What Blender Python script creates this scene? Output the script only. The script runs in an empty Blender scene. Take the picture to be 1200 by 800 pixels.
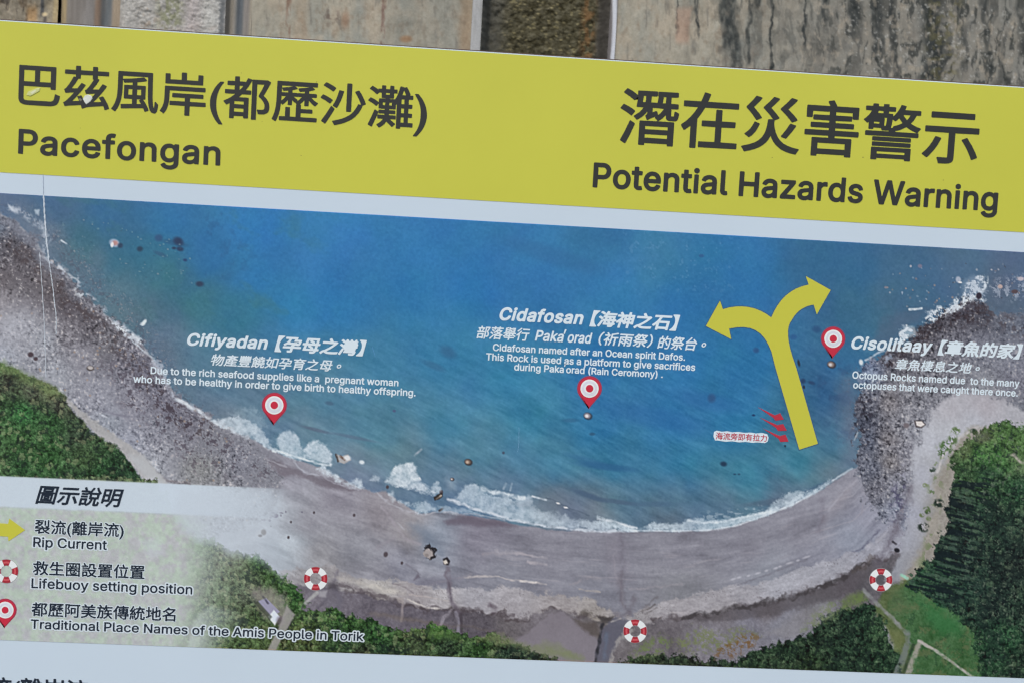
import bpy, math, random
import numpy as np
from mathutils import Matrix, Vector

scene = bpy.context.scene

# ------------------------------------------------------------------ camera
# The sign's face is the plane y = 0, its width runs along x and z is up.
# Board coordinates (u right, v down) are millimetres from the point the camera looks at.
FOC = 1667.0            # focal length in pixels of a 1200 px wide picture (50 mm)
DIST = 1.667            # metres from lens to sign
YAW, PITCH, ROLL = -0.06633753, 0.07107089, 0.05681023
ZC = 1.40               # height of the looked-at point above the ground

def _rot(y, p, r):
    cy, sy, cp, sp, cr, sr = math.cos(y), math.sin(y), math.cos(p), math.sin(p), math.cos(r), math.sin(r)
    Ry = np.array([[cy, 0, sy], [0, 1, 0], [-sy, 0, cy]])
    Rx = np.array([[1, 0, 0], [0, cp, -sp], [0, sp, cp]])
    Rz = np.array([[cr, -sr, 0], [sr, cr, 0], [0, 0, 1]])
    return Rz @ Rx @ Ry
CM = _rot(YAW, PITCH, ROLL)
CAMC = CM.T @ np.array([0, 0, 1.0])

def board(px, py, depth=0.0):
    """photograph pixel -> (u, v) millimetres on the plane lying `depth` mm behind the sign's face"""
    d = np.array([px - 600.0, py - 400.0, FOC]) @ CM
    t = (DIST * 1000 * CAMC[2] + depth) / d[2]
    return -DIST * 1000 * CAMC[0] + t * d[0], -DIST * 1000 * CAMC[1] + t * d[1]

def photo(u, v, depth=0.0):
    """where a spot of the sign (or of a plane behind it) lies in the photograph; works on arrays"""
    w = [u + DIST * 1000 * CAMC[0], v + DIST * 1000 * CAMC[1], depth + DIST * 1000 * CAMC[2]]
    c = [CM[i, 0] * w[0] + CM[i, 1] * w[1] + CM[i, 2] * w[2] for i in range(3)]
    return 600 + FOC * c[0] / c[2], 400 + FOC * c[1] / c[2]

cam = bpy.data.cameras.new("camera"); cam_o = bpy.data.objects.new("camera", cam)
scene.collection.objects.link(cam_o); scene.camera = cam_o
cam.sensor_width = 36.0; cam.lens = FOC / 1200 * 36.0
cam.dof.use_dof = True; cam.dof.focus_distance = DIST; cam.dof.aperture_fstop = 4.0
cam.clip_start = 0.05; cam.clip_end = 200
right = Vector((CM[0, 0], CM[0, 2], -CM[0, 1])); down = Vector((CM[1, 0], CM[1, 2], -CM[1, 1])); fwd = Vector((CM[2, 0], CM[2, 2], -CM[2, 1]))
rot = Matrix((right, -down, -fwd)).transposed()
cam_o.matrix_world = Matrix.Translation(Vector((0, 0, ZC)) - fwd * DIST) @ rot.to_4x4()

# ------------------------------------------------------------------ daylight (overcast)
world = bpy.data.worlds.new("World"); scene.world = world; world.use_nodes = True
wn = world.node_tree; bg = wn.nodes['Background']
sky = wn.nodes.new('ShaderNodeTexSky'); sky.sky_type = 'NISHITA'; sky.sun_disc = False
SUN_EL, SUN_ROT = math.radians(52), math.radians(205)
sky.sun_elevation = SUN_EL; sky.sun_rotation = SUN_ROT
sky.air_density = 1.0; sky.dust_density = 4.0; sky.ozone_density = 1.0
wn.links.new(sky.outputs[0], bg.inputs[0]); bg.inputs[1].default_value = 0.145
sl = bpy.data.lights.new("sun", 'SUN'); sl.energy = 1.55; sl.angle = math.radians(25); sl.color = (1.0, 0.985, 0.965)
so = bpy.data.objects.new("sun", sl); scene.collection.objects.link(so)
sd = Vector((math.cos(SUN_EL) * math.sin(SUN_ROT), math.cos(SUN_EL) * math.cos(SUN_ROT), math.sin(SUN_EL)))
so.rotation_euler = sd.to_track_quat('Z', 'Y').to_euler()
vs = scene.view_settings
vs.view_transform = 'Standard'; vs.look = 'None'; vs.gamma = 1.0; vs.use_curve_mapping = False
vs.exposure = 0.0
scene.cycles.filter_width = 1.35

# ------------------------------------------------------------------ helpers
GAIN = np.array([0.8505, 0.8201, 0.8272])
WGAIN = np.array([0.8116, 0.7757, 0.7626])     # how bright a white sheet on this sign comes out under that sky
def lin(c):
    c = np.asarray(c, dtype=np.float32) / 255.0
    return np.where(c <= 0.04045, c / 12.92, ((np.maximum(c, 0) + 0.055) / 1.055) ** 2.4)
def ink(rgb):
    """base colour of an ink from the way it looks in this daylight"""
    return np.clip(lin(rgb) / GAIN, 0.0, 0.95)

def tag(o, label=None, cat=None, kind=None, group=None):
    if label: o['label'] = label
    if cat: o['category'] = cat
    if kind: o['kind'] = kind
    if group: o['group'] = group
    return o
def empty(name, loc=(0, 0, 0), parent=None):
    o = bpy.data.objects.new(name, None); scene.collection.objects.link(o); o.location = loc; o.parent = parent
    o.empty_display_size = 0.05
    return o
def link(name, mesh, mat, parent=None):
    o = bpy.data.objects.new(name, mesh); scene.collection.objects.link(o); o.parent = parent
    if mat and not mesh.materials: mesh.materials.append(mat)
    return o
def P3(u, v, y=0.0):
    """board millimetres -> world metres (children sit under an Empty at the world origin)"""
    return (u / 1000.0, y, ZC - v / 1000.0)

def mat_ink(name, rgb, rough=0.38, mottle=0.05, spec=0.4, scale=9.0):
    m = bpy.data.materials.new(name); m.use_nodes = True; nt = m.node_tree; b = nt.nodes['Principled BSDF']
    tc = nt.nodes.new('ShaderNodeTexCoord')
    n = nt.nodes.new('ShaderNodeTexNoise'); n.inputs['Scale'].default_value = scale; n.inputs['Detail'].default_value = 6; n.inputs['Roughness'].default_value = 0.65
    nt.links.new(tc.outputs['Object'], n.inputs['Vector'])
    mr = nt.nodes.new('ShaderNodeMapRange'); mr.inputs['From Min'].default_value = 0.25; mr.inputs['From Max'].default_value = 0.75
    mr.inputs['To Min'].default_value = 1 - mottle; mr.inputs['To Max'].default_value = 1 + mottle
    nt.links.new(n.outputs['Fac'], mr.inputs['Value'])
    mx = nt.nodes.new('ShaderNodeVectorMath'); mx.operation = 'SCALE'
    c = ink(rgb); mx.inputs[0].default_value = tuple(float(x) for x in c)
    nt.links.new(mr.outputs['Result'], mx.inputs['Scale']); nt.links.new(mx.outputs['Vector'], b.inputs['Base Color'])
    b.inputs['Roughness'].default_value = rough; b.inputs['Specular IOR Level'].default_value = spec
    return m

def mat_attr(name, rough, spec, grain_scale, grain, bump=0.0, bump_scale=200.0):
    """colour laid down per vertex, with a fine procedural grain over it"""
    m = bpy.data.materials.new(name); m.use_nodes = True; nt = m.node_tree; b = nt.nodes['Principled BSDF']
    at = nt.nodes.new('ShaderNodeAttribute'); at.attribute_name = 'paint'
    tc = nt.nodes.new('ShaderNodeTexCoord')
    n = nt.nodes.new('ShaderNodeTexNoise'); n.inputs['Scale'].default_value = grain_scale; n.inputs['Detail'].default_value = 3; n.inputs['Roughness'].default_value = 0.7
    nt.links.new(tc.outputs['Object'], n.inputs['Vector'])
    mr = nt.nodes.new('ShaderNodeMapRange'); mr.inputs['From Min'].default_value = 0.25; mr.inputs['From Max'].default_value = 0.75
    mr.inputs['To Min'].default_value = 1 - grain; mr.inputs['To Max'].default_value = 1 + grain
    nt.links.new(n.outputs['Fac'], mr.inputs['Value'])
    mx = nt.nodes.new('ShaderNodeVectorMath'); mx.operation = 'SCALE'
    nt.links.new(at.outputs['Color'], mx.inputs[0]); nt.links.new(mr.outputs['Result'], mx.inputs['Scale'])
    nt.links.new(mx.outputs['Vector'], b.inputs['Base Color'])
    b.inputs['Roughness'].default_value = rough; b.inputs['Specular IOR Level'].default_value = spec
    if bump:
        n2 = nt.nodes.new('ShaderNodeTexNoise'); n2.inputs['Scale'].default_value = bump_scale; n2.inputs['Detail'].default_value = 5
        nt.links.new(tc.outputs['Object'], n2.inputs['Vector'])
        bp = nt.nodes.new('ShaderNodeBump'); bp.inputs['Strength'].default_value = 0.6; bp.inputs['Distance'].default_value = bump
        nt.links.new(n2.outputs['Fac'], bp.inputs['Height']); nt.links.new(bp.outputs['Normal'], b.inputs['Normal'])
    return m

def grid_mesh(name, co, ncol, nrow, rgb_linear=None, smooth=False):
    """co: (nrow*ncol, 3) vertices row by row"""
    me = bpy.data.meshes.new(name)
    idx = np.arange(nrow * ncol, dtype=np.int32).reshape(nrow, ncol)
    q = np.stack([idx[:-1, :-1], idx[1:, :-1], idx[1:, 1:], idx[:-1, 1:]], -1).reshape(-1, 4)
    me.vertices.add(len(co)); me.vertices.foreach_set('co', np.ascontiguousarray(co, dtype=np.float32).ravel())
    me.loops.add(q.size); me.loops.foreach_set('vertex_index', q.ravel())
    me.polygons.add(len(q)); me.polygons.foreach_set('loop_start', np.arange(0, q.size, 4, dtype=np.int32))
    me.update(calc_edges=True)
    if smooth: me.polygons.foreach_set('use_smooth', np.ones(len(q), dtype=bool))
    if rgb_linear is not None:
        a = me.color_attributes.new('paint', 'FLOAT_COLOR', 'POINT')
        c = np.ones((len(co), 4), dtype=np.float32); c[:, :3] = rgb_linear
        a.data.foreach_set('color', c.ravel())
    return me

def box_mesh(name, x0, x1, y0, y1, z0, z1, bev=0.0):
    import bmesh
    bm = bmesh.new()
    bmesh.ops.create_cube(bm, size=1.0)
    for v in bm.verts:
        v.co = Vector((x0 + (v.co.x + .5) * (x1 - x0), y0 + (v.co.y + .5) * (y1 - y0), z0 + (v.co.z + .5) * (z1 - z0)))
    if bev: bmesh.ops.bevel(bm, geom=bm.edges[:], offset=bev, segments=2, affect='EDGES')
    me = bpy.data.meshes.new(name); bm.to_mesh(me); bm.free(); return me

def flat_shape(name, contours, y, mat, parent, second=None):
    """closed outlines in board millimetres (holes allowed) -> one flat piece of print at depth y (metres)"""
    vs_all, fs_all = [], []
    for level, cs in ([(0, contours)] if second is None else [(k % 2, g) for k, g in enumerate(second)]):
        cu = bpy.data.curves.new(name, 'CURVE'); cu.dimensions = '2D'; cu.fill_mode = 'BOTH'
        for c in cs:
            s = cu.splines.new('POLY'); s.points.add(len(c) - 1); s.use_cyclic_u = True
            for p, (u, v) in zip(s.points, c): p.co = (u, -v, 0, 1)          # millimetres keep the fill accurate
        tmp = bpy.data.objects.new(name, cu)
        me = tmp.to_mesh()          # fills the outlines
        base = len(vs_all)
        vs_all += [(v.co.x / 1000, y * 0.45 - level * 0.00003, ZC + v.co.y / 1000) for v in me.vertices]   # ink and film are thin
        fs_all += [tuple(base + i for i in p.vertices) for p in me.polygons]
        tmp.to_mesh_clear(); bpy.data.objects.remove(tmp); bpy.data.curves.remove(cu)
    me = bpy.data.meshes.new(name); me.from_pydata(vs_all, [], fs_all); me.update()
    return link(name, me, mat, parent)

def px_shape(name, contours, y, mat, parent):
    return flat_shape(name, [[board(*p) for p in c] for c in contours], y, mat, parent)

# ---- numpy noise
def _hash(i, j, seed):
    h = (i.astype(np.int64) * 374761393 + j.astype(np.int64) * 668265263 + seed * 1442695041) & 0xFFFFFFFF
    h = ((h ^ (h >> 13)) * 1274126177) & 0xFFFFFFFF
    h = h ^ (h >> 16)
    return (h & 0xFFFFFF).astype(np.float32) / 0xFFFFFF
def vnoise(x, y, seed):
    xi = np.floor(x); yi = np.floor(y); fx = (x - xi); fy = (y - yi)
    fx = fx * fx * (3 - 2 * fx); fy = fy * fy * (3 - 2 * fy)
    i = xi.astype(np.int64); j = yi.astype(np.int64)
    a = _hash(i, j, seed); b = _hash(i + 1, j, seed); c = _hash(i, j + 1, seed); d = _hash(i + 1, j + 1, seed)
    return ((a + (b - a) * fx) * (1 - fy) + (c + (d - c) * fx) * fy).astype(np.float32)
def fbm(x, y, size, seed, octaves=4, gain=0.55):
    """about -1..1, blobs of roughly `size` pixels"""
    t = 0; a = 1.0; s = 0.0; f = 1.0 / size
    for k in range(octaves):
        t = t + a * (vnoise(x * f + 17.3 * k, y * f - 9.1 * k, seed + k * 7) * 2 - 1); s += a; a *= gain; f *= 2.03
    return t / s * 1.5
def worley(x, y, size, seed):
    """distance to the nearest scattered point (in cells), its random value and the offset to it"""
    x = x / size; y = y / size; xi = np.floor(x).astype(np.int64); yi = np.floor(y).astype(np.int64)
    best = np.full(x.shape, 9.0, dtype=np.float32); rid = np.zeros_like(best); ox = np.zeros_like(best); oy = np.zeros_like(best)
    for a in (-1, 0, 1):
        for b in (-1, 0, 1):
            cx = xi + a + _hash(xi + a, yi + b, seed); cy = yi + b + _hash(xi + a, yi + b, seed + 5)
            dx = x - cx; dy = y - cy; d = np.hypot(dx, dy); m = d < best
            best = np.where(m, d, best); rid = np.where(m, _hash(xi + a, yi + b, seed + 11), rid)
            ox = np.where(m, dx, ox); oy = np.where(m, dy, oy)
    return best.astype(np.float32), rid.astype(np.float32), ox.astype(np.float32), oy.astype(np.float32)
def sm(x, a, b):
    t = np.clip((x - a) / (b - a), 0, 1); return t * t * (3 - 2 * t)

# ------------------------------------------------------------------ the printed aerial photograph
MAP_L, MAP_R, MAP_T, MAP_B = -716.0, 726.0, -138.2, 378.3     # board millimetres

def paint_aerial():
    nc, nr = 1530, 560
    U, V = np.meshgrid(np.linspace(MAP_L, MAP_R, nc, dtype=np.float32), np.linspace(MAP_T, MAP_B, nr, dtype=np.float32))
    X, Y = photo(U, V); X = X.astype(np.float32); Y = Y.astype(np.float32)
    C = np.zeros(X.shape + (3,), dtype=np.float32)
    def boxed(xa, xb, ya, yb):
        cs = [board(x, y) for x in (xa, xb) for y in (ya, yb)]
        us = [c[0] for c in cs]; vs = [c[1] for c in cs]; fu = (nc - 1) / (MAP_R - MAP_L); fv = (nr - 1) / (MAP_B - MAP_T)
        j0 = int(np.clip((min(us) - MAP_L) * fu, 0, nc - 1)); j1 = int(np.clip((max(us) - MAP_L) * fu + 2, j0 + 1, nc))
        i0 = int(np.clip((min(vs) - MAP_T) * fv, 0, nr - 1)); i1 = int(np.clip((max(vs) - MAP_T) * fv + 2, i0 + 1, nr))
        return i0, i1, j0, j1
    def windowed(pts, pad):
        xs = [p[0] for p in pts]; ys = [p[1] for p in pts]
        i0, i1, j0, j1 = boxed(min(xs) - pad, max(xs) + pad, min(ys) - pad, max(ys) + pad)
        return slice(i0, i1), slice(j0, j1)
    def dline(pts, x, y):
        d = np.full(x.shape, 1e9, dtype=np.float32)
        for (ax, ay), (bx, by) in zip(pts[:-1], pts[1:]):
            dx, dy = bx - ax, by - ay; L = dx * dx + dy * dy + 1e-9
            t = np.clip(((x - ax) * dx + (y - ay) * dy) / L, 0, 1)
            d = np.minimum(d, np.hypot(x - ax - t * dx, y - ay - t * dy))
        return d
    def inside(pts, x, y):
        c = np.zeros(x.shape, dtype=bool)
        for (ax, ay), (bx, by) in zip(pts, pts[1:] + pts[:1]):
            if ay == by: continue
            c ^= ((ay > y) != (by > y)) & (x < (bx - ax) * (y - ay) / (by - ay) + ax)
        return c
    def area(pts, soft=2.0, wob=0.0, wsize=12.0, seed=1):
        """0..1 mask of a polygon, edge `soft` px wide and wandering by `wob` px"""
        out = np.zeros(X.shape, dtype=np.float32); w = windowed(pts, soft + wob + 4)
        x, y = X[w], Y[w]
        if wob:
            x, y = x + wob * fbm(x, y, wsize, seed, 5, .68), y + wob * fbm(x, y, wsize, seed + 50, 5, .68)
        d = dline(pts + pts[:1], x, y); d = np.where(inside(pts, x, y), d, -d)
        out[w] = sm(d, -soft, soft); return out
    def stroke(pts, width, soft=1.0, wob=0.0, wsize=8.0, seed=1):
        out = np.zeros(X.shape, dtype=np.float32); w = windowed(pts, width + soft + wob + 3); x, y = X[w], Y[w]
        if wob: x, y = x + wob * fbm(x, y, wsize, seed, 3), y + wob * fbm(x, y, wsize, seed + 50, 3)
        hw = width / 2 * (1 + .45 * fbm(x, y, 7, seed + 90, 3)); out[w] = (1 - sm(dline(pts, x, y), hw - soft, hw + soft)) * np.clip(.82 + .55 * fbm(x, y, 6, seed + 95, 3), 0, 1); return out
    def blob(cx, cy, rx, ry, ang=0.0, soft=0.4):
        c, s = math.cos(ang), math.sin(ang); q = max(rx, ry) * (1 + soft) + 1
        out = np.zeros(X.shape, dtype=np.float32); i0, i1, j0, j1 = boxed(cx - q, cx + q, cy - q, cy + q)
        dx, dy = X[i0:i1, j0:j1] - cx, Y[i0:i1, j0:j1] - cy; r = np.hypot((dx * c + dy * s) / rx, (-dx * s + dy * c) / ry)
        out[i0:i1, j0:j1] = 1 - sm(r, 1 - soft, 1 + soft); return out
    def shep(samples, power=3.0, eps=12.0, wob=0.0, seed=3):
        x, y = X, Y
        if wob: x, y = X + wob * fbm(X, Y, 50, seed, 4), Y + wob * fbm(X, Y, 50, seed + 9, 4)
        num = np.zeros(C.shape, dtype=np.float32); den = np.zeros(X.shape, dtype=np.float32)
        for (a, b, r, g, bl) in samples:
            w = ((x - a) ** 2 + (y - b) ** 2 + eps * eps) ** (-power / 2) * 1e5
            den += w
            for k, cc in enumerate((r, g, bl)): num[..., k] += w * cc
        return num / den[..., None]
    def over(mask, col):
        w = mask > 0.004; m = mask[w][:, None]
        col = np.asarray(col, dtype=np.float32)
        C[w] = C[w] * (1 - m) + (col[w] if col.ndim == 3 else col) * m
    def shade(delta):
        nonlocal C
        C = C + delta[..., None]

    # ---- sea
    C = shep([(0, 232, 82, 100, 135), (60, 245, 72, 98, 132), (130, 250, 55, 100, 145), (200, 262, 48, 105, 160), (300, 265, 48, 112, 172), (400, 280, 54, 116, 174), (500, 290, 50, 110, 168), (620, 300, 54, 114, 168),
              (760, 300, 62, 118, 160), (700, 280, 52, 104, 152), (850, 310, 50, 108, 162), (960, 300, 55, 98, 142), (1060, 310, 66, 98, 132), (1130, 305, 78, 100, 130), (1200, 320, 84, 100, 126), (1180, 345, 88, 96, 118), (1270, 350, 90, 100, 120),
              (60, 280, 95, 108, 130), (100, 275, 62, 98, 122), (110, 310, 90, 108, 132), (150, 330, 88, 110, 132), (140, 300, 55, 100, 130), (170, 360, 84, 108, 128), (200, 330, 62, 106, 126), (240, 350, 62, 110, 130), (280, 370, 54, 108, 138), (170, 290, 52, 98, 134), (240, 300, 48, 108, 158), (300, 330, 48, 112, 170), (350, 360, 50, 114, 168),
              (200, 400, 95, 112, 138), (250, 430, 90, 116, 142), (330, 420, 66, 112, 150), (400, 350, 46, 110, 168), (480, 340, 44, 106, 164), (560, 340, 44, 106, 168), (640, 340, 50, 108, 164), (720, 340, 52, 112, 166), (800, 350, 46, 106, 162), (880, 330, 48, 108, 162), (1000, 360, 60, 98, 134), (1040, 350, 68, 98, 126), (1000, 330, 54, 96, 138),
              (300, 460, 96, 118, 142), (380, 460, 84, 120, 150), (450, 430, 66, 116, 154), (520, 420, 58, 114, 158), (600, 430, 56, 118, 160), (700, 430, 46, 108, 162), (800, 430, 46, 106, 162), (880, 420, 46, 104, 158), (990, 420, 54, 98, 142), (1010, 460, 60, 92, 128), (970, 470, 50, 90, 130), (990, 480, 66, 88, 120),
              (280, 500, 112, 125, 142), (360, 505, 104, 124, 145), (440, 500, 86, 124, 152), (530, 500, 72, 124, 156), (620, 490, 60, 118, 156), (700, 500, 52, 112, 158), (780, 495, 46, 106, 156), (860, 490, 48, 112, 158), (940, 540, 68, 124, 152), (980, 520, 72, 112, 142), (1000, 535, 92, 108, 132), (1010, 500, 90, 102, 128),
              (420, 545, 112, 126, 146), (480, 540, 104, 124, 146), (540, 550, 100, 124, 146), (600, 570, 92, 118, 142), (560, 530, 84, 124, 152), (650, 545, 70, 118, 150), (720, 545, 56, 108, 148), (800, 545, 58, 119, 155), (880, 560, 66, 122, 152), (940, 575, 90, 112, 134), (980, 550, 106, 112, 132),
              (650, 590, 106, 120, 136), (720, 585, 88, 118, 140), (790, 590, 82, 118, 142), (860, 590, 88, 116, 138), (790, 604, 96, 110, 128), (920, 585, 92, 104, 124), (700, 600, 108, 118, 132)], power=3.4, eps=16, wob=9)
    off = 1 - sm(Y - .06 * (X - 600), 530, 590); C[..., 0] -= 6 * off * (1 - sm(X, 960, 1100) * .3); C[..., 1] += 4 * off; C[..., 2] += 1 * off
    # swell: fine crests lying along one direction, patches of weed and cloud-like tone
    a = math.radians(27); su = X * math.cos(a) + Y * math.sin(a); sv = -X * math.sin(a) + Y * math.cos(a)
    swell = fbm(su / 5.0, sv, 4.5, 21, 3) * 8.5 + fbm(su / 3, sv, 16, 31, 4) * 6.5
    shade(swell * sm(Y, 300, 520) + fbm(X, Y, 3.0, 41, 2) * 3.2 + fbm(X, Y, 40, 51, 4) * 3.5)
    C[..., 1] += fbm(X, Y, 60, 61, 4) * 4 ; C[..., 2] += fbm(X, Y, 46, 71, 4) * 4
    mot = sm(fbm(su / 1.6, sv, 22, 81, 5), 0.1, 0.9) * (1 - sm(X, 320, 420)) * (1 - sm(Y, 360, 430))
    over(mot * 0.35, (60, 112, 118))
    mot = sm(fbm(X, Y, 13, 83, 4), 0.3, 0.9) * sm(X, 180, 240) * (1 - sm(X, 260, 330)) * (1 - sm(Y, 300, 380)); over(mot * 0.30, (34, 80, 125))
    over(sm(fbm(X, Y, 5, 84, 3), 0.4, 1.0) * sm(X, 690, 760) * (1 - sm(X, 840, 900)) * (1 - sm(Y, 320, 370)) * 0.30, (110, 152, 190))
    wd = sm(fbm(X, Y, 16, 85, 5), 0.05, 0.6) * area([(955, 430), (1000, 425), (1010, 470), (1008, 505), (985, 510), (965, 480)], 14, 6)
    over(wd * 0.5, (42, 72, 112))
    for (cx, cy, rx, ry, an, col, al) in [(709, 546, 34, 4, .12, (42, 92, 134), .7), (690, 540, 26, 4, .3, (46, 98, 140), .5), (690, 580, 20, 3, .35, (70, 92, 118), .8), (722, 587, 24, 2.6, .14, (74, 96, 120), .75), (765, 590, 26, 3, .0, (70, 98, 126), .5),
            (960, 570, 26, 3.5, -.4, (66, 90, 118), .5), (900, 588, 30, 3.5, -.12, (78, 92, 112), .45), (525, 412, 10, 6, .5, (46, 92, 130), .6), (508, 428, 14, 4, .4, (50, 96, 132), .5), (370, 503, 16, 2, .25, (84, 96, 118), .6), (415, 512, 26, 2, .2, (84, 100, 124), .45),
            (830, 470, 40, 10, .2, (44, 98, 158), .35), (770, 490, 60, 12, .2, (40, 96, 156), .35), (650, 300, 60, 10, .3, (46, 98, 146), .4), (205, 285, 14, 3, .2, (38, 80, 116), .6), (234, 333, 4.5, 3, .1, (44, 62, 88), 1.), (209, 283, 6, 4.4, .5, (38, 60, 92), 1), (211, 292, 4, 2.6, .2, (38, 60, 92), 1), (204, 291, 2.6, 1.6, 0, (40, 66, 96), 1),
            (217, 305, 2.4, 1.7, .1, (38, 70, 110), 1), (186, 279, 4.5, 4, 0, (46, 78, 118), .8), (164, 292, 3.4, 3, 0, (38, 62, 86), .9), (188, 298, 8, 2.4, .4, (48, 84, 116), .6), (848, 543, 3.8, 2.8, .2, (34, 60, 86), 1), (861, 555, 1.7, 1, 0, (40, 80, 108), 1), (866, 555, 1.7, 1, 0, (44, 84, 110), 1),
            (834, 466, 4.5, 5, .2, (44, 80, 124), .8), (883, 486, 2, 1.2, 0, (30, 62, 104), 1), (920, 522, 1.2, 1.2, 0, (30, 50, 70), 1), (462, 481, 2, 1.6, 0, (74, 84, 120), .8), (386, 472, 5, 2.4, .2, (66, 92, 118), .6), (590, 530, 1.6, 1.6, 0, (66, 78, 100), .9), (694, 508, 3.4, 1.8, 0, (42, 84, 116), .8), (668, 492, 9, 2.4, 0, (46, 92, 128), .5),
            (822, 300, 3, 2, 0, (44, 80, 130), .6), (957, 386, 5, 4, 0, (40, 76, 118), .7), (886, 410, 3.5, 3, .1, (40, 74, 120), .7), (930, 395, 4, 3, 0, (36, 78, 130), .6), (941, 446, 3, 3, 0, (32, 56, 92), .8), (951, 448, 4, 2, .3, (36, 60, 96), .7), (936, 425, 1.5, 4, -.2, (34, 44, 58), .9), (942, 453, 1.4, 2.2, -.2, (34, 44, 62), .9)]:
        over(blob(cx, cy, rx, ry, an, 0.55) * al, col)
    shade(area([(-20, 225), (60, 240), (110, 300), (170, 350), (230, 420), (270, 470), (330, 500), (330, 540), (-60, 300)], 16, 8) * (fbm(X, Y, 3, 87, 4, .75) * 9))
    over(sm(dline([(0, 236), (30, 250), (56, 290), (100, 336), (150, 378), (190, 420), (225, 465), (262, 490)], X, Y) * -1, -30, -6) * .35, (104, 112, 128))
    # lone rocks and specks of surf out in the water
    rr = random.Random(5)
    def rock(x, y, r, body=(128, 118, 118), dark=(46, 44, 52), light=(205, 205, 210)):
        over(blob(x, y, r, r * .82, 0.3, .35), dark); over(blob(x - r * .15, y - r * .1, r * .75, r * .6, .3, .5), body); over(blob(x - r * .3, y - r * .05, r * .38, r * .34, 0, .6) * .8, light)
    rock(689, 487, 5.0, (150, 146, 158), (40, 52, 66), (236, 232, 236)); rock(974.5, 427, 5.0, (140, 124, 120)); rock(549, 541, 4.6, (120, 104, 96), (46, 42, 46), (196, 176, 160))
    over(blob(134, 285, 6, 4.6, .3, .3), (150, 166, 190)); over(blob(135, 285, 3.4, 2.8, .3, .5), (176, 138, 138)); over(blob(131.5, 287, 1.6, 3, .2, .5), (232, 236, 242)); over(blob(141, 288, 3, 3, 0, .5) * .8, (42, 58, 84))
    over(blob(169, 378, 4, 2, -.9, .4), (200, 214, 224)); over(blob(167, 380, 3, 2, 0, .4) * .7, (210, 220, 230))
    over(stroke([(486, 533), (494, 526)], 2.2, 1), (158, 170, 184)); over(blob(424, 541, 3, 2.3, .2, .5), (205, 214, 224))
    over(area([(394, 531), (400, 534), (408, 532), (411, 538), (403, 543), (396, 541)], 1.0, 1), (168, 166, 168)); over(stroke([(394, 532), (396, 540)], 2.4, .7), (60, 52, 50)); over(stroke([(399, 534), (404, 538)], 2.2, .7), (96, 72, 62)); over(blob(407, 536, 4, 3, 0, .5) * .7, (232, 234, 238))
    over(area([(524, 560), (534, 562), (533, 574), (526, 572)], 5, 3) * .4, (180, 190, 202)); rock(530, 561, 2.4)
    for k in range(85):
        x = rr.uniform(1040, 1200); y = 305 + rr.random() ** .6 * 55; 
        if y > 395 - (x - 1030) * .3: continue
        over(blob(x, y, rr.uniform(.6, 1.5), rr.uniform(.5, 1.3), rr.random() * 3, .6) * rr.uniform(.2, .7), rr.choice([(196, 190, 196), (60, 58, 66), (178, 148, 132), (176, 186, 204), (128, 118, 124)]))
    for k in range(70):
        x = rr.uniform(60, 230); y = rr.uniform(245, 300) + (x - 60) * .25
        over(blob(x, y, rr.uniform(.6, 1.4), rr.uniform(.5, 1.), 0, .5) * rr.uniform(.2, .6), rr.choice([(120, 150, 160), (52, 82, 106), (140, 150, 160)]))

    # ---- shores
    SHORE = [(-130, 170), (-60, 215), (-8, 246), (20, 262), (42, 282), (55, 305), (75, 318), (95, 345), (112, 358), (130, 374), (150, 390), (165, 400), (182, 424), (196, 446), (206, 462), (220, 474), (236, 484), (254, 498), (274, 505), (300, 516), (322, 528), (345, 538),
             (372, 546), (392, 556), (420, 570), (436, 576), (452, 574), (470, 588), (492, 601), (520, 599), (548, 603), (580, 608), (610, 615), (650, 621), (700, 622), (740, 622), (790, 622), (830, 621), (860, 615), (900, 603), (930, 590), (955, 578), (976, 564), (992, 553), (1006, 546)]
    beach = area(SHORE + [(1010, 546), (1040, 560), (1070, 620), (1330, 700), (1330, 900), (-130, 900)], 1.6, 1.5, 9, 5)
    over(beach, np.array((17, 24, 26), dtype=np.float32) + shep([(0, 420, 150, 146, 152), (340, 560, 130, 122, 132), (400, 585, 124, 114, 124), (450, 600, 124, 112, 118), (480, 620, 132, 120, 122), (360, 610, 132, 124, 132), (420, 640, 126, 120, 128), (470, 660, 126, 120, 132), (510, 625, 118, 120, 134), (560, 620, 116, 106, 118), (640, 640, 118, 110, 120), (720, 640, 114, 106, 116), (800, 650, 116, 108, 118),
          (880, 640, 118, 110, 120), (940, 620, 116, 108, 118), (990, 580, 126, 118, 128), (1020, 600, 126, 120, 134), (1000, 630, 120, 118, 132), (960, 660, 118, 112, 124), (600, 680, 116, 110, 120), (700, 690, 112, 106, 116), (330, 600, 148, 146, 154), (340, 640, 158, 160, 168), (380, 650, 134, 126, 130), (440, 680, 122, 114, 122), (800, 690, 112, 106, 112), (900, 672, 124, 120, 130)], 3, 14, 6))
    shy = np.interp(X, [p[0] for p in SHORE] + [1100, 1330], [p[1] for p in SHORE] + [520, 500]).astype(np.float32)
    dy = Y - shy
    flow = Y - np.interp(X, [300, 400, 500, 600, 700, 800, 900, 1000, 1060], [560, 606, 632, 652, 662, 664, 650, 618, 560]).astype(np.float32)
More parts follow.
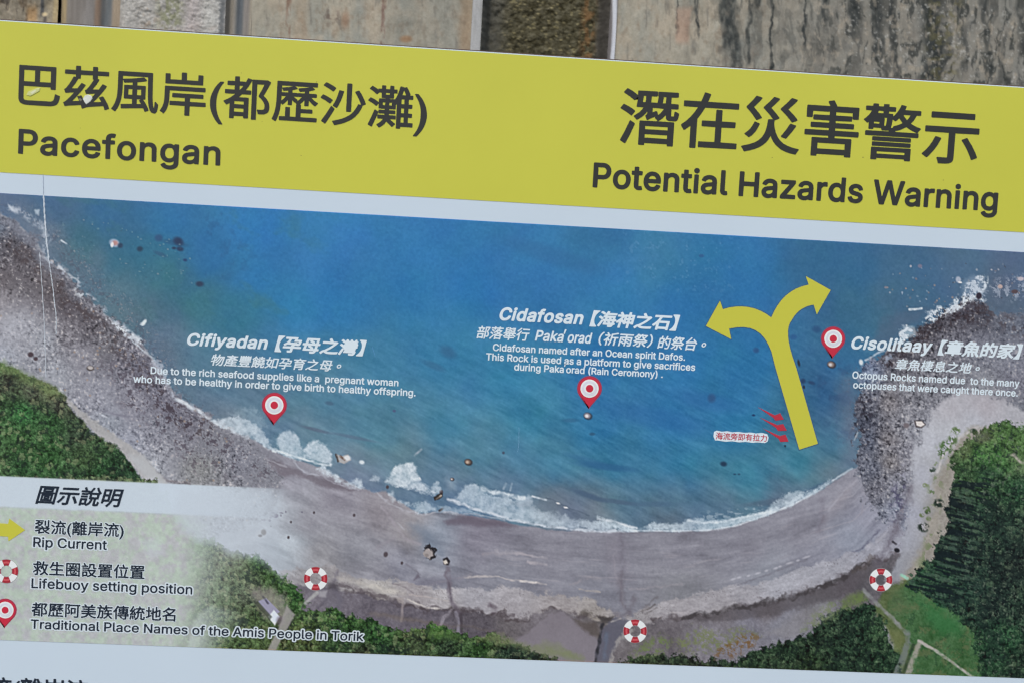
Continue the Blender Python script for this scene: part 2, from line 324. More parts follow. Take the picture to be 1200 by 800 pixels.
    wf = flow + 3 * fbm(X, Y, 30, 109, 3); grain = fbm(X / 9.0, wf, 3.8, 101, 4) * 6 + fbm(X / 2.2, wf, 12, 113, 5, .65) * 9 - sm(fbm(X / 2.5, wf, 18, 117, 4), .1, .8) * 13 + fbm(X / 5.0, flow, 9, 111, 4) * 9 + fbm(X, Y, 2.4, 121, 2) * 4 + fbm(X + 6 * fbm(X, Y, 20, 103, 3), flow + 8 * fbm(X, Y, 24, 105, 3), 16, 107, 5) * 9 * (1 - sm(X, 520, 620))
    C += (grain * beach)[..., None]
    rid = sm(fbm(X / 10.0, flow, 4.6, 131, 3), .45, .95) * beach * sm(X, 520, 600) * (1 - sm(dy, 60, 95)) * sm(dy, 12, 30); over(rid * .28, (170, 164, 172))
    # wet dark arcs and pale ripples on the sand
    over(area([(520, 609), (548, 603), (590, 611), (606, 617), (560, 615), (540, 613), (524, 614)], 3, 2) * .75, (98, 90, 104))
    over(area([(300, 536), (330, 540), (352, 552), (388, 562), (420, 574), (384, 572), (356, 560), (342, 556), (326, 560), (322, 548)], 3, 3) * .6, (98, 90, 100))
    over(stroke([(568, 650), (600, 646), (622, 650)], 3, 2, 2) * .5, (164, 156, 162)); over(stroke([(580, 645), (616, 649), (640, 654)], 2.4, 1.4, 2) * .6, (176, 170, 178)); over(stroke([(618, 658), (640, 661)], 2.2, 1.2, 1) * .7, (186, 178, 184))
    over(stroke([(545, 676), (580, 674), (600, 679), (630, 682), (640, 684)], 1.8, 1, 1) * .8, (190, 182, 182)); over(stroke([(500, 686), (530, 678), (552, 673)], 2.2, 1.4, 1.4) * .45, (150, 144, 152)); over(stroke([(610, 680.5), (628, 682)], 2, .8) * .8, (214, 208, 206))
    over(stroke([(668, 684), (690, 676), (704, 680)], 3, 2, 2) * .5, (160, 152, 158)); over(stroke([(680, 690), (704, 693)], 2, 1, 1) * .7, (176, 166, 160)); over(stroke([(738, 690), (760, 688), (800, 684)], 2.4, 1.6, 1.5) * .5, (160, 154, 162))
    over(stroke([(448, 594), (456, 604), (466, 618), (474, 630), (492, 637)], 2.8, 1.4, 1.2) * .75, (158, 152, 162)); over(stroke([(440, 643), (462, 628)], 3, 2, 1.5) * .4, (150, 144, 154)); over(stroke([(466, 612), (474, 620)], 1.6, .8) * .7, (182, 182, 192))
    over(area([(478, 614), (500, 618), (512, 636), (518, 650), (506, 644), (496, 632), (484, 624)], 8, 4) * .7, (112, 124, 142)); over(area([(480, 680), (510, 676), (540, 676), (526, 684), (490, 690)], 6, 4) * .35, (108, 104, 122))
    over(stroke([(965, 610), (985, 585), (1002, 566)], 8, 5, 2) * .28, (150, 142, 150)); over(stroke([(970, 598), (990, 574), (1004, 562)], 1.6, 1, .6) * .6, (168, 166, 178)); over(stroke([(1010, 565), (1013, 585), (1009, 602)], 3, 2, 1) * .6, (146, 144, 156)); over(stroke([(962, 586), (965, 604), (960, 622)], 7, 4, 2) * .35, (96, 90, 104))
    over(stroke([(722, 640), (722, 660), (726, 676)], 22, 8, 2) * .30, (142, 136, 148)); over(stroke([(729, 625), (729, 668)], 6, 3) * .35, (98, 94, 108)); over(stroke([(719, 650), (722, 674), (728, 686), (731, 712)], 2.2, 1.2, 1) * .5, (150, 146, 156))
    over(stroke([(728, 672), (728, 700), (736, 720)], 6, 4, 2) * .5, (92, 86, 96))
    over(stroke([(950, 668), (985, 654), (1012, 640), (1030, 620)], 2.4, 1.4, 1.5, 6) * .7, (84, 84, 104)); over(stroke([(855, 688), (900, 672), (945, 655)], 2.0, 1, 1) * .35, (92, 88, 98))
    for (x, y, l) in [(859, 678, 4), (866, 676, 3), (877, 674, 2.5), (888, 671, 4), (898, 668, 2.6), (909, 665, 3.5), (914, 663, 2.4), (925, 659, 5), (945, 652, 6), (935, 656, 2.5)]:
        over(blob(x, y, l * .8, 1.1, -.3, .7) * .55, (196, 194, 204))
    # ---- pale storm berm running round the bay and the dark sand below it
    BERM_T = [(330, 668), (392, 664), (420, 676), (470, 680), (500, 688), (540, 690), (580, 688), (640, 694), (700, 704), (730, 722), (742, 722), (765, 706), (800, 700), (824, 693), (862, 686), (900, 680), (940, 664), (980, 654), (1014, 642), (1034, 624), (1056, 596), (1078, 588)]
    BERM_B = [(1092, 600), (1062, 648), (1030, 656), (1010, 664), (976, 680), (930, 698), (880, 708), (840, 716), (800, 722), (768, 726), (752, 734), (736, 732), (724, 728), (712, 722), (690, 722), (660, 716), (632, 716), (610, 722), (590, 720), (560, 716), (530, 714), (500, 712), (470, 704), (440, 700), (400, 690), (380, 682), (335, 690)]
    darkb = area([(330, 672), (440, 688), (560, 706), (700, 712), (730, 728), (770, 722), (900, 700), (1010, 656), (1070, 640), (1070, 690), (1040, 720), (990, 740), (900, 770), (700, 800), (500, 800), (360, 760), (300, 700)], 3, 4, 14, 7)
    over(darkb, np.array((6, 9, 11), dtype=np.float32) + shep([(400, 700, 108, 100, 108), (440, 710, 96, 88, 96), (500, 725, 92, 84, 92), (600, 735, 98, 90, 92), (560, 730, 84, 76, 82), (650, 730, 100, 92, 96), (660, 750, 128, 120, 128), (640, 770, 128, 122, 130), (690, 770, 124, 116, 124), (630, 755, 118, 108, 116), (740, 770, 104, 96, 98), (790, 745, 98, 90, 94), (700, 735, 88, 80, 80), (830, 740, 122, 116, 124), (880, 735, 118, 114, 124), (830, 722, 92, 84, 86), (900, 715, 92, 84, 88), (960, 700, 86, 80, 84), (1000, 685, 86, 78, 84), (1030, 680, 92, 86, 90), (920, 730, 126, 124, 134), (965, 715, 124, 122, 128)], 3.2, 9, 8))
    C += ((fbm(X, Y, 3, 141, 3, .7) * 12 + fbm(X, Y, 14, 151, 4) * 9) * darkb)[..., None]
    over(area([(590, 760), (622, 738), (644, 718), (660, 716), (676, 730), (700, 748), (701, 775), (696, 800), (580, 800)], 1.6, 1.5, 8, 9) * .85, (126, 120, 129))
    fan = area([(672, 724), (700, 730), (704, 750), (690, 742), (678, 732)], 3, 3) ; over(fan * .7, (84, 76, 74))
    berm = area(BERM_T + BERM_B, 2.2, 6, 14, 8)
    bc = shep([(350, 675, 150, 146, 150), (400, 678, 152, 148, 152), (440, 690, 172, 168, 166), (480, 698, 160, 154, 158), (520, 700, 172, 168, 172), (560, 700, 168, 166, 174), (600, 708, 166, 162, 168), (660, 712, 158, 152, 154), (700, 716, 158, 152, 150), (740, 726, 146, 142, 146), (790, 714, 160, 156, 162), (860, 700, 160, 158, 166), (850, 710, 162, 158, 164), (920, 686, 166, 166, 176), (980, 668, 164, 164, 174), (1020, 648, 158, 158, 170), (1050, 618, 150, 150, 164), (1070, 600, 150, 150, 160)], 3, 9, 6)
    bt = fbm(X / 2.6, flow, 3, 161, 4) * 12 + fbm(X / 2, Y, 10, 171, 5, .65) * 14 + fbm(X, Y, 2.4, 181, 3, .7) * 9
    C = C * (1 - (berm * .92)[..., None]) + (bc + bt[..., None]) * (berm * .92)[..., None]
    spk = sm(worley(X, Y, 4.0, 91)[0] * -1, -.22, -.05) * berm * sm(fbm(X, Y, 12, 92, 3), -.1, .5); over(spk * .55, (98, 90, 94))
    edge = stroke(BERM_B[1:-1], 4.2, 1.8, 6, 14, 8); over(edge * .75 * sm(fbm(X, Y, 12, 191, 3), -.5, .3), (74, 66, 70))
    over(area([(800, 722), (840, 717), (880, 709), (930, 699), (976, 681), (1010, 665), (1026, 662), (1010, 684), (984, 700), (940, 712), (900, 722), (860, 726), (820, 728)], 3, 4, 10, 9) * .55, (80, 75, 80))
    over(stroke([(800, 722), (826, 719), (852, 714), (884, 708), (930, 698), (956, 689), (978, 680), (1010, 664), (1022, 658)], 5, 1.6, 4, 10, 12) * .8, (58, 54, 57))
    over(stroke([(380, 684), (420, 694), (456, 702), (500, 713), (560, 716), (600, 722)], 4, 1.6, 5, 10, 14) * .6, (74, 66, 72))
    over(area([(1000, 690), (1030, 664), (1046, 660), (1040, 690), (1010, 700)], 4, 4) * .4, (74, 72, 78))
    over(stroke([(478, 702), (500, 711), (515, 713)], 1.8, 1, 1.5) * .8, (206, 200, 196)); over(stroke([(400, 684), (424, 690), (440, 696), (466, 704)], 5, 2, 2) * .6, (100, 92, 98)); over(stroke([(392, 676), (420, 682), (452, 690), (474, 694)], 5, 3, 2, 8, 3) * .5, (196, 190, 184))
    over(stroke([(436, 686), (452, 693), (462, 692)], 6, 2.4, 2) * .6, (206, 200, 194)); over(stroke([(480, 696), (500, 698), (526, 704)], 1.6, .8, 1) * .5, (188, 178, 176)); over(stroke([(460, 683), (476, 688), (484, 694)], 2, 1, 1) * .5, (112, 104, 110))
    over(stroke([(770, 700), (760, 706), (752, 715)], 3, 1.6, 2) * .5, (96, 92, 98)); over(stroke([(752, 716), (768, 708)], 2.2, 1, 1) * .7, (88, 82, 84)); over(stroke([(756, 718), (770, 712)], 2.2, 1, 1) * .6, (88, 82, 84)); over(stroke([(770, 722), (780, 718), (800, 716)], 2, 1, 1.5) * .6, (184, 178, 182))
    over(stroke([(684, 716), (700, 722), (714, 726)], 6, 2, 2) * .6, (76, 70, 66)); over(stroke([(690, 721), (704, 726), (712, 731)], 4, 1.5, 1.5) * .7, (172, 164, 158)); over(area([(700, 722), (720, 722), (714, 730), (708, 732)], 2, 2) * .8, (62, 58, 60))
    # gullies and streams cut through the berm
    over(stroke([(524, 662), (526, 680), (527, 695), (530, 705), (538, 716)], 6.5, 2, 1.5, 8) * .7, (106, 98, 110)); over(stroke([(526, 682), (529, 704)], 2, 1) * .6, (84, 76, 88)); over(stroke([(529, 714), (520, 724), (516, 732)], 3, 1.2, 1) * .75, (158, 152, 162)); over(stroke([(534, 716), (538, 730), (537, 742)], 3.4, 1.2, .6) * .8, (140, 136, 150)); over(stroke([(540, 718), (541, 740)], 3, 1.2) * .7, (64, 58, 66))
    over(stroke([(468, 700), (472, 702), (471, 715), (470, 727)], 3, 1.2, .8) * .75, (156, 146, 148)); over(area([(464, 699), (474, 699), (472, 706), (467, 705)], 1.5, 1) * .7, (158, 150, 150)); over(stroke([(574, 708), (580, 712), (578, 716)], 5, 2, 1) * .75, (88, 78, 88)); over(stroke([(476, 660), (492, 672), (486, 678)], 2, 1, 1) * .3, (96, 90, 100)); over(area([(484, 680), (490, 671), (493, 676)], 1.5, 1) * .7, (100, 94, 108))
    over(area([(706, 735), (722, 722), (738, 728), (730, 744), (716, 768), (708, 800), (694, 800), (697, 766), (702, 748)], 2, 2, 7, 12) * .9, (92, 92, 106)); over(stroke([(706, 731), (702, 748), (699, 766), (697, 790)], 3.4, 1.2, 1) * .9, (44, 44, 50)); over(stroke([(741, 738), (726, 748), (718, 762), (712, 790)], 4.5, 1.6, 1.8, 5) * .85, (152, 148, 148)); over(stroke([(711, 742), (708, 770)], 5, 2.4, 1) * .5, (98, 112, 134))
    over(stroke([(720, 716), (728, 722), (736, 716), (744, 700)], 6, 3, 2) * .5, (100, 94, 104)); over(stroke([(716, 728), (727, 724)], 1.6, .8) * .6, (190, 184, 180)); over(stroke([(785, 738), (786, 758), (785, 764)], 5, 2, 1) * .6, (78, 72, 80))
    over(stroke([(395, 670), (390, 686), (398, 700), (397, 712)], 5, 3, 2) * .6, (104, 100, 114)); over(stroke([(384, 700), (372, 712)], 3, 1.4, 1.2) * .5, (70, 68, 80)); over(area([(372, 690), (396, 684), (402, 704), (396, 720), (380, 712)], 4, 3) * .35, (96, 94, 106)); over(area([(382, 682), (394, 680), (398, 690), (386, 690)], 3, 2) * .5, (68, 64, 72))
    # ---- boulders on the beach
    over(area([(497, 640), (503, 635), (506, 640), (511, 642), (511, 652), (505, 655), (498, 653)], .8, 2.2, 4) , (40, 38, 44)); over(area([(495, 647), (499, 642), (504, 642), (507, 646), (508, 651), (503, 654.5), (497, 652)], .9, 1.6, 4, 2), (160, 152, 152)); over(blob(500, 650, 2.4, 2, .3, .5) * .7, (126, 118, 118)); over(area([(519, 654), (524, 652), (528, 657), (526, 662), (520, 661)], .8, .6), (44, 40, 46)); over(area([(519, 657), (523, 655), (525, 659), (521, 661)], .9), (196, 188, 182))
    for (x, y, r) in [(452, 649, 2.6), (471, 659, 1.6), (415, 603, 1.6), (338, 629, 1.5), (341, 611, 1.2), (454, 570, 1.8), (517, 576, 2.2), (368, 600, 1.3)]: over(blob(x, y, r, r * 1.2, .2, .4) * .85, (70, 60, 66))
    over(area([(508, 582), (514, 578), (519, 577), (519, 581), (514, 585), (509, 586)], .8, .6), (48, 42, 40)); over(stroke([(511, 584), (517, 580)], 2, .8), (176, 166, 156)); over(stroke([(515, 598), (519, 595)], 3, 1), (52, 46, 48))
    for k in range(26):
        x, y = rr.gauss(320, 12), rr.gauss(604, 5); over(blob(x, y, rr.uniform(.8, 2), rr.uniform(.6, 1.5), 0, .4) * .6, (90, 84, 104))
    over(blob(306, 625, 6, 5, 0, .4) * .5, (196, 194, 196)); over(blob(309, 623, 3, 3.4, 0, .4), (76, 66, 62)); over(blob(305, 627, 2.4, 1.6, 0, .4), (60, 52, 52)); over(blob(317, 563, 4, 1.8, .1, .4), (70, 62, 66)); over(blob(319, 561, 2, 2, .1, .4), (60, 52, 58))

    # ---- left: cobbles and gravel
    cob = area(SHORE[:17] + [(300, 520), (330, 560), (320, 600), (230, 640), (-130, 640)], 5, 8, 9, 13)
    cc = shep([(-60, 300, 110, 96, 98), (0, 262, 112, 112, 124), (10, 285, 78, 66, 70), (30, 300, 84, 70, 72), (8, 320, 96, 82, 84), (45, 325, 96, 82, 84), (0, 345, 138, 126, 128), (20, 380, 158, 152, 158), (0, 410, 156, 152, 160), (50, 400, 150, 144, 150), (60, 345, 92, 78, 80), (75, 340, 84, 70, 72), (85, 360, 86, 72, 76), (110, 385, 92, 80, 84), (80, 390, 120, 108, 112), (100, 420, 138, 128, 134), (70, 440, 150, 144, 150), (130, 410, 108, 98, 102), (150, 430, 108, 98, 106), (175, 445, 106, 96, 106), (120, 460, 142, 134, 142), (160, 470, 134, 124, 132),
               (195, 475, 112, 102, 112), (130, 490, 140, 136, 144), (180, 500, 130, 122, 130), (220, 500, 118, 108, 116), (150, 515, 144, 138, 148), (200, 530, 138, 130, 136), (250, 525, 124, 116, 122), (240, 550, 134, 126, 124), (280, 540, 124, 116, 124), (300, 560, 128, 120, 126), (180, 550, 156, 150, 156), (150, 540, 150, 144, 152), (30, 265, 106, 108, 122), (55, 300, 108, 108, 120)], 3, 9, 8)
    w1, r1, ox, oy = worley(X, Y, 3.4, 95); w2, r2, _, _ = worley(X + 3, Y, 5.6, 97)
    hf = fbm(X, Y, 2.5, 201, 2, .8); hf2 = fbm(X, Y, 4.2, 203, 3, .8); peb = hf * 30 + hf2 * 20 - np.maximum(-hf2 - .35, 0) * 80 + (r1 - .5) * 16
    over(cob, cc + np.array((5, 14, 18), dtype=np.float32)); C += (peb * cob * (.40 + .62 * sm(fbm(X, Y, 30, 211, 3), -.5, .6)))[..., None]
    ds = dline(SHORE[:17], X + 4 * fbm(X, Y, 10, 206, 4), Y); over(cob * (1 - sm(ds, 6, 15)) * (1 - sm(Y, 330, 400)) * .75, (114, 116, 128)); C += (cob * (1 - sm(ds, 6, 15)) * (hf * 16 + hf2 * 14))[..., None]
    band = cob * (1 - sm(np.abs(dline(SHORE[:17], X, Y + 2) - 19), 5, 18)) * sm(Y, 255, 300)
    dk = sm(hf2 + .6 * fbm(X, Y, 9, 221, 4), .0, .5) * band; over(dk * .55, (60, 50, 54))
    over(sm(hf + .5 * hf2, .75, 1.05) * cob * .5, (196, 190, 190)); over(sm(r2, .96, .98) * (1 - sm(w2, .1, .35)) * cob * .45, (168, 140, 116))
    over(cob * (1 - sm(Y, 395, 430)) * (1 - sm(X, 20, 70)) * sm(Y, 335, 365) * .25, (170, 166, 176))
    over(sm(hf2 + .5 * fbm(X, Y, 8, 223, 3), .15, .6) * area([(120, 425), (190, 440), (250, 500), (300, 530), (330, 560), (230, 550), (150, 480)], 14, 8) * .62, (62, 54, 66))
    over(sm(hf2, .1, .6) * area([(0, 240), (20, 244), (60, 290), (100, 340), (150, 388), (200, 440), (214, 446), (160, 372), (100, 308), (50, 256)], 9, 6) * .45, (74, 80, 98)); over(sm(hf, .45, .9) * area([(0, 240), (20, 240), (60, 280), (100, 330), (150, 380), (200, 440), (214, 440), (160, 360), (100, 300), (50, 250)], 12, 6) * .4, (164, 156, 160))
    over(stroke([(118, 480), (138, 486), (150, 488)], 2.6, 1.6, 1) * .5, (70, 66, 82)); over(stroke([(120, 486), (125, 488)], 2.4, 1), (196, 200, 210)); over(area([(118, 476), (146, 478), (170, 486), (150, 492), (120, 486)], 5, 3) * .4, (152, 152, 166))
    over(blob(106, 431, 4.4, 3, .1, .3), (78, 70, 70)); over(blob(106, 430.4, 3.2, 2, .1, .3), (176, 170, 170)); over(blob(36, 415, 3.4, 3, 0, .4), (74, 62, 70)); over(blob(42, 420, 2.6, 2.4, 0, .4), (78, 66, 74))
    over(stroke([(165, 537), (182, 552), (196, 563), (222, 566)], 3, 1.6, 2) * .5, (96, 84, 88))
    # pale track beside the left wood
    over(area([(74, 462), (90, 476), (110, 492), (140, 512), (168, 532), (196, 566), (172, 566), (140, 530), (112, 508), (90, 486), (70, 466)], 2, 2.5, 8, 15) * .8, (172, 170, 170))
    over(area([(150, 532), (170, 534), (188, 552), (196, 568), (174, 568)], 5, 2) * .6, (184, 188, 194))

    # ---- right: cobble spit, pale gravel fan
    RG = [(1003, 545), (1006, 520), (1004, 500), (1003, 478), (1008, 462), (1014, 452), (1004, 440), (1010, 428), (1030, 418), (1052, 402), (1072, 388), (1092, 378), (1112, 366), (1130, 354), (1142, 350), (1154, 360), (1168, 368), (1190, 366), (1215, 360), (1330, 360), (1330, 640), (1070, 640), (1046, 606), (1028, 610), (1012, 580)]
    rg = area(RG, 8, 9, 12, 17); rg = sm(rg + .28 * fbm(X, Y, 3.6, 18, 4, .8) * (rg > .02) * (rg < .98), .22, .78)
    rc = shep([(1010, 440, 104, 112, 134), (1020, 430, 122, 122, 142), (1040, 420, 96, 84, 88), (1060, 405, 84, 72, 76), (1090, 385, 80, 68, 72), (1110, 372, 84, 72, 76), (1130, 362, 92, 80, 86), (1150, 375, 84, 74, 80), (1180, 380, 112, 106, 114), (1200, 376, 112, 108, 118), (1110, 400, 126, 116, 122), (1150, 410, 134, 126, 134), (1190, 420, 134, 126, 134), (1080, 430, 122, 112, 116), (1050, 445, 118, 108, 112), (1015, 470, 112, 104, 112), (1012, 495, 80, 74, 84), (1020, 515, 100, 96, 108), (1040, 470, 126, 112, 112),
               (1070, 460, 136, 126, 130), (1060, 490, 138, 128, 132), (1040, 510, 132, 118, 118), (1070, 500, 150, 142, 148), (1020, 545, 108, 102, 112), (1040, 540, 130, 116, 114), (1060, 530, 138, 128, 134), (1030, 570, 116, 106, 112), (1050, 570, 130, 122, 128), (1055, 595, 140, 136, 148), (1150, 450, 146, 138, 142), (1190, 450, 128, 118, 126), (1200, 470, 126, 118, 124), (1170, 465, 142, 132, 136), (1210, 480, 120, 112, 116)], 3, 8, 6)
    over(rg, rc + np.array((-9, 1, 6), dtype=np.float32))
    w3, r3, _, _ = worley(X * 1.25, Y, 3.0, 101)
    C += (((r3 - .5) * 12 + hf * 28 + hf2 * 16 - np.maximum(-hf2 - .3, 0) * 80) * rg * (.55 + .5 * (1 - sm(X, 1100, 1150))))[..., None]
    ev = sm(fbm(X, Y, 6, 241, 5, .75), -.15, .45) * area([(1035, 425), (1060, 398), (1090, 374), (1125, 352), (1148, 352), (1160, 372), (1140, 380), (1110, 385), (1080, 402), (1056, 420), (1040, 436)], 6, 4); over(ev * .75, (50, 40, 46))
    over(sm(fbm(X, Y, 6, 243, 3), .0, .4) * area([(1146, 352), (1160, 362), (1210, 380), (1330, 390), (1330, 405), (1200, 395), (1150, 380)], 8, 4) * .55, (66, 58, 64))
    over(sm(fbm(X, Y, 6, 245, 4, .7), .0, .35) * area([(1006, 455), (1020, 455), (1024, 515), (1008, 530), (998, 490)], 7, 5) * .9, (46, 44, 56)); over(sm(hf2, .3, .8) * area([(985, 430), (1006, 430), (1010, 460), (1004, 530), (985, 520)], 10, 6) * .35, (64, 74, 98))
    over(sm(hf + .4 * hf2, .75, 1.05) * rg * .4, (186, 180, 178))
    over(sm(fbm(X, Y, 5, 247, 3), .1, .5) * area([(1040, 575), (1060, 560), (1066, 600), (1050, 612)], 6, 4) * .7, (72, 70, 96)); over(sm(fbm(X, Y, 4, 248, 3), .1, .5) * area([(1046, 560), (1064, 540), (1060, 600), (1044, 606)], 6, 4) * .7, (168, 168, 184))
    # grey submerged shelf off the spit and haze of shallow water along it
    over(area([(1020, 400), (1040, 372), (1075, 360), (1100, 358), (1060, 390), (1030, 410)], 10, 6) * .5, (84, 96, 120)); over(area([(988, 440), (1004, 440), (1004, 545), (990, 540), (984, 480)], 12, 5) * .45 * (1 - rg), (112, 120, 142))
    # pale gravel fan
    fanp = area([(1100, 472), (1124, 462), (1150, 460), (1176, 468), (1200, 482), (1330, 520), (1330, 600), (1180, 520), (1120, 560), (1100, 600), (1098, 640), (1072, 680), (1034, 690), (1052, 650), (1062, 610), (1066, 560), (1070, 530), (1078, 508), (1088, 490)], 4, 6, 10, 19)
    fc = shep([(1110, 480, 172, 170, 178), (1150, 475, 168, 164, 172), (1110, 510, 180, 182, 190), (1140, 495, 176, 178, 188), (1190, 495, 168, 168, 176), (1085, 520, 178, 180, 190), (1080, 560, 170, 172, 184), (1070, 600, 164, 166, 180), (1060, 630, 158, 160, 172), (1045, 665, 144, 146, 156), (1100, 560, 152, 152, 152), (1095, 600, 146, 144, 142), (1100, 640, 140, 138, 138), (1080, 680, 140, 134, 128), (1230, 520, 168, 168, 172)], 3, 9, 5)
    fg = fbm(X, Y, 2.2, 251, 2) * 6 + fbm(X, Y, 9, 261, 4) * 6
    C = C * (1 - fanp[..., None]) + (fc + fg[..., None]) * fanp[..., None]
    over(area([(1071, 492), (1080, 492), (1085, 497), (1080, 501), (1073, 500)], 1.1), (74, 66, 70)); over(area([(1073, 493), (1080, 493), (1083.5, 497), (1079, 499.6), (1074, 498)], .8), (214, 206, 204)); over(blob(1062, 498, 3.4, 3, .2, .4), (112, 104, 110))
    # scrubby sand
    scr = area([(1138, 500), (1120, 520), (1104, 545), (1094, 570), (1094, 600), (1080, 640), (1062, 670), (1056, 692), (1100, 700), (1160, 640), (1170, 560), (1180, 500)], 5, 5, 12, 23)
    over(scr * .85, (150, 144, 136)); C += ((fbm(X, Y, 3, 271, 3) * 9 + fbm(X, Y, 14, 281, 3) * 7) * scr)[..., None]
    over(sm(fbm(X, Y, 8, 291, 4), .15, .6) * area([(1100, 520), (1130, 498), (1150, 500), (1130, 540), (1104, 560), (1096, 640), (1084, 690), (1070, 690), (1092, 600), (1086, 560)], 6, 4) * .65, (104, 120, 82))
    over(stroke([(1098, 552), (1106, 532), (1118, 516), (1134, 506), (1146, 500)], 3, 1, .6) * .8, (190, 186, 186))
    for (x, y, r, c) in [(1108, 522, 7, (80, 106, 66)), (1103, 530, 5, (72, 98, 60)), (1120, 504, 5, (96, 116, 80)), (1116, 515, 6, (88, 108, 74)), (1141, 505, 4, (44, 60, 48)), (1093, 550, 3.6, (40, 58, 46)), (1100, 589, 6, (34, 48, 42)), (1087, 599, 3.4, (60, 80, 52)), (1082, 617, 6.5, (36, 48, 42)), (1086, 596, 4, (86, 104, 70)), (1092, 576, 3, (92, 112, 76)), (1084, 568, 3, (120, 132, 100)), (1080, 603, 3, (104, 116, 84)), (1088, 607, 3, (108, 120, 90))]:
        over(blob(x, y, r, r * .85, .3, .35) * sm(fbm(X, Y, 3.4, 301, 3, .7), -.55, .15), c)
    over(stroke([(1046, 634), (1050, 637)], 2.6, .8), (34, 32, 40)); over(blob(1051, 644, 3.4, 2.6, .4, .3), (34, 34, 42))
    # slate bank and berm foot right
    over(stroke([(1030, 660), (1040, 640), (1052, 616), (1062, 590), (1066, 568)], 9, 4, 3, 8) * .55, (92, 86, 98)); over(stroke([(1020, 652), (1012, 664), (1000, 668)], 5, 2.4, 3, 5) * .5, (86, 78, 76)); over(stroke([(1014, 640), (1032, 630), (1040, 624)], 3, 1.6, 1.6) * .35, (190, 188, 196))

    # ---- vegetation
    def canopy(seed, size):
        w, r, dx, dy = worley(X + 1.5 * fbm(X, Y, 4, seed, 2), Y + 1.5 * fbm(X, Y, 4, seed + 3, 2), size, seed)
        lit = -dx * .6 - dy * .9
        return (lit * 17 - np.maximum(w - .5, 0) * 60 + (r - .5) * 26 + fbm(X, Y, 2.6, seed + 9, 3, .8) * 26 - np.maximum(-fbm(X, Y, 5, seed + 19, 3, .7) - .1, 0) * 46), r
    def wood(mask, samples, cseed, size, amp=1.0, tan=0.0):
        t, r = canopy(cseed, size); t2, r2_ = canopy(cseed + 70, size * 2.2)
        col = shep(samples, 3, 8, 8)
        d = (t * .9 + t2 * .6) * amp
        col = col + np.stack([d * .85, d * 1.05, d * .75], -1)
        if tan: col = col * (1 - (sm(r, .84, .9) * tan)[..., None]) + np.array((150, 146, 116), dtype=np.float32) * (sm(r, .84, .9) * tan)[..., None]
        nonlocal C
        g1 = fbm(X, Y, 2.7, cseed + 31, 3, .8); g2 = fbm(X, Y, 5.5, cseed + 33, 4, .75)
        hi = (sm(g1 + .5 * g2, .42, .95) * .5)[..., None]; lo = (sm(-g2 - .35 * g1, .10, .62) * .62)[..., None]
        col = col * (1 - lo) + np.array((20, 32, 30), dtype=np.float32) * lo
        col = col * (1 - hi) + (col * .55 + np.array((74, 84, 68), dtype=np.float32)) * hi
        C = C * (1 - mask[..., None]) + np.maximum(col, 12) * mask[..., None]
    lw = area([(-130, 330), (-40, 400), (0, 424), (22, 434), (44, 444), (66, 454), (78, 466), (84, 480), (98, 492), (108, 508), (136, 522), (150, 538), (166, 560), (185, 590), (-130, 640)], 1.6, 3, 8, 31)
    wood(lw, [(0, 430, 84, 110, 70), (30, 438, 96, 116, 74), (60, 458, 108, 116, 84), (10, 455, 66, 72, 60), (40, 462, 72, 76, 66), (70, 480, 70, 76, 64), (0, 480, 58, 88, 56), (25, 490, 54, 108, 60), (60, 500, 56, 96, 56), (90, 510, 60, 78, 60), (20, 520, 58, 92, 54), (60, 535, 54, 92, 52), (100, 530, 66, 90, 58), (0, 550, 72, 100, 66), (30, 550, 50, 86, 52), (120, 550, 46, 82, 50), (145, 555, 42, 70, 48), (90, 555, 50, 78, 52)], 401, 4.6, .95, .35)
    over(area([(-60, 400), (0, 421), (28, 434), (62, 452), (76, 462), (60, 464), (30, 446), (0, 434), (-60, 420)], 5, 3, 6) * .45, (112, 134, 84))
    # wood under and right of the key
    kw = area([(-130, 560), (180, 560), (212, 606), (222, 626), (246, 628), (262, 640), (290, 648), (306, 652), (322, 668), (334, 676), (352, 690), (360, 706), (352, 712), (372, 716), (392, 712), (410, 720), (440, 727), (452, 734), (478, 738), (500, 730), (530, 736), (550, 746), (580, 742), (604, 752), (622, 760), (640, 764), (662, 776), (664, 810), (-130, 810)], 1.6, 6, 7, 33)
    wood(kw, [(0, 700, 110, 124, 96), (100, 640, 112, 124, 98), (200, 640, 108, 118, 92), (230, 640, 74, 104, 62), (270, 660, 88, 100, 72), (300, 655, 58, 92, 52), (325, 672, 70, 100, 58), (345, 700, 52, 88, 46), (300, 690, 96, 106, 86), (366, 705, 66, 90, 56), (370, 718, 80, 106, 66), (400, 725, 60, 96, 50), (350, 745, 90, 102, 60), (400, 745, 46, 72, 44), (440, 740, 50, 86, 46), (450, 760, 38, 62, 42), (480, 740, 86, 112, 62), (480, 755, 66, 78, 56), (510, 740, 66, 106, 52), (520, 758, 44, 60, 44), (560, 745, 84, 108, 66), (560, 760, 52, 84, 46), (590, 750, 78, 96, 62), (600, 762, 34, 52, 42), (630, 765, 44, 58, 46), (350, 760, 74, 92, 58), (420, 765, 60, 72, 52)], 421, 4.8, 1.0, .3)
    over(area([(560, 748), (590, 742), (606, 752), (640, 758), (664, 762), (680, 766), (684, 774), (640, 768), (600, 758)], 4, 3.6, 7) * .6, (118, 126, 92)); over(area([(500, 734), (530, 738), (544, 750), (520, 752), (500, 746)], 5, 3) * .4, (98, 128, 72)); over(area([(430, 718), (480, 728), (540, 734), (590, 742), (570, 738), (500, 726), (440, 716)], 3, 3) * .4, (112, 100, 90))
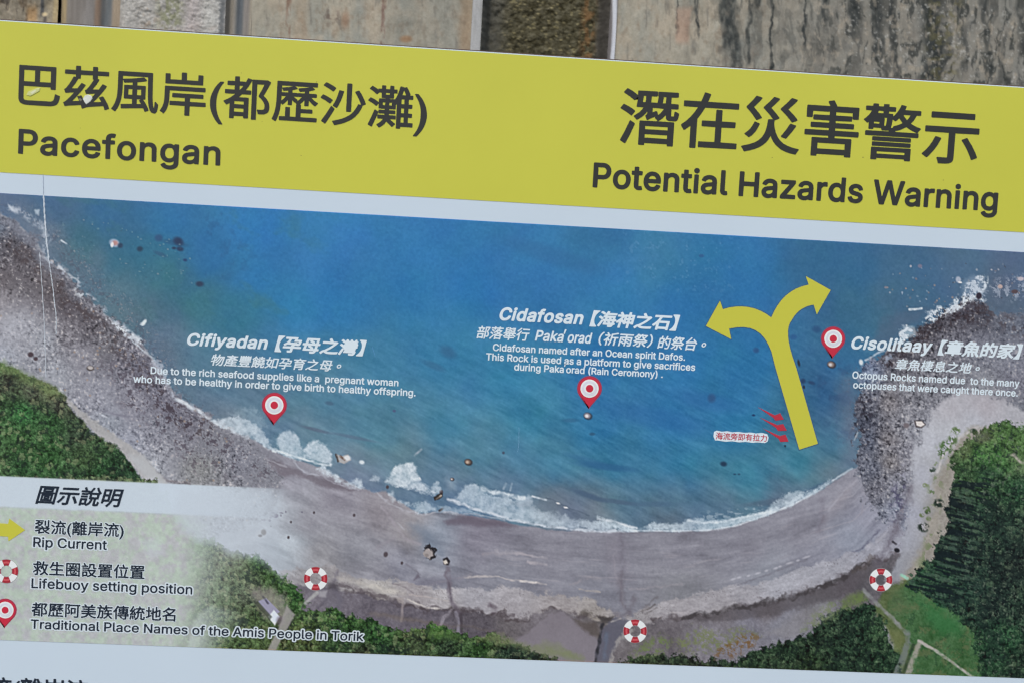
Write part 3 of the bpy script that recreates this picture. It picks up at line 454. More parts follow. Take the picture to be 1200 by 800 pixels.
    # farm track, shed and yard left of the lowest pin line
    over(area([(296, 690), (320, 686), (332, 696), (338, 712), (334, 730), (312, 722), (300, 706)], 6, 5) * .7, (150, 144, 140)); over(area([(302, 704), (312, 700), (328, 716), (318, 724)], .8), (150, 148, 170)); over(area([(314, 722), (321, 714), (328, 722), (322, 732)], .8), (208, 216, 228)); over(area([(298, 706), (302, 703), (319, 722), (316, 726)], .9) * .7, (64, 70, 60)); over(stroke([(308, 698), (314, 706)], 2.2, .8) * .8, (62, 60, 76)); over(blob(329, 727, 5, 6, 0, .5) * .7, (96, 84, 98))
    over(area([(336, 708), (346, 720), (332, 744), (320, 770), (312, 800), (300, 800), (314, 760), (326, 736)], 1.5, .8) * .85, (152, 148, 148)); over(stroke([(358, 704), (352, 716), (342, 728)], 2, .8) * .7, (52, 62, 50)); over(stroke([(372, 694), (364, 700), (358, 706)], 4, 1.4) * .8, (172, 172, 172)); over(area([(374, 692), (384, 692), (382, 700), (374, 698)], 2, 1) * .6, (180, 178, 184))
    over(area([(1034, 690), (1066, 676), (1110, 690), (1170, 700), (1190, 810), (1040, 810), (1046, 750), (1024, 716)], 3, 3, 9, 36), (88, 102, 68))
    md = area([(1046, 694), (1060, 686), (1080, 690), (1110, 700), (1150, 715), (1170, 740), (1176, 810), (1062, 810), (1066, 748), (1056, 730), (1040, 712)], 4, 4, 9, 37)
    over(md, (64, 98, 62)); C += ((fbm(X, Y, 12, 481, 4) * 14 + fbm(X, Y, 2.6, 491, 3, .7) * 12) * area([(1034, 690), (1066, 676), (1110, 690), (1170, 700), (1190, 810), (1040, 810), (1046, 750), (1024, 716)], 3, 3, 9, 36))[..., None]
    over(md * sm(fbm(X, Y, 9, 493, 5, .7), -.05, .5) * .6, (98, 104, 74)); over(md * sm(fbm(X, Y, 6, 495, 5, .75), .15, .6) * .6, (38, 66, 44))
    # right hand wood with tall ragged trunks of shade
    rw = area([(1330, 480), (1200, 500), (1180, 494), (1158, 496), (1146, 508), (1134, 514), (1124, 524), (1112, 532), (1116, 544), (1118, 560), (1114, 580), (1108, 596), (1112, 612), (1098, 632), (1096, 650), (1080, 660), (1064, 680), (1064, 688), (1082, 694), (1094, 706), (1120, 720), (1140, 742), (1150, 800), (1330, 810)], 1.6, 6, 7, 35)
    wood(rw, [(1150, 510, 84, 100, 66), (1180, 505, 76, 108, 62), (1200, 520, 84, 116, 68), (1130, 530, 88, 104, 70), (1150, 530, 70, 116, 62), (1170, 540, 62, 104, 56), (1200, 545, 92, 112, 80), (1130, 550, 56, 84, 54), (1160, 560, 44, 72, 50), (1190, 570, 42, 74, 52), (1120, 590, 34, 50, 44), (1150, 600, 32, 54, 44), (1180, 610, 40, 60, 50), (1200, 620, 44, 62, 52), (1120, 640, 30, 46, 42), (1150, 650, 30, 48, 42), (1190, 660, 40, 52, 46), (1080, 670, 36, 66, 48), (1100, 690, 38, 62, 50), (1140, 690, 34, 58, 48), (1170, 710, 36, 52, 46), (1200, 720, 40, 58, 48), (1180, 750, 44, 78, 54), (1160, 760, 40, 72, 48), (1200, 780, 38, 56, 44), (1270, 640, 40, 60, 50)], 441, 5.0, .8, .12)
    a2 = math.radians(14); su2 = X * math.cos(a2) + Y * math.sin(a2); sv2 = -X * math.sin(a2) + Y * math.cos(a2)
    strk = sm(fbm(su2 / 7.0, sv2, 3.0, 461, 2), -.05, .35) * rw * sm(Y, 540, 570) * (1 - sm(X + .25 * (Y - 600), 1138, 1172)) * (1 - sm(Y, 690, 720)); over(strk * .85, (15, 27, 32))
    strk2 = sm(-fbm(su2 / 7.0, sv2, 3.0, 461, 2), .25, .6) * rw * sm(Y, 560, 580) * (1 - sm(X, 1130, 1165)) * (1 - sm(Y, 690, 720)); over(strk2 * .5, (82, 104, 90))
    big = sm(fbm(X, Y, 22, 471, 3), -.1, .6) * rw * sm(X, 1130, 1160) * sm(Y, 560, 600); over(big * .4, (20, 32, 34)); over(sm(fbm(X, Y, 3.4, 475, 3, .75), .35, .9) * rw * sm(X, 1110, 1150) * .5, (112, 124, 108))
    over(stroke([(1186, 532), (1196, 540), (1215, 544)], 4, 1.6, 1.5) * .8, (186, 178, 170)); over(blob(1150, 512, 10, 6, 0, .5) * .4, (100, 98, 90))
    # meadow, lane and lower wood
    over(area([(1076, 702), (1100, 712), (1124, 728), (1130, 744), (1100, 742), (1084, 724)], 8, 5) * .6, (44, 104, 58)); over(area([(1038, 692), (1056, 690), (1066, 712), (1056, 726), (1040, 716)], 8, 5) * .5, (92, 104, 74)); over(area([(1040, 736), (1054, 738), (1062, 748), (1054, 760), (1042, 752)], 5, 3) * .5, (112, 116, 76)); over(blob(1060, 676, 5, 3, 0, .5) * .7, (166, 158, 140))
    over(stroke([(1056, 673), (1063, 677)], 3, .8), (150, 196, 178))
    low = area([(858, 776), (868, 768), (884, 760), (900, 756), (930, 748), (948, 742), (960, 724), (974, 718), (984, 716), (996, 710), (1010, 704), (1020, 708), (1034, 722), (1042, 736), (1044, 752), (1052, 760), (1054, 772), (1050, 810), (700, 810), (726, 774), (745, 770), (762, 766), (790, 766), (820, 772)], 1.8, 7, 8, 39)
    wood(low, [(760, 770, 52, 66, 46), (790, 772, 42, 56, 42), (820, 775, 48, 58, 44), (850, 770, 36, 50, 40), (880, 765, 34, 52, 38), (920, 760, 34, 52, 38), (960, 745, 38, 56, 42), (980, 725, 42, 62, 48), (1010, 715, 36, 60, 44), (1000, 740, 32, 52, 40), (1030, 740, 48, 72, 50), (950, 775, 42, 60, 40), (1000, 770, 36, 56, 42), (1040, 775, 40, 64, 46), (900, 780, 40, 58, 42), (860, 780, 44, 66, 44)], 501, 4.6, .85, .10)
    pt = sm(fbm(X, Y, 4.5, 701, 5, .75), -.35, .45)
    over(area([(738, 768), (752, 754), (772, 742), (786, 748), (780, 762), (764, 768)], 5, 4, 7, 41) * np.clip(pt * .9, 0, .85), (104, 118, 78)); over(area([(790, 752), (812, 734), (840, 742), (870, 736), (890, 742), (880, 752), (850, 762), (826, 764), (800, 766)], 7, 5, 8, 43) * np.clip(pt * .9, 0, .85), (112, 120, 84)); over(area([(846, 758), (870, 742), (890, 746), (880, 758), (856, 768), (834, 770)], 4, 5, 6, 45) * np.clip(pt * .9, 0, .85), (112, 84, 54))
    over(area([(680, 772), (650, 752), (636, 750), (630, 758), (664, 772)], 5, 4) * .4, (120, 130, 92)); over(area([(936, 740), (960, 712), (984, 702), (1010, 694), (1016, 700), (990, 716), (966, 730)], 5, 4, 7, 47) * np.clip(pt * .9, 0, .85), (104, 120, 80)); over(area([(900, 742), (930, 716), (976, 706), (980, 716), (950, 736), (920, 746)], 6, 4) * .4, (138, 134, 136))
    over(area([(984, 704), (1004, 694), (1014, 696), (1010, 706), (990, 712)], 4, 3) * .6, (96, 116, 66))
    over(stroke([(1012, 690), (1026, 705), (1044, 722), (1063, 742)], 4.2, 1.3, .7) * .9, (136, 138, 140)); over(stroke([(1063, 742), (1064, 752), (1058, 772), (1048, 795)], 7, 1.5, .6) * .85, (112, 120, 118)); over(stroke([(1078, 752), (1068, 778), (1060, 800)], 6, 1.6, .8) * .85, (158, 152, 146)); over(stroke([(1076, 750), (1100, 764), (1125, 782), (1145, 796)], 3, 1) * .9, (176, 172, 168)); over(stroke([(1070, 755), (1058, 790)], 3.4, 1.2) * .7, (44, 58, 44))

    # ---- surf
    ft = fbm(X, Y, 3.4, 601, 3, .65); fl = fbm(X, Y, 9, 611, 4)
    def foam(pts, al=.9, wob=2.0, seed=1, col=(196, 206, 216), soft=1.6):
        m = area(pts, soft + 3.0, wob * 1.2, 9, seed); m = sm(m * 1.35 - .26 + ft * .22 + fl * .26, 0, 1) * sm(m, .03, .5); col = tuple(min(230, c + 10) for c in col); over(m * al * np.clip(.80 + ft * .2 + fl * .22, 0, 1), col)
    foam([(246, 494), (262, 488), (280, 488), (296, 492), (306, 500), (314, 512), (322, 524), (336, 530), (326, 531), (300, 518), (276, 508), (254, 498)], .85, 2.5, 51)
    foam([(262, 486), (290, 476), (306, 484), (312, 502), (300, 500)], .35, 5, 52, (160, 176, 190), 5)
    foam([(322, 520), (328, 506), (340, 503), (350, 510), (354, 524), (358, 532), (352, 540), (330, 532)], .82, 1.8, 53)
    foam([(354, 530), (362, 518), (372, 514), (382, 520), (388, 532), (388, 543), (376, 542), (360, 537)], .88, 1.5, 54)
    over(stroke([(322, 527), (350, 536), (374, 543), (388, 545)], 2.6, 1.2, 1.4) * .9, (214, 222, 230))
    foam([(370, 548), (380, 546), (392, 554), (404, 562), (416, 568), (424, 572), (410, 570), (394, 564), (380, 556)], .9, 1.6, 55); foam([(408, 565), (418, 559), (425, 560), (426, 572), (416, 570)], .85, 1.6, 56); foam([(431, 563), (438, 556), (445, 558), (445, 567)], .75, 1.8, 57)
    over(stroke([(310, 536), (326, 544), (336, 547)], 1.8, 1, 1) * .6, (176, 176, 186)); over(stroke([(344, 541), (360, 556), (378, 556), (395, 566), (420, 574), (428, 570)], 1.8, 1, 1.6) * .7, (178, 180, 192))
    foam([(448, 565), (456, 556), (464, 544), (472, 541), (482, 540), (488, 545), (490, 556), (498, 566), (506, 572), (514, 578), (506, 580), (492, 576), (474, 571), (456, 568)], .95, 1.8, 58, (204, 212, 222))
    foam([(502, 576), (512, 564), (518, 574), (512, 580)], .7, 2.5, 59); foam([(454, 578), (460, 574), (464, 584), (460, 588)], .9, 1, 60); foam([(466, 586), (478, 586), (482, 594), (474, 592)], .85, 1.4, 61)
    foam([(482, 590), (500, 586), (508, 592), (512, 598), (498, 601), (488, 600)], .7, 3, 62); foam([(510, 592), (540, 594), (566, 602), (540, 602), (516, 600)], .5, 2.4, 63)
    over(stroke([(440, 575), (456, 590), (478, 598), (496, 602), (520, 598), (560, 603), (592, 609)], 1.6, .9, 1.4) * .6, (180, 180, 190))
    foam([(526, 584), (536, 580), (544, 568), (552, 565), (562, 568), (572, 578), (590, 584), (612, 584), (620, 578), (628, 592), (636, 598), (662, 600), (670, 608), (690, 610), (712, 610), (740, 620), (700, 621), (650, 618), (610, 611), (584, 606), (560, 598), (540, 590)], .80, 2.2, 64, (186, 198, 210))
    over(stroke([(564, 572), (580, 577), (600, 581), (614, 583)], 5, 1.8, 1.4) * .9, (214, 222, 230)); over(stroke([(524, 584), (560, 597), (600, 608), (650, 618), (700, 621.5), (745, 622)], 3, 1.4, 1.2) * .85, (208, 214, 224)); over(stroke([(590, 572), (593, 566)], 2, 1) * .6, (190, 200, 212)); over(stroke([(598, 574), (600, 566)], 2, 1) * .6, (180, 192, 206))
    over(area([(600, 590), (626, 584), (660, 602), (674, 607), (664, 610), (636, 600)], 4, 3) * .35, (128, 140, 156)); over(stroke([(640, 583), (660, 591), (672, 597), (690, 603)], 1.6, .8, .8) * .65, (80, 94, 112)); over(stroke([(624, 581), (640, 585)], 2, 1), (204, 212, 222)); over(blob(654, 589, 2.4, 1, .3, .5), (206, 214, 222)); over(blob(663, 594, 2.6, 1, .2, .5), (210, 216, 224))
    foam([(700, 606), (716, 608), (730, 612), (742, 618), (752, 618), (758, 614), (770, 611), (782, 612), (790, 614), (800, 612), (806, 608), (820, 606), (836, 608), (860, 606), (888, 600), (910, 592), (928, 584), (954, 572), (974, 560), (972, 566), (950, 580), (920, 596), (888, 608), (860, 616), (830, 621), (790, 621.5), (740, 621.5), (710, 618)], .85, 2.0, 65, (192, 204, 214))
    foam([(892, 600), (900, 590), (916, 582), (932, 578), (950, 572), (930, 588), (906, 600)], .7, 3.5, 66, (186, 198, 208)); over(stroke([(700, 607), (724, 612), (746, 618)], 2.4, 1.2, .8) * .9, (214, 220, 228)); over(stroke([(804, 609), (824, 612), (850, 610), (880, 604), (904, 598)], 2.4, 1.2, 1) * .8, (216, 224, 232)); over(stroke([(740, 621), (790, 621.5), (830, 620.5), (864, 615), (900, 602), (930, 590), (960, 574), (976, 562)], 1.8, 1) * .8, (212, 218, 226)); over(stroke([(976, 562), (990, 554), (999, 548)], 1.8, .9, .6) * .8, (192, 200, 210))
    over(sm(fbm(X / 1.5, Y, 3.2, 621, 3), .1, .6) * area([(790, 612), (830, 600), (900, 590), (930, 578), (900, 596), (850, 608), (800, 612)], 5, 3) * .5, (180, 192, 204))
    # broken white water on the rocky shores
    fr = sm(fbm(X, Y, 4.6, 631, 4), -.05, .45)
    lf = (1 - sm(np.abs(dline([(12, 242), (28, 250), (44, 262), (54, 276), (54, 300), (66, 312), (88, 326), (100, 345), (118, 362), (134, 374), (150, 392), (160, 398), (172, 412), (186, 428), (198, 446), (208, 466), (222, 476), (236, 484)], X + 3 * fbm(X, Y, 9, 641, 3), Y)), 1.5, 6.5)) * (X > -10) * (Y > 236)
    over(lf * fr * .62, (186, 194, 208)); over(area([(84, 334), (104, 342), (108, 352), (96, 350)], 3, 4) * fr * .8, (200, 206, 214)); over(area([(124, 368), (150, 388), (170, 402), (164, 404), (140, 390)], 3, 4) * fr * .9, (206, 212, 220)); over(stroke([(68, 312), (80, 322), (92, 330)], 2, 1, 1) * .7, (206, 212, 220)); over(stroke([(208, 466), (220, 474), (236, 484), (246, 490), (254, 497)], 3.6, 1.6, 1.2) * .9, (208, 214, 222)); over(stroke([(150, 395), (160, 404), (172, 414), (180, 420)], 2.2, 1, 1) * .7, (196, 204, 214))
    over(area([(12, 240), (22, 246), (20, 250), (12, 246)], 2, 2) * .9, (196, 204, 216)); over(area([(40, 246), (47, 246), (46, 252), (42, 250)], 1.5, 1.5) * .8, (180, 194, 208)); over(stroke([(40, 262), (50, 268), (54, 276)], 4, 2, 2) * .7, (186, 196, 210)); over(area([(20, 240), (52, 262), (60, 310), (40, 300), (10, 262)], 8, 5) * .25, (128, 134, 150)); over(stroke([(72, 282), (78, 286)], 2, 1), (190, 200, 212))
    rf = fr * area([(1052, 398), (1054, 386), (1062, 380), (1074, 384), (1078, 390), (1070, 394), (1060, 400)], 2, 3, 6, 71); over(rf * .95, (204, 213, 223)); fr2 = sm(fbm(X, Y, 5, 633, 5, .75), -.35, .25); rf = fr2 * area([(1080, 378), (1090, 364), (1112, 358), (1126, 348), (1132, 334), (1146, 324), (1156, 322), (1158, 336), (1148, 346), (1156, 354), (1142, 352), (1116, 366), (1094, 376)], 2.5, 4, 7, 72); over(rf * .95, (204, 212, 222))
    over(area([(1128, 330), (1140, 324), (1154, 330), (1150, 346), (1132, 350)], 4, 4) * .35, (158, 172, 192)); over(area([(1056, 382), (1072, 384), (1076, 392), (1062, 398)], 2, 2) * .55, (202, 212, 222)); over(stroke([(1066, 363), (1080, 362)], 2.6, 1, .8) * .9, (206, 214, 222)); over(stroke([(1014, 422), (1024, 416), (1036, 410)], 2.0, 1, 1) * .75, (190, 200, 212)); over(blob(1009, 424, 2.4, 3.4, -.2, .5), (196, 206, 214))
    over(sm(fbm(X, Y, 5, 635, 5, .75), .0, .4) * area([(1150, 345), (1165, 330), (1200, 322), (1330, 330), (1330, 350), (1200, 350), (1170, 352)], 5, 5) * .6, (168, 176, 192)); over(fr * area([(1012, 440), (1020, 426), (1040, 410), (1052, 412), (1040, 424), (1026, 438), (1018, 448)], 4, 5, 7, 73) * .6, (164, 178, 200)); over(blob(1123, 328, 3, 3.8, -.3, .35), (160, 170, 188)); over(blob(1125, 331, 2.2, 1, .2, .4), (226, 230, 236)); over(blob(1196, 327, 3.6, 2.4, 0, .35), (176, 170, 180)); over(blob(1172, 336, 2.8, 2.4, 0, .3), (176, 158, 156)); over(blob(1189, 342, 4, 2.4, 0, .3), (84, 72, 78)); over(blob(1078, 312, 2.6, 2.2, 0, .4) * .7, (130, 120, 140)); over(blob(1038, 337, 1.8, 1.4, 0, .4) * .7, (140, 132, 140)); over(blob(1147, 347, 3.4, 4, 0, .3), (50, 44, 58)); over(stroke([(1001, 515), (1005, 506)], 1.6, .8) * .8, (186, 196, 204))
    # crisper small detail on land and surf
    def blur(a, r):
        for ax in (0, 1): a = sum(np.roll(a, k, ax) for k in range(-r, r + 1)) / (2 * r + 1)
        return a
    C = C + (C - blur(C, 2)) * .55
    # jitter of the offset print
    C += (fbm(X, Y, 2.0, 651, 2) * 2.6)[..., None]

    # ---- key: a milky panel printed over the lower left corner
    milk = sm(V, 185.4, 186.6) * (1 - sm(X + .42 * (Y - 560) + 14 * fbm(X, Y, 40, 661, 4), 268, 365))
    top = (1 - sm(V - .6 * fbm(X, Y, 20, 665, 3), 220, 223.5)) * (1 - sm(X, 205, 300) * .4)
    fade_green = np.clip(.80 - .16 * sm(fbm(X, Y, 7, 671, 3), -.3, .8), 0, 1)
    lowpale = area([(232, 720), (248, 708), (270, 714), (290, 722), (312, 740), (330, 800), (200, 800), (222, 745)], 4, 3)
    al = milk * np.where(top > .5, .955, .80) 
    al = milk * (.80 + .15 * top)
    base_key = np.array((204, 212, 220), dtype=np.float32)
    # under the milk the wood shows as dull sage and mauve mottling
    sn = sm(fbm(X, Y, 8, 681, 5, .7), -.5, .6)[..., None]; sage = np.array((150, 145, 148), dtype=np.float32) * sn + np.array((152, 172, 142), dtype=np.float32) * (1 - sn) + (fbm(X, Y, 4, 683, 4, .7) * 22)[..., None]
    km = milk * (1 - sm(X, 205, 262)) * (1 - top)
    C = C * (1 - km[..., None]) + sage * km[..., None]
    C = C * (1 - (al * .62)[..., None]) + base_key * (al * .62)[..., None]
    over(top * milk * .93, (196, 208, 221))
    bl = area([(204, 600), (214, 620), (232, 634), (252, 634), (270, 650), (300, 652), (330, 676), (356, 684), (366, 668), (330, 640), (330, 575), (210, 575)], 7, 4); over(bl * .62 * (1 - sm(X, 300, 372)), (190, 200, 212))
    over(lowpale * .7 * milk, (194, 204, 204)); over(area([(166, 632), (186, 630), (192, 650), (174, 652)], 5, 3) * .3, (196, 206, 216))
    over(area([(318, 744), (300, 800), (356, 800), (360, 744)], 9, 3) * .0, (0, 0, 0))
    return U, V, np.clip(C, 6, 250), nc, nr

# every lettering style with the characters it needs; the outlines below follow this order
STYLE_TEXT = {
    'A': "巴茲風岸(都歷沙灘)潛在災害警示",
    'B': "【孕母之灣】海神石章魚的家",
    'E': "圖示說明",
    'C': "物產豐饒如孕育之母。部落舉行（祈雨祭）的台章魚棲息地",
    'D': "裂流(離岸)救生圈設置位都歷阿美族傳統地名",
    'd': "裂流(離岸)救生圈設置位都歷阿美族傳統地名",
    'T': "海流旁即有拉力",
    'P': "Pacefongan",
    'Q': "Potential Hazards Warning",
    'K': "Cifiyadan Cidafosan Cisolitaay",
    'S': "Due to the rich seafood supplies like a pregnant woman who has to be healthy in order to give birth to healthy offspring. Cidafosan Ocean spirit Dafos. This Rock is used as a platform Paka (Rain Ceromony) Octopus H",
    'L': "Rip Current Lifebuoy setting position Traditional Place Names of the Amis People in Torik",
    'l': "Rip Current Lifebuoy setting position Traditional Place Names of the Amis People in Torik",
}
UNITS = 500.0
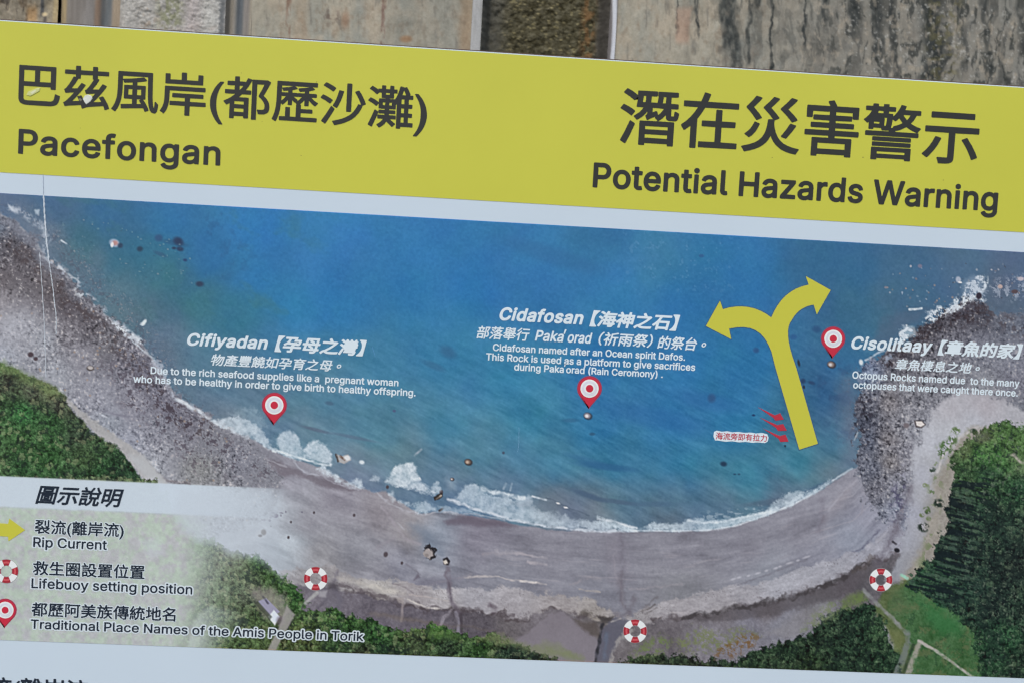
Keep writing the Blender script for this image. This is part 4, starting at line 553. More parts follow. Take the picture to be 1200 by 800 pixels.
# per character: advance, then one row of point steps per outline
OUTLINES = {
'A': [
[1000,[144,-37,-25,3,-18,5,-19,10,-13,14,-7,16,-4,18,-1,28,0,334,1,4,6,4,369,-2,4,-6,-1,-239,-1,-5,-7,-2,-41,1,-4,6,-1,19,-270,0,-2,-3,0,-125,3,-11,6,-10,9,-4,20,-3,239,1,18,5,8,8,5,9,4,14,7,43,3,4,5,0,20,-9,21,-7,3,-4,-3,-32,-6,-22,-9,-23,-9,-14,-15,-11,-18,-8,-23,-5,-29,-2],[110,225,2,-2,107,0,1,2,0,120,-1,2,-107,0,-2,-2],[273,225,0,-2,109,0,0,123,-109,1]],
[1000,[446,-42,-5,4,-11,33,-2,5,-2,1,-148,-19,-25,-7,-5,-3,-34,-12,-4,1,-4,4,-7,27,-3,6,-123,-15,-36,-8,-6,2,-15,34,0,6,19,12,22,22,27,30,39,50,-45,-4,-39,-6,-5,3,-13,37,3,4,8,5,8,7,21,29,27,46,26,54,7,3,14,-4,1,1,0,23,-1,3,-107,0,-4,6,0,36,2,5,6,2,103,0,1,2,0,39,3,4,5,2,36,0,7,-4,1,-4,1,-39,121,0,0,39,2,5,4,2,37,1,5,-1,4,-5,1,-41,106,0,6,-2,2,-5,0,-36,-4,-6,-111,-1,0,-32,16,-7,2,-6,-28,-50,-40,-59,64,4,34,57,4,3,7,-1,32,-14,4,-3,1,-3,-1,-5,-51,-77,-38,-50,-43,-50,78,7,1,2,-23,39,-1,4,5,5,31,13,7,-1,21,-30,19,-35,15,-31,10,-30,0,-4,-3,-4,-34,-15],[240,24,1,-1,3,1,11,8,31,31,54,68,-3,2,-27,-3,-59,-8,-5,4,-13,32,2,7,9,5,8,7,23,29,25,39,21,38,-9,5,-2,4,0,40,-121,-1,-2,-42,-5,-3,-18,-1,-2,-2,-25,-47,-38,-59,58,3,37,58,4,3,5,0,36,-17,2,-4,-1,-5,-35,-54,-54,-73,-42,-50,3,-2,66,7,0,4,-20,39,1,4,5,5,34,10,5,-3,16,-30]],
[1000,[45,-48,-16,12,-16,10,-3,6,1,4,18,27,14,32,10,32,7,30,5,31,4,66,1,191,1,5,8,3,341,0,7,-3,1,-5,1,-141,3,-125,4,-52,5,-39,6,-20,3,-1,4,62,1,5,4,2,4,0,4,-2,25,-30,-2,-25,-5,-34,-4,-16,-6,-11,-7,-7,-7,-4,-14,-2,-25,10,-17,26,-11,36,-7,50,-5,59,-5,216,-255,0,-2,-4,0,-28,2,-2,5,2,84,8,54,7,71,13,4,-2,28,-28,1,-7,-6,-4,-45,-10,-48,-8,0,-32,0,-2,2,0,80,-1,6,-4,0,-141,-4,-6,-16,-1,-2,-2,18,-25,18,-31,14,-28,10,-30,-6,-6,-29,-11,-7,0,-3,4,-13,34,-2,0,-221,-16,-6,2,-2,5,-3,36,5,6,112,8,-1,54,-80,0,-4,3,-2,6,1,139,5,4,80,1,1,27,-3,1,-82,-6,-5,5,-9,25,-2,-3,0,-102,-2,-36,-9,-73,-9,-36,-11,-34,-15,-35,-20,-31,-4,-3],[270,48,43,2,0,2,-19,30,-1,4,2,6,16,7,-5,1,-36,0],[181,146,39,0,0,62,-40,-1,0,-59],[270,146,41,0,0,62,-41,-1]],
[1000,[270,-47,-5,3,-1,4,0,98,-1,1,-148,1,-7,2,-1,5,0,34,2,5,4,2,150,0,1,2,-1,37,-125,0,-3,2,-3,4,0,34,2,5,6,3,307,0,7,-2,2,-6,0,-34,-5,-5,-131,-1,-2,-3,0,-34,2,-2,156,0,4,-2,2,-5,1,-34,-2,-5,-7,-2,-154,-1,-2,-1,-1,-101,-2,-3,-5,-2],[45,-38,-16,14,-17,11,-2,7,14,23,10,20,7,23,6,23,5,43,2,139,2,4,7,2,404,0,7,-3,1,-3,0,-37,-5,-5,-364,-1,-2,-103,-8,-54,-7,-28,-8,-25,-12,-25,-15,-22,-5,-3],[63,296,-5,2,-2,5,0,98,2,5,3,2,40,1,6,-3,2,-5,0,-54,4,-2,109,0,1,2,0,75,3,4,3,2,41,0,4,-1,3,-3,2,-79,113,0,3,2,0,54,2,5,4,2,41,0,6,-5,0,-100,-1,-4,-5,-3]],
[323,[128,-122,-5,2,-21,23,-20,27,-16,28,-15,32,-11,29,-8,30,-6,34,-1,34,1,30,5,34,10,34,11,29,13,28,17,29,20,27,23,25,30,2,7,-4,0,-7,-18,-27,-14,-25,-11,-25,-10,-27,-9,-32,-5,-27,-3,-32,0,-66,3,-32,6,-29,7,-28,11,-29,11,-25,33,-55,-1,-4,-5,-3]],
[1000,[299,-47,-4,3,-1,4,0,421,-1,3,-32,-60,-30,-48,50,0,4,-2,2,-5,1,-34,-2,-4,-7,-3,-86,0,-33,-34,98,0,6,-4,1,-223,-7,-5,-38,0,-6,5,-1,17,-95,0,-2,-1,0,-23,-5,-4,-37,-1,-4,2,-3,3,0,159,-2,1,-27,-15,-7,-1,-27,33,-1,5,3,6,37,20,31,20,47,38,-3,2,-100,0,-3,3,-1,4,0,34,2,5,6,2,91,0,0,45,-68,0,-5,1,-3,6,0,34,2,5,6,3,68,0,1,47,3,5,3,1,36,1,5,-2,3,-5,0,-45,1,-2,55,-1,4,-1,3,-4,20,42,2,3,5,1,36,-10,5,-5,7,4,145,0,9,1,30,-18,3,-4,0,-4,-17,-39,-54,-109,29,-29,11,-16,11,-19,7,-15,6,-28,1,-18,-3,-29,-6,-19,-8,-11,-10,-10,-11,-6,-14,-5,-18,-3,-25,-1,-20,1,-6,4,-4,20,-7,18,2,7,5,2,28,-1,20,1,14,4,6,5,3,7,2,21,-2,22,-12,28,-19,27,-33,31,-2,5,34,73,23,55,-2,2,-71,-1,-1,-388,-1,-4,-5,-3],[116,33,4,-2,93,0,1,36,-3,2,-93,0,-2,-2],[116,115,97,-1,1,33,-3,1,-93,0,-2,-1],[165,276,5,2,9,11,22,30,-2,2,-31,0,-4,-2]],
[1000,[47,-46,-34,19,-3,6,14,34,10,32,7,34,6,37,5,68,2,211,2,6,7,3,409,0,4,-2,4,-7,-1,-36,-7,-4,-48,-1,23,-18,2,-4,-1,-5,-3,-3,-14,-5,-40,-10,0,-25,1,-3,73,0,6,-4,2,-32,-3,-6,-5,-1,-43,0,-4,-2,15,-17,18,-16,34,-21,2,-5,-1,-4,-13,-14,-10,-13,-7,-2,-14,8,-20,17,-30,33,-1,-4,-2,-55,-6,-3,-34,0,-5,5,0,55,-2,4,-19,-25,-23,-22,7,-3,3,-4,1,-43,2,-1,113,-1,5,-2,2,-5,0,-32,-4,-5,-118,-2,0,-43,2,-2,163,-1,5,-6,0,-34,-2,-4,-7,-3,-380,0,-5,2,-3,7,0,32,2,4,4,2,57,1,1,97,1,5,5,3,38,0,5,-3,2,-102,59,0,1,134,4,6,-1,3,-13,14,-7,0,-25,24,-1,-2,0,-48,-6,-5,-34,0,-5,3,-1,50,-31,-34,-19,-17,-7,1,-12,12,-7,-67,-11,-54,-18,-55,-10,-22,-4,-3],[103,188,7,5,16,15,23,28,-2,2,-37,0,-4,3,-2,-3],[265,188,7,4,19,17,24,28,-34,1,-7,3,-2,-2,-5,-1,-34,0,-2,-2,41,-31,1,-3,-1,-4],[274,277,9,4,59,0,1,1,1,18,-2,1,-47,-5,-7,2,-12,27,3,7,4,2,73,10,46,10,-160,0,23,-18,3,-4,-1,-5,-2,-3,-9,-4,-39,-11,-1,-2,0,-25,1,-1,50,0],[105,279,1,-2,7,4,54,0,3,1,0,18,-46,-5,-7,2,-11,28,3,7,70,10,45,12,-118,0,-1,-2]],
[1000,[166,-50,-24,39,0,4,2,3,52,14,45,15,39,19,34,22,30,26,25,31,20,34,18,41,7,1,23,-7,-8,26,-17,36,-19,37,-23,38,1,5,5,3,31,14,7,-1,25,-38,28,-53,21,-50,0,-5,-1,-4,-34,-16,1,-7,-18,-43,-22,-39,-29,-36,-32,-30,-39,-26,-41,-21,-50,-19,-52,-14],[64,-40,-34,26,-2,5,0,3,47,76,47,87,4,3,4,0,32,-26,1,-7,-33,-65,-45,-80,-13,-21],[291,107,-5,2,-2,5,0,302,1,4,4,3,41,0,5,-1,3,-6,-1,-302,-1,-5,-6,-2],[178,142,-34,20,-3,6,20,39,16,38,14,46,12,48,7,3,41,-7,3,-3,0,-7,-13,-50,-15,-48,-19,-45,-19,-37,-3,-3],[107,188,-41,28,-54,29,0,8,23,30,6,1,39,-18,37,-21,22,-16,0,-6,-22,-32,-5,-3],[137,324,-43,29,-54,29,-2,4,1,5,23,29,7,1,41,-19,36,-20,23,-16,1,-5,-1,-4,-22,-30,-6,-3]],
[1000,[136,-48,-5,3,-10,14,-11,11,-2,7,3,4,24,16,12,11,15,17,11,18,-53,1,-4,1,-2,5,0,34,6,4,66,0,2,12,-2,2,-57,0,-4,2,-3,8,-10,-33,-49,-127,-4,-3,-5,0,-34,19,-3,7,31,75,33,91,7,1,34,-21,2,17,3,5,4,1,57,1,1,9,-3,2,-59,0,-4,7,-1,48,-18,-25,-4,-2,-5,0,-37,27,-45,25,-3,7,22,29,6,3,25,-11,23,-12,36,-25,1,36,3,5,5,2,55,0,3,0,0,5,-3,1,-30,0,-5,3,-1,5,-1,50,-27,0,-18,-20,-7,-2,-34,30,-38,26,-3,4,1,5,22,25,7,3,23,-12,36,-25,1,7,3,2,32,1,2,1,1,32,2,5,7,2,27,-1,4,-1,3,-5,0,-32,2,-1,39,0,1,1,0,32,3,5,5,2,32,-1,4,-6,1,-32,1,-1,30,0,4,-4,1,-33,-2,-5,-3,-2,-30,0,-1,-2,0,-48,-3,-6,-5,-2,-34,0,-2,-1,0,-5,57,0,15,30,14,36,22,80,3,2,5,0,38,-11,16,6,7,-1,14,-22,16,-32,10,-29,-3,-7,4,-1,25,0,5,-5,0,-34,-3,-6,-4,-2,-37,0,-2,-2,0,-52,34,-1,5,-2,2,-6,-1,-32,-2,-4,-4,-2,-34,-1,0,-52,2,-1,35,-1,4,-4,1,-5,0,-30,-3,-6,-39,-2,0,-58,46,0,5,-2,2,-4,-1,-38,-6,-4,-121,0,-1,-2,-1,-16,-5,-4,-36,0,-5,2,-1,5,-1,264,-4,-5,-5,-3,0,-43,-2,-5,-5,-2,-59,0,-2,-2,0,-9,2,-1,57,0,6,-3,1,-32,-2,-6,-5,-1,-57,0,-2,-2,-1,-9,1,-3,66,0,7,-4,0,-34,-3,-5,-4,-1,-56,-1,56,-45,2,-5,0,-5,-25,-27,-7,-3,-4,2,-55,52,-2,0,-14,-21,-19,-21,-24,-19,-14,-8],[362,23,30,0,0,57,-2,2,-27,0,-1,-2],[362,130,1,-1,27,0,2,1,0,52,-30,0],[165,207,25,0,0,31,-25,0],[234,207,26,0,0,30,-1,2,-25,-2],[362,230,30,0,0,52,-2,2,-27,0,-1,-2],[193,328,2,-2,39,0,1,2,0,14,-1,2,-40,0],[366,332,4,-1,32,0,3,1,-21,53]],
[323,[4,-122,-5,4,0,5,18,28,14,24,12,26,10,27,8,32,5,27,3,32,0,66,-3,32,-5,29,-8,27,-10,30,-12,25,-32,55,1,4,4,3,30,0,4,-2,21,-24,20,-26,17,-28,15,-32,11,-30,7,-29,6,-34,2,-32,-2,-32,-5,-34,-9,-34,-11,-30,-13,-27,-18,-29,-20,-28,-23,-25]],
[1000,[176,-47,-3,3,-1,4,0,191,4,7,146,2,127,-1,6,-3,1,-5,0,-189,-3,-6,-4,-1,-39,0,-4,3,-1,11,-4,2,-177,0,-2,-2,0,-11,-5,-5],[60,-40,-34,21,-3,6,35,76,34,86,5,4,4,1,33,-21,3,-7,-32,-84,-34,-77,-4,-5],[222,17,181,-1,2,28,-2,2,-179,0,-2,-4],[222,90,2,-2,179,0,2,2,0,22,-4,3,-177,-1,-2,-2],[149,161,-25,26,-1,7,44,33,18,21,12,19,-3,2,-47,0,-6,5,7,57,3,35,0,-8,-25,-31,-7,-2,-38,29,-46,28,-2,3,1,5,24,30,7,0,34,-17,24,-16,24,-18,0,32,2,5,4,2,148,1,5,-2,3,-6,0,-29,-3,-5,-5,-1,-40,-1,-2,-50,1,-1,48,0,2,1,6,50,-5,7,0,29,2,5,3,2,156,1,6,-3,1,-5,1,-27,-4,-7,-53,-2,-1,-50,2,-2,54,-1,5,-4,1,-34,-3,-5,-5,-1,-54,-1,3,-2,2,-5,0,-50,1,-2,19,0,2,2,2,32,5,6,4,1,30,-14,1,-4,-3,-30,-6,-18,-6,-9,-9,-5,-14,-2,-38,0,-16,4,-7,5,-4,7,-3,9,-2,22,-24,-27,-19,-16,-16,-10,-7,1,-9,12,-13,11,-1,5,4,7,-1,0,-39,-20,-18,-12,-5,-1,-5,3,-14,32,1,4,8,7,4,7,2,9,0,10,-17,-24,-25,-25,-33,-24],[101,195,-39,27,-49,27,-1,7,23,31,7,1,36,-17,34,-19,19,-15,1,-4,-1,-5,-21,-29,-4,-4],[320,215,2,-2,2,2,20,20,14,21,5,11,-57,2,-30,0,-2,-2,0,-32,2,-2,25,11,7,0,4,-4],[190,315,2,-1,18,0,2,1,2,20,0,30,-19,0,1,-5],[353,315,0,-2,21,0,2,1,2,30,0,18,-2,4,-19,-1,1,-7]],
[1000,[94,-45,-4,3,-1,4,0,175,-2,2,-36,-31,-9,-6,-5,-1,-5,4,-20,34,0,5,2,5,41,34,33,36,31,44,21,36,-112,1,-4,5,0,37,2,6,7,2,129,0,3,2,8,22,16,50,3,3,5,0,40,-10,5,-5,-3,-13,-16,-46,-1,-2,2,-1,245,0,5,-1,3,-7,0,-37,-3,-4,-2,-2,-272,0,-27,-50,-31,-48,-1,-241,-6,-5],[162,-34,-3,5,0,37,2,4,4,2,125,1,2,2,0,122,-2,2,-107,1,-4,7,0,34,2,6,4,2,106,1,1,88,2,6,5,2,38,0,6,-3,1,-5,0,-88,105,0,7,-3,1,-4,0,-36,-4,-7,-109,-1,0,-124,0,-2,128,-1,2,-2,2,-4,0,-37,-2,-5,-5,-1,-302,-1]],
[1000,[458,-49,-41,8,-39,12,-32,14,-28,19,-25,22,-20,25,-17,30,-5,14,-2,-1,-17,-34,-20,-25,-20,-20,-28,-19,-34,-17,-41,-15,-47,-12,-6,4,-10,18,-12,16,1,7,4,3,59,16,46,19,31,21,25,27,17,30,11,34,7,38,5,48,6,4,34,1,-32,39,-49,49,-2,7,2,5,43,45,36,43,6,1,37,-11,4,-3,1,-5,-1,-4,-16,-19,-48,-52,46,-48,26,-31,0,-5,-3,-4,-35,-16,-2,-28,8,-41,13,-38,17,-34,20,-25,29,-24,34,-17,41,-13,52,-10,3,-4,-1,-6,-12,-17,-10,-19,-5,-2],[71,74,-34,23,-3,4,1,5,27,23,19,22,15,26,14,31,7,2,34,-13,4,-5,-1,-4,-13,-32,-16,-30,-20,-25,-13,-13,-16,-13],[371,81,-32,11,-4,5,0,4,37,53,31,54,7,2,41,-12,3,-3,0,-7,-27,-43,-46,-62,-5,-3],[417,221,-43,50,-55,51,-2,7,2,4,46,48,37,43,6,3,41,-12,4,-5,0,-4,-20,-24,-51,-53,52,-50,21,-23,7,-11,-1,-5,-3,-3,-34,-16],[124,223,-38,49,-48,52,-2,5,1,4,42,48,33,44,5,2,41,-11,4,-3,1,-5,-16,-23,-48,-54,1,-2,44,-48,25,-34,-1,-5,-4,-3,-34,-16]],
[1000,[93,-47,-4,3,-1,4,0,143,1,5,6,3,127,0,2,1,0,14,-4,2,-189,0,-3,3,-2,4,0,34,3,4,5,2,188,0,2,3,0,14,-2,2,-145,0,-3,3,-2,4,0,30,3,6,4,1,143,1,2,3,0,14,-2,1,-127,1,-3,2,-2,5,0,29,3,7,4,1,125,1,2,3,0,25,-138,0,0,-48,-2,-4,-5,-2,-38,0,-5,2,-2,4,0,89,2,6,7,2,179,0,2,1,-1,2,-15,29,1,7,4,3,39,8,4,-1,3,-3,25,-46,175,0,5,-2,3,-6,0,-87,-1,-5,-5,-3,-41,0,-4,2,-2,4,-1,48,-136,0,1,-25,1,-3,125,0,5,-2,4,-4,-1,-32,-3,-6,-130,-2,-1,-1,0,-16,1,-1,146,0,6,-4,2,-4,-1,-30,-1,-4,-4,-3,-148,0,-1,-2,0,-16,1,-1,189,-1,4,-1,3,-4,0,-34,-2,-4,-3,-3,-189,0,-3,-2,0,-14,1,-1,132,0,6,-3,2,-5,0,-141,-3,-6,-5,-2,-41,1,-4,3,-1,11,-2,1,-220,0,-4,-1,-1,-13,-4,-3],[140,17,223,0,2,0,1,2,-1,46,-224,0]],
[1000,[89,-47,-3,3,-1,4,0,93,1,5,3,2,321,1,4,-2,3,-3,0,-96,-1,-4,-4,-3,-41,0,-4,4,-3,10,-225,0,-2,0,-1,-2,-1,-8,-5,-4],[136,6,1,-2,227,0,2,2,0,16,-4,2,-225,-1,-1,-1],[94,68,-5,6,0,25,2,4,5,2,309,0,5,-2,3,-4,0,-25,-3,-5,-5,-1],[94,112,-5,5,0,25,2,5,5,2,309,0,5,-2,3,-5,0,-25,-3,-4,-5,-1],[33,155,-5,4,-1,6,0,25,6,6,189,1,-5,8,-16,-3,-37,0,-4,4,-3,13,-2,2,-59,1,-2,-1,-2,-10,-5,-3,-29,0,-5,2,-2,5,0,51,-9,-6,-7,0,-11,12,-12,9,-3,6,3,5,19,16,16,18,12,18,11,21,-44,1,-3,1,-3,5,0,25,0,4,4,3,54,1,1,17,4,4,4,1,35,-1,4,-4,0,-16,2,-1,36,0,3,3,0,14,4,4,39,0,4,-4,0,-17,50,0,7,-4,0,-29,-3,-5,-4,-1,-50,-1,0,-12,-3,-4,3,-1,32,-2,4,-4,1,-16,13,14,19,25,16,27,13,32,5,4,34,-7,4,-4,1,-5,-9,-25,2,-1,125,0,7,-3,1,-5,0,-27,-2,-4,-4,-3,-30,0,-2,-2,-18,-38,-24,-30,33,-18,23,-9,25,-7,3,-3,2,-4,-1,-3,-12,-15,-11,-16,-2,-2,-7,0,-36,14,-25,13,-27,18,-50,-27,-34,-12,-7,2,-1,-2,5,-7,187,0,3,-2,2,-4,1,-28,-4,-6,-5,-1],[238,228,1,-1,14,4,2,2,0,4,3,6,43,15,30,16,-28,37,-2,2,-18,-20,-12,-8,-4,1,-18,14,-6,-49],[186,242,6,1,4,13,5,52,-2,2,-19,0,-3,-2,3,-2,2,-5,0,-57,1,-2],[94,258,43,-1,2,3,0,12,-45,0],[365,303,2,-1,12,15,14,25,-1,2,-55,0,-1,-2,7,-11],[123,349,3,-1,41,0,3,1,-3,4,-1,12,-2,1,-36,0,-2,-1,0,-12]],
[1000,[154,-47,-6,5,-4,19,-9,20,0,5,3,4,5,1,70,-1,7,1,3,1,0,207,-3,2,-191,0,-4,2,-2,5,0,37,2,6,6,2,439,0,5,-1,3,-5,0,-39,-2,-4,-4,-3,-193,-1,-1,-208,-1,-15,-4,-14,-5,-8,-7,-5,-21,-9,-29,-3],[50,-2,-37,24,-3,5,1,5,31,31,26,34,23,39,21,45,6,2,41,-11,4,-4,-1,-7,-21,-46,-24,-41,-16,-22,-29,-36,-16,-17],[427,-2,-4,4,-14,34,-21,41,-25,41,-28,40,0,5,3,3,37,16,4,0,4,-3,41,-59,34,-59,16,-37,0,-4,-4,-5,-36,-16],[70,340,-3,5,0,38,2,5,6,3,352,-1,5,-2,2,-5,0,-38,-3,-5,-4,-1,-352,0]],
],
'B': [
[1000,[329,-60,-9,6,-4,10,1,472,6,9,9,3,157,-1,9,-8,1,-15,-41,-47,-30,-50,-19,-60,-8,-68,7,-69,20,-60,29,-50,40,-43,3,-16,-5,-8,-10,-5]],
[1000,[163,-60,-13,10,-13,37,0,10,4,7,9,5,63,0,0,57,-194,0,-9,6,-3,6,0,44,6,9,9,3,191,1,3,31,26,15,-110,2,-13,5,-34,-25,-31,-16,-10,-1,-9,5,-25,32,-1,14,7,9,28,14,22,16,19,19,23,39,15,50,-1,4,-75,0,-7,2,-8,12,0,41,6,8,9,3,303,0,10,-7,2,-10,-10,-56,2,-3,106,0,12,-10,1,-19,-9,-93,-13,-38,-10,-12,-12,-8,-25,-4,-41,0,-10,5,-6,14,-54,-36,1,-2,188,-1,9,-6,3,-6,0,-44,-6,-8,-9,-4,-192,0,-3,-82,-4,-15,-7,-10,-13,-9,-22,-6],[388,219,3,0,4,12,3,41,-116,1,-9,5,-4,9,13,60,-85,-1,-9,-40,-20,-53,1,-3,181,2,32,-23]],
[1000,[284,-56,-28,2,-9,7,-13,41,3,12,13,7,78,-2,9,15,-278,0,-9,2,-7,10,24,147,-39,2,-11,4,-5,9,0,41,4,9,9,6,53,1,19,143,4,7,8,5,316,0,9,-2,7,-10,-5,-140,1,-4,38,0,9,-5,4,-10,0,-38,-2,-9,-8,-6,-46,-3,-8,-88,1,-3,37,-1,9,-5,3,-10,0,-40,-4,-6,-8,-6,-47,-1,-18,-45,-14,-17,-15,-11,-28,-7],[128,94,122,0,-35,27,-50,30,-4,15,16,19,-5,2,-32,-2,-14,-88],[315,94,35,0,1,3,8,88,-121,0,48,-32,36,-30,3,-13],[152,257,113,0,-81,52,-3,13,14,19,-5,3,-25,0,-3,-3],[321,257,42,0,5,84,-3,3,-106,0,-1,-3,49,-31,26,-22,1,-16]],
[1000,[49,-48,-10,6,-28,35,-3,12,5,10,51,48,25,14,32,7,93,66,66,58,53,57,-3,2,-284,1,-10,6,-3,9,0,41,5,9,11,5,181,0,-37,58,-2,12,8,12,34,18,10,1,11,-6,17,-22,34,-52,9,-21,94,2,38,-23,5,-9,-2,-12,-28,-39,-60,-68,-75,-71,-94,-72,0,-3,38,-11,50,-4,91,2,115,7,9,-7,3,-9,-16,-53,-11,-5,-82,-4,-90,-1,-63,2,-34,7,-31,11,-57,35,-21,-20,-29,-37,-6,-4]],
[1000,[336,-56,-31,1,-11,5,-16,38,2,12,6,6,9,2,88,-3,7,8,-1,5,-244,1,-8,6,-3,13,24,81,-13,3,-6,6,-31,-90,-34,-83,-10,-6,-9,1,-37,22,-6,6,-1,13,67,165,8,6,9,0,35,-21,6,-8,1,5,-1,10,-12,2,-23,16,-4,9,1,10,-18,4,-31,27,-41,25,-6,9,3,16,24,28,10,3,28,-12,41,-27,-4,14,1,9,28,25,-13,2,-9,12,-9,-4,-13,3,-31,29,-42,30,-3,10,2,9,27,31,10,2,9,-3,38,-24,31,-25,21,47,10,8,9,0,31,-11,6,-12,-4,-16,21,-10,37,4,-10,18,4,15,9,6,31,6,13,-7,22,-39,34,-3,9,13,13,31,6,6,10,1,33,-13,5,-12,-5,-16,32,-13,7,-6,1,-15,-18,-29,19,-28,17,-37,-1,-13,-15,-12,12,-35,4,-21,-8,-13,-33,-12,-2,-82,15,-3,8,-12,-10,-50,-18,-41,-21,-20,-29,-8]],
[1000,[13,-60,-11,10,-1,16,40,44,31,52,20,60,7,69,-8,68,-19,60,-30,50,-40,43,-1,16,6,9,9,3,157,-1,9,-8,2,-9,0,-469,-5,-8,-10,-5]],
[1000,[330,-52,-19,1,-11,8,-13,41,3,9,7,6,-2,3,-125,1,-12,5,-4,13,15,88,-2,4,-15,0,-3,-4,-40,-103,-29,-64,-10,-4,-9,1,-36,23,-6,9,1,10,34,75,38,93,6,5,10,1,15,-9,3,22,7,10,9,3,35,0,2,3,4,37,-10,-6,-12,1,-37,24,-4,6,0,10,40,56,29,56,17,47,11,8,44,-9,9,-6,4,-12,-9,-28,2,-1,203,-1,11,-4,5,-9,0,-41,-5,-9,-8,-4,-237,-1,-9,-11,6,-3,222,-2,6,-6,2,-8,-3,-84,4,-3,25,-2,9,-11,0,-40,-3,-8,-9,-7,-28,0,-3,-4,-2,-38,20,-3,7,-4,4,-8,0,-38,-3,-9,-11,-6,-25,-1,-16,-40,-12,-13,-12,-9,-25,-6],[325,13,43,0,-1,3,-6,0,-31,0],[233,85,3,-2,47,0,4,2,-33,32,-6,10,-9,-1],[365,85,2,-2,16,1,4,42,-55,0,23,-25],[102,172,-95,60,-3,10,3,9,26,32,12,2,26,-12,46,-28,22,-18,2,-7,-2,-10,-25,-33],[249,198,3,-3,40,0,3,3,-37,34,-6,-3],[373,198,4,-3,12,0,2,3,1,32,-44,0],[127,319,-32,22,-56,32,-6,6,-2,9,2,8,28,32,12,1,29,-12,43,-26,25,-19,3,-9,-2,-9,-24,-31,-11,-6]],
[1000,[93,-56,-9,4,-6,12,0,162,-38,-30,-12,-1,-11,9,-18,44,6,13,38,29,37,36,43,60,-105,2,-9,13,2,44,4,6,10,4,65,0,3,2,-29,41,-3,9,7,14,35,19,12,-2,17,-18,32,-44,8,-20,12,0,13,-9,5,10,10,5,88,0,2,64,4,9,12,6,44,-2,6,-5,4,-8,0,-62,93,-2,9,-5,4,-6,0,-275,-13,-10,-40,0,-12,7,-4,13,-36,0,-3,-129,-11,-9,-44,0,-9,5,-4,11,-2,122,-34,0,-3,-16,-10,-7,-44,0,-6,4,-6,9,0,33,-10,-7,-12,0,-25,28,-3,-1,-1,-168,-6,-10,-6,-3],[267,150,33,0,0,37,-32,0,-2,-2],[373,150,36,0,0,36,-34,1,-3,-2],[196,178,1,99,-37,-61],[266,257,34,-2,0,35,-34,-2],[372,257,3,-2,34,1,0,33,-34,1,-3,-2]],
[1000,[118,-57,-9,7,-4,9,-2,150,-41,-38,-22,-13,-13,4,-28,30,-3,11,5,12,54,50,43,57,35,62,18,44,-117,1,-10,2,-8,13,0,40,5,10,13,5,434,0,9,-3,8,-12,0,-40,-4,-10,-10,-5,-239,-1,-43,-94,1,-3,250,0,11,-6,4,-13,0,-250,-4,-12,-11,-6,-47,1,-11,11,-1,22,-204,0,0,-22,-9,-11],[177,50,204,-1,0,110,-204,1]],
[1000,[226,-56,-9,6,-4,7,0,43,-3,4,-187,0,-10,3,-6,9,0,41,3,6,10,6,191,0,-132,0,-11,9,-3,10,2,159,-4,3,-40,0,-10,4,-5,12,0,34,5,10,10,4,102,2,-8,15,-60,1,-9,3,-7,12,2,41,6,6,8,2,150,1,-7,19,4,14,9,5,41,9,12,-6,26,-41,159,-2,6,-5,4,-8,0,-35,-4,-9,-12,-6,-60,-1,-8,-15,102,-2,8,-4,5,-10,0,-34,-6,-13,-7,-3,-45,-3,2,-159,-3,-10,-10,-9,-136,0,192,-1,9,-5,3,-6,-2,-44,-13,-9,-190,-1,-1,-43,-6,-13,-9,-3],[204,316,91,-2,8,14,-2,3,-100,0,-3,-3]],
[1000,[50,-58,-41,22,-5,6,-1,10,4,9,21,19,18,22,27,50,-7,12,0,138,-16,-6,-9,3,-32,31,-3,15,6,10,46,34,38,38,30,37,27,42,13,5,47,-9,10,-10,2,-15,88,1,31,-17,8,-9,1,-10,-25,-47,97,-1,11,-5,5,-12,0,-210,-3,-9,-8,-10,34,-40,28,-41,8,-19,-6,-12,-41,-20,-15,1,-38,56,-43,54,-2,12,5,9,-35,1,-1,-4,30,-72,6,-31,-10,-11,-41,-10,-9,1,-8,8,-35,100,2,12,9,6,-46,1,13,-60,2,-53,-4,-6,-8,-5,-47,-4,-6,4,-5,8,-3,50,-8,50,2,9,6,6,-23,1,1,-19,-33,-61,-34,-42,-12,-11],[137,145,76,-1,1,23,-76,1],[285,145,81,-1,3,1,0,22,-81,1,-3,-1],[137,233,76,0,1,22,-76,1],[285,233,84,0,0,22,-81,2,-3,-2],[164,323,74,0,13,16,-73,1]],
[1000,[343,-48,-31,2,-10,5,-16,43,0,10,4,6,9,5,84,-1,9,21,9,59,-2,4,-41,-27,-15,2,-39,62,-42,60,-13,-2,-12,8,-3,-197,-4,-11,-12,-5,-119,0,-4,-3,-1,-25,-11,-11,-43,-1,-11,9,-2,9,0,369,5,9,8,4,47,1,17,70,8,9,9,2,41,-7,12,-7,3,-12,-18,-54,59,-2,11,-4,5,-9,3,-47,24,56,22,77,13,10,44,-9,10,-9,2,-9,-14,-54,127,0,9,-3,5,-6,2,-22,-9,-206,-8,-78,-12,-47,-15,-23,-22,-15,-29,-6],[95,65,71,0,-1,85,-70,-1],[402,121,8,166,-5,3,-93,-1,-25,-49,18,5,12,-5,45,-60],[95,218,70,0,0,71,-69,-1]],
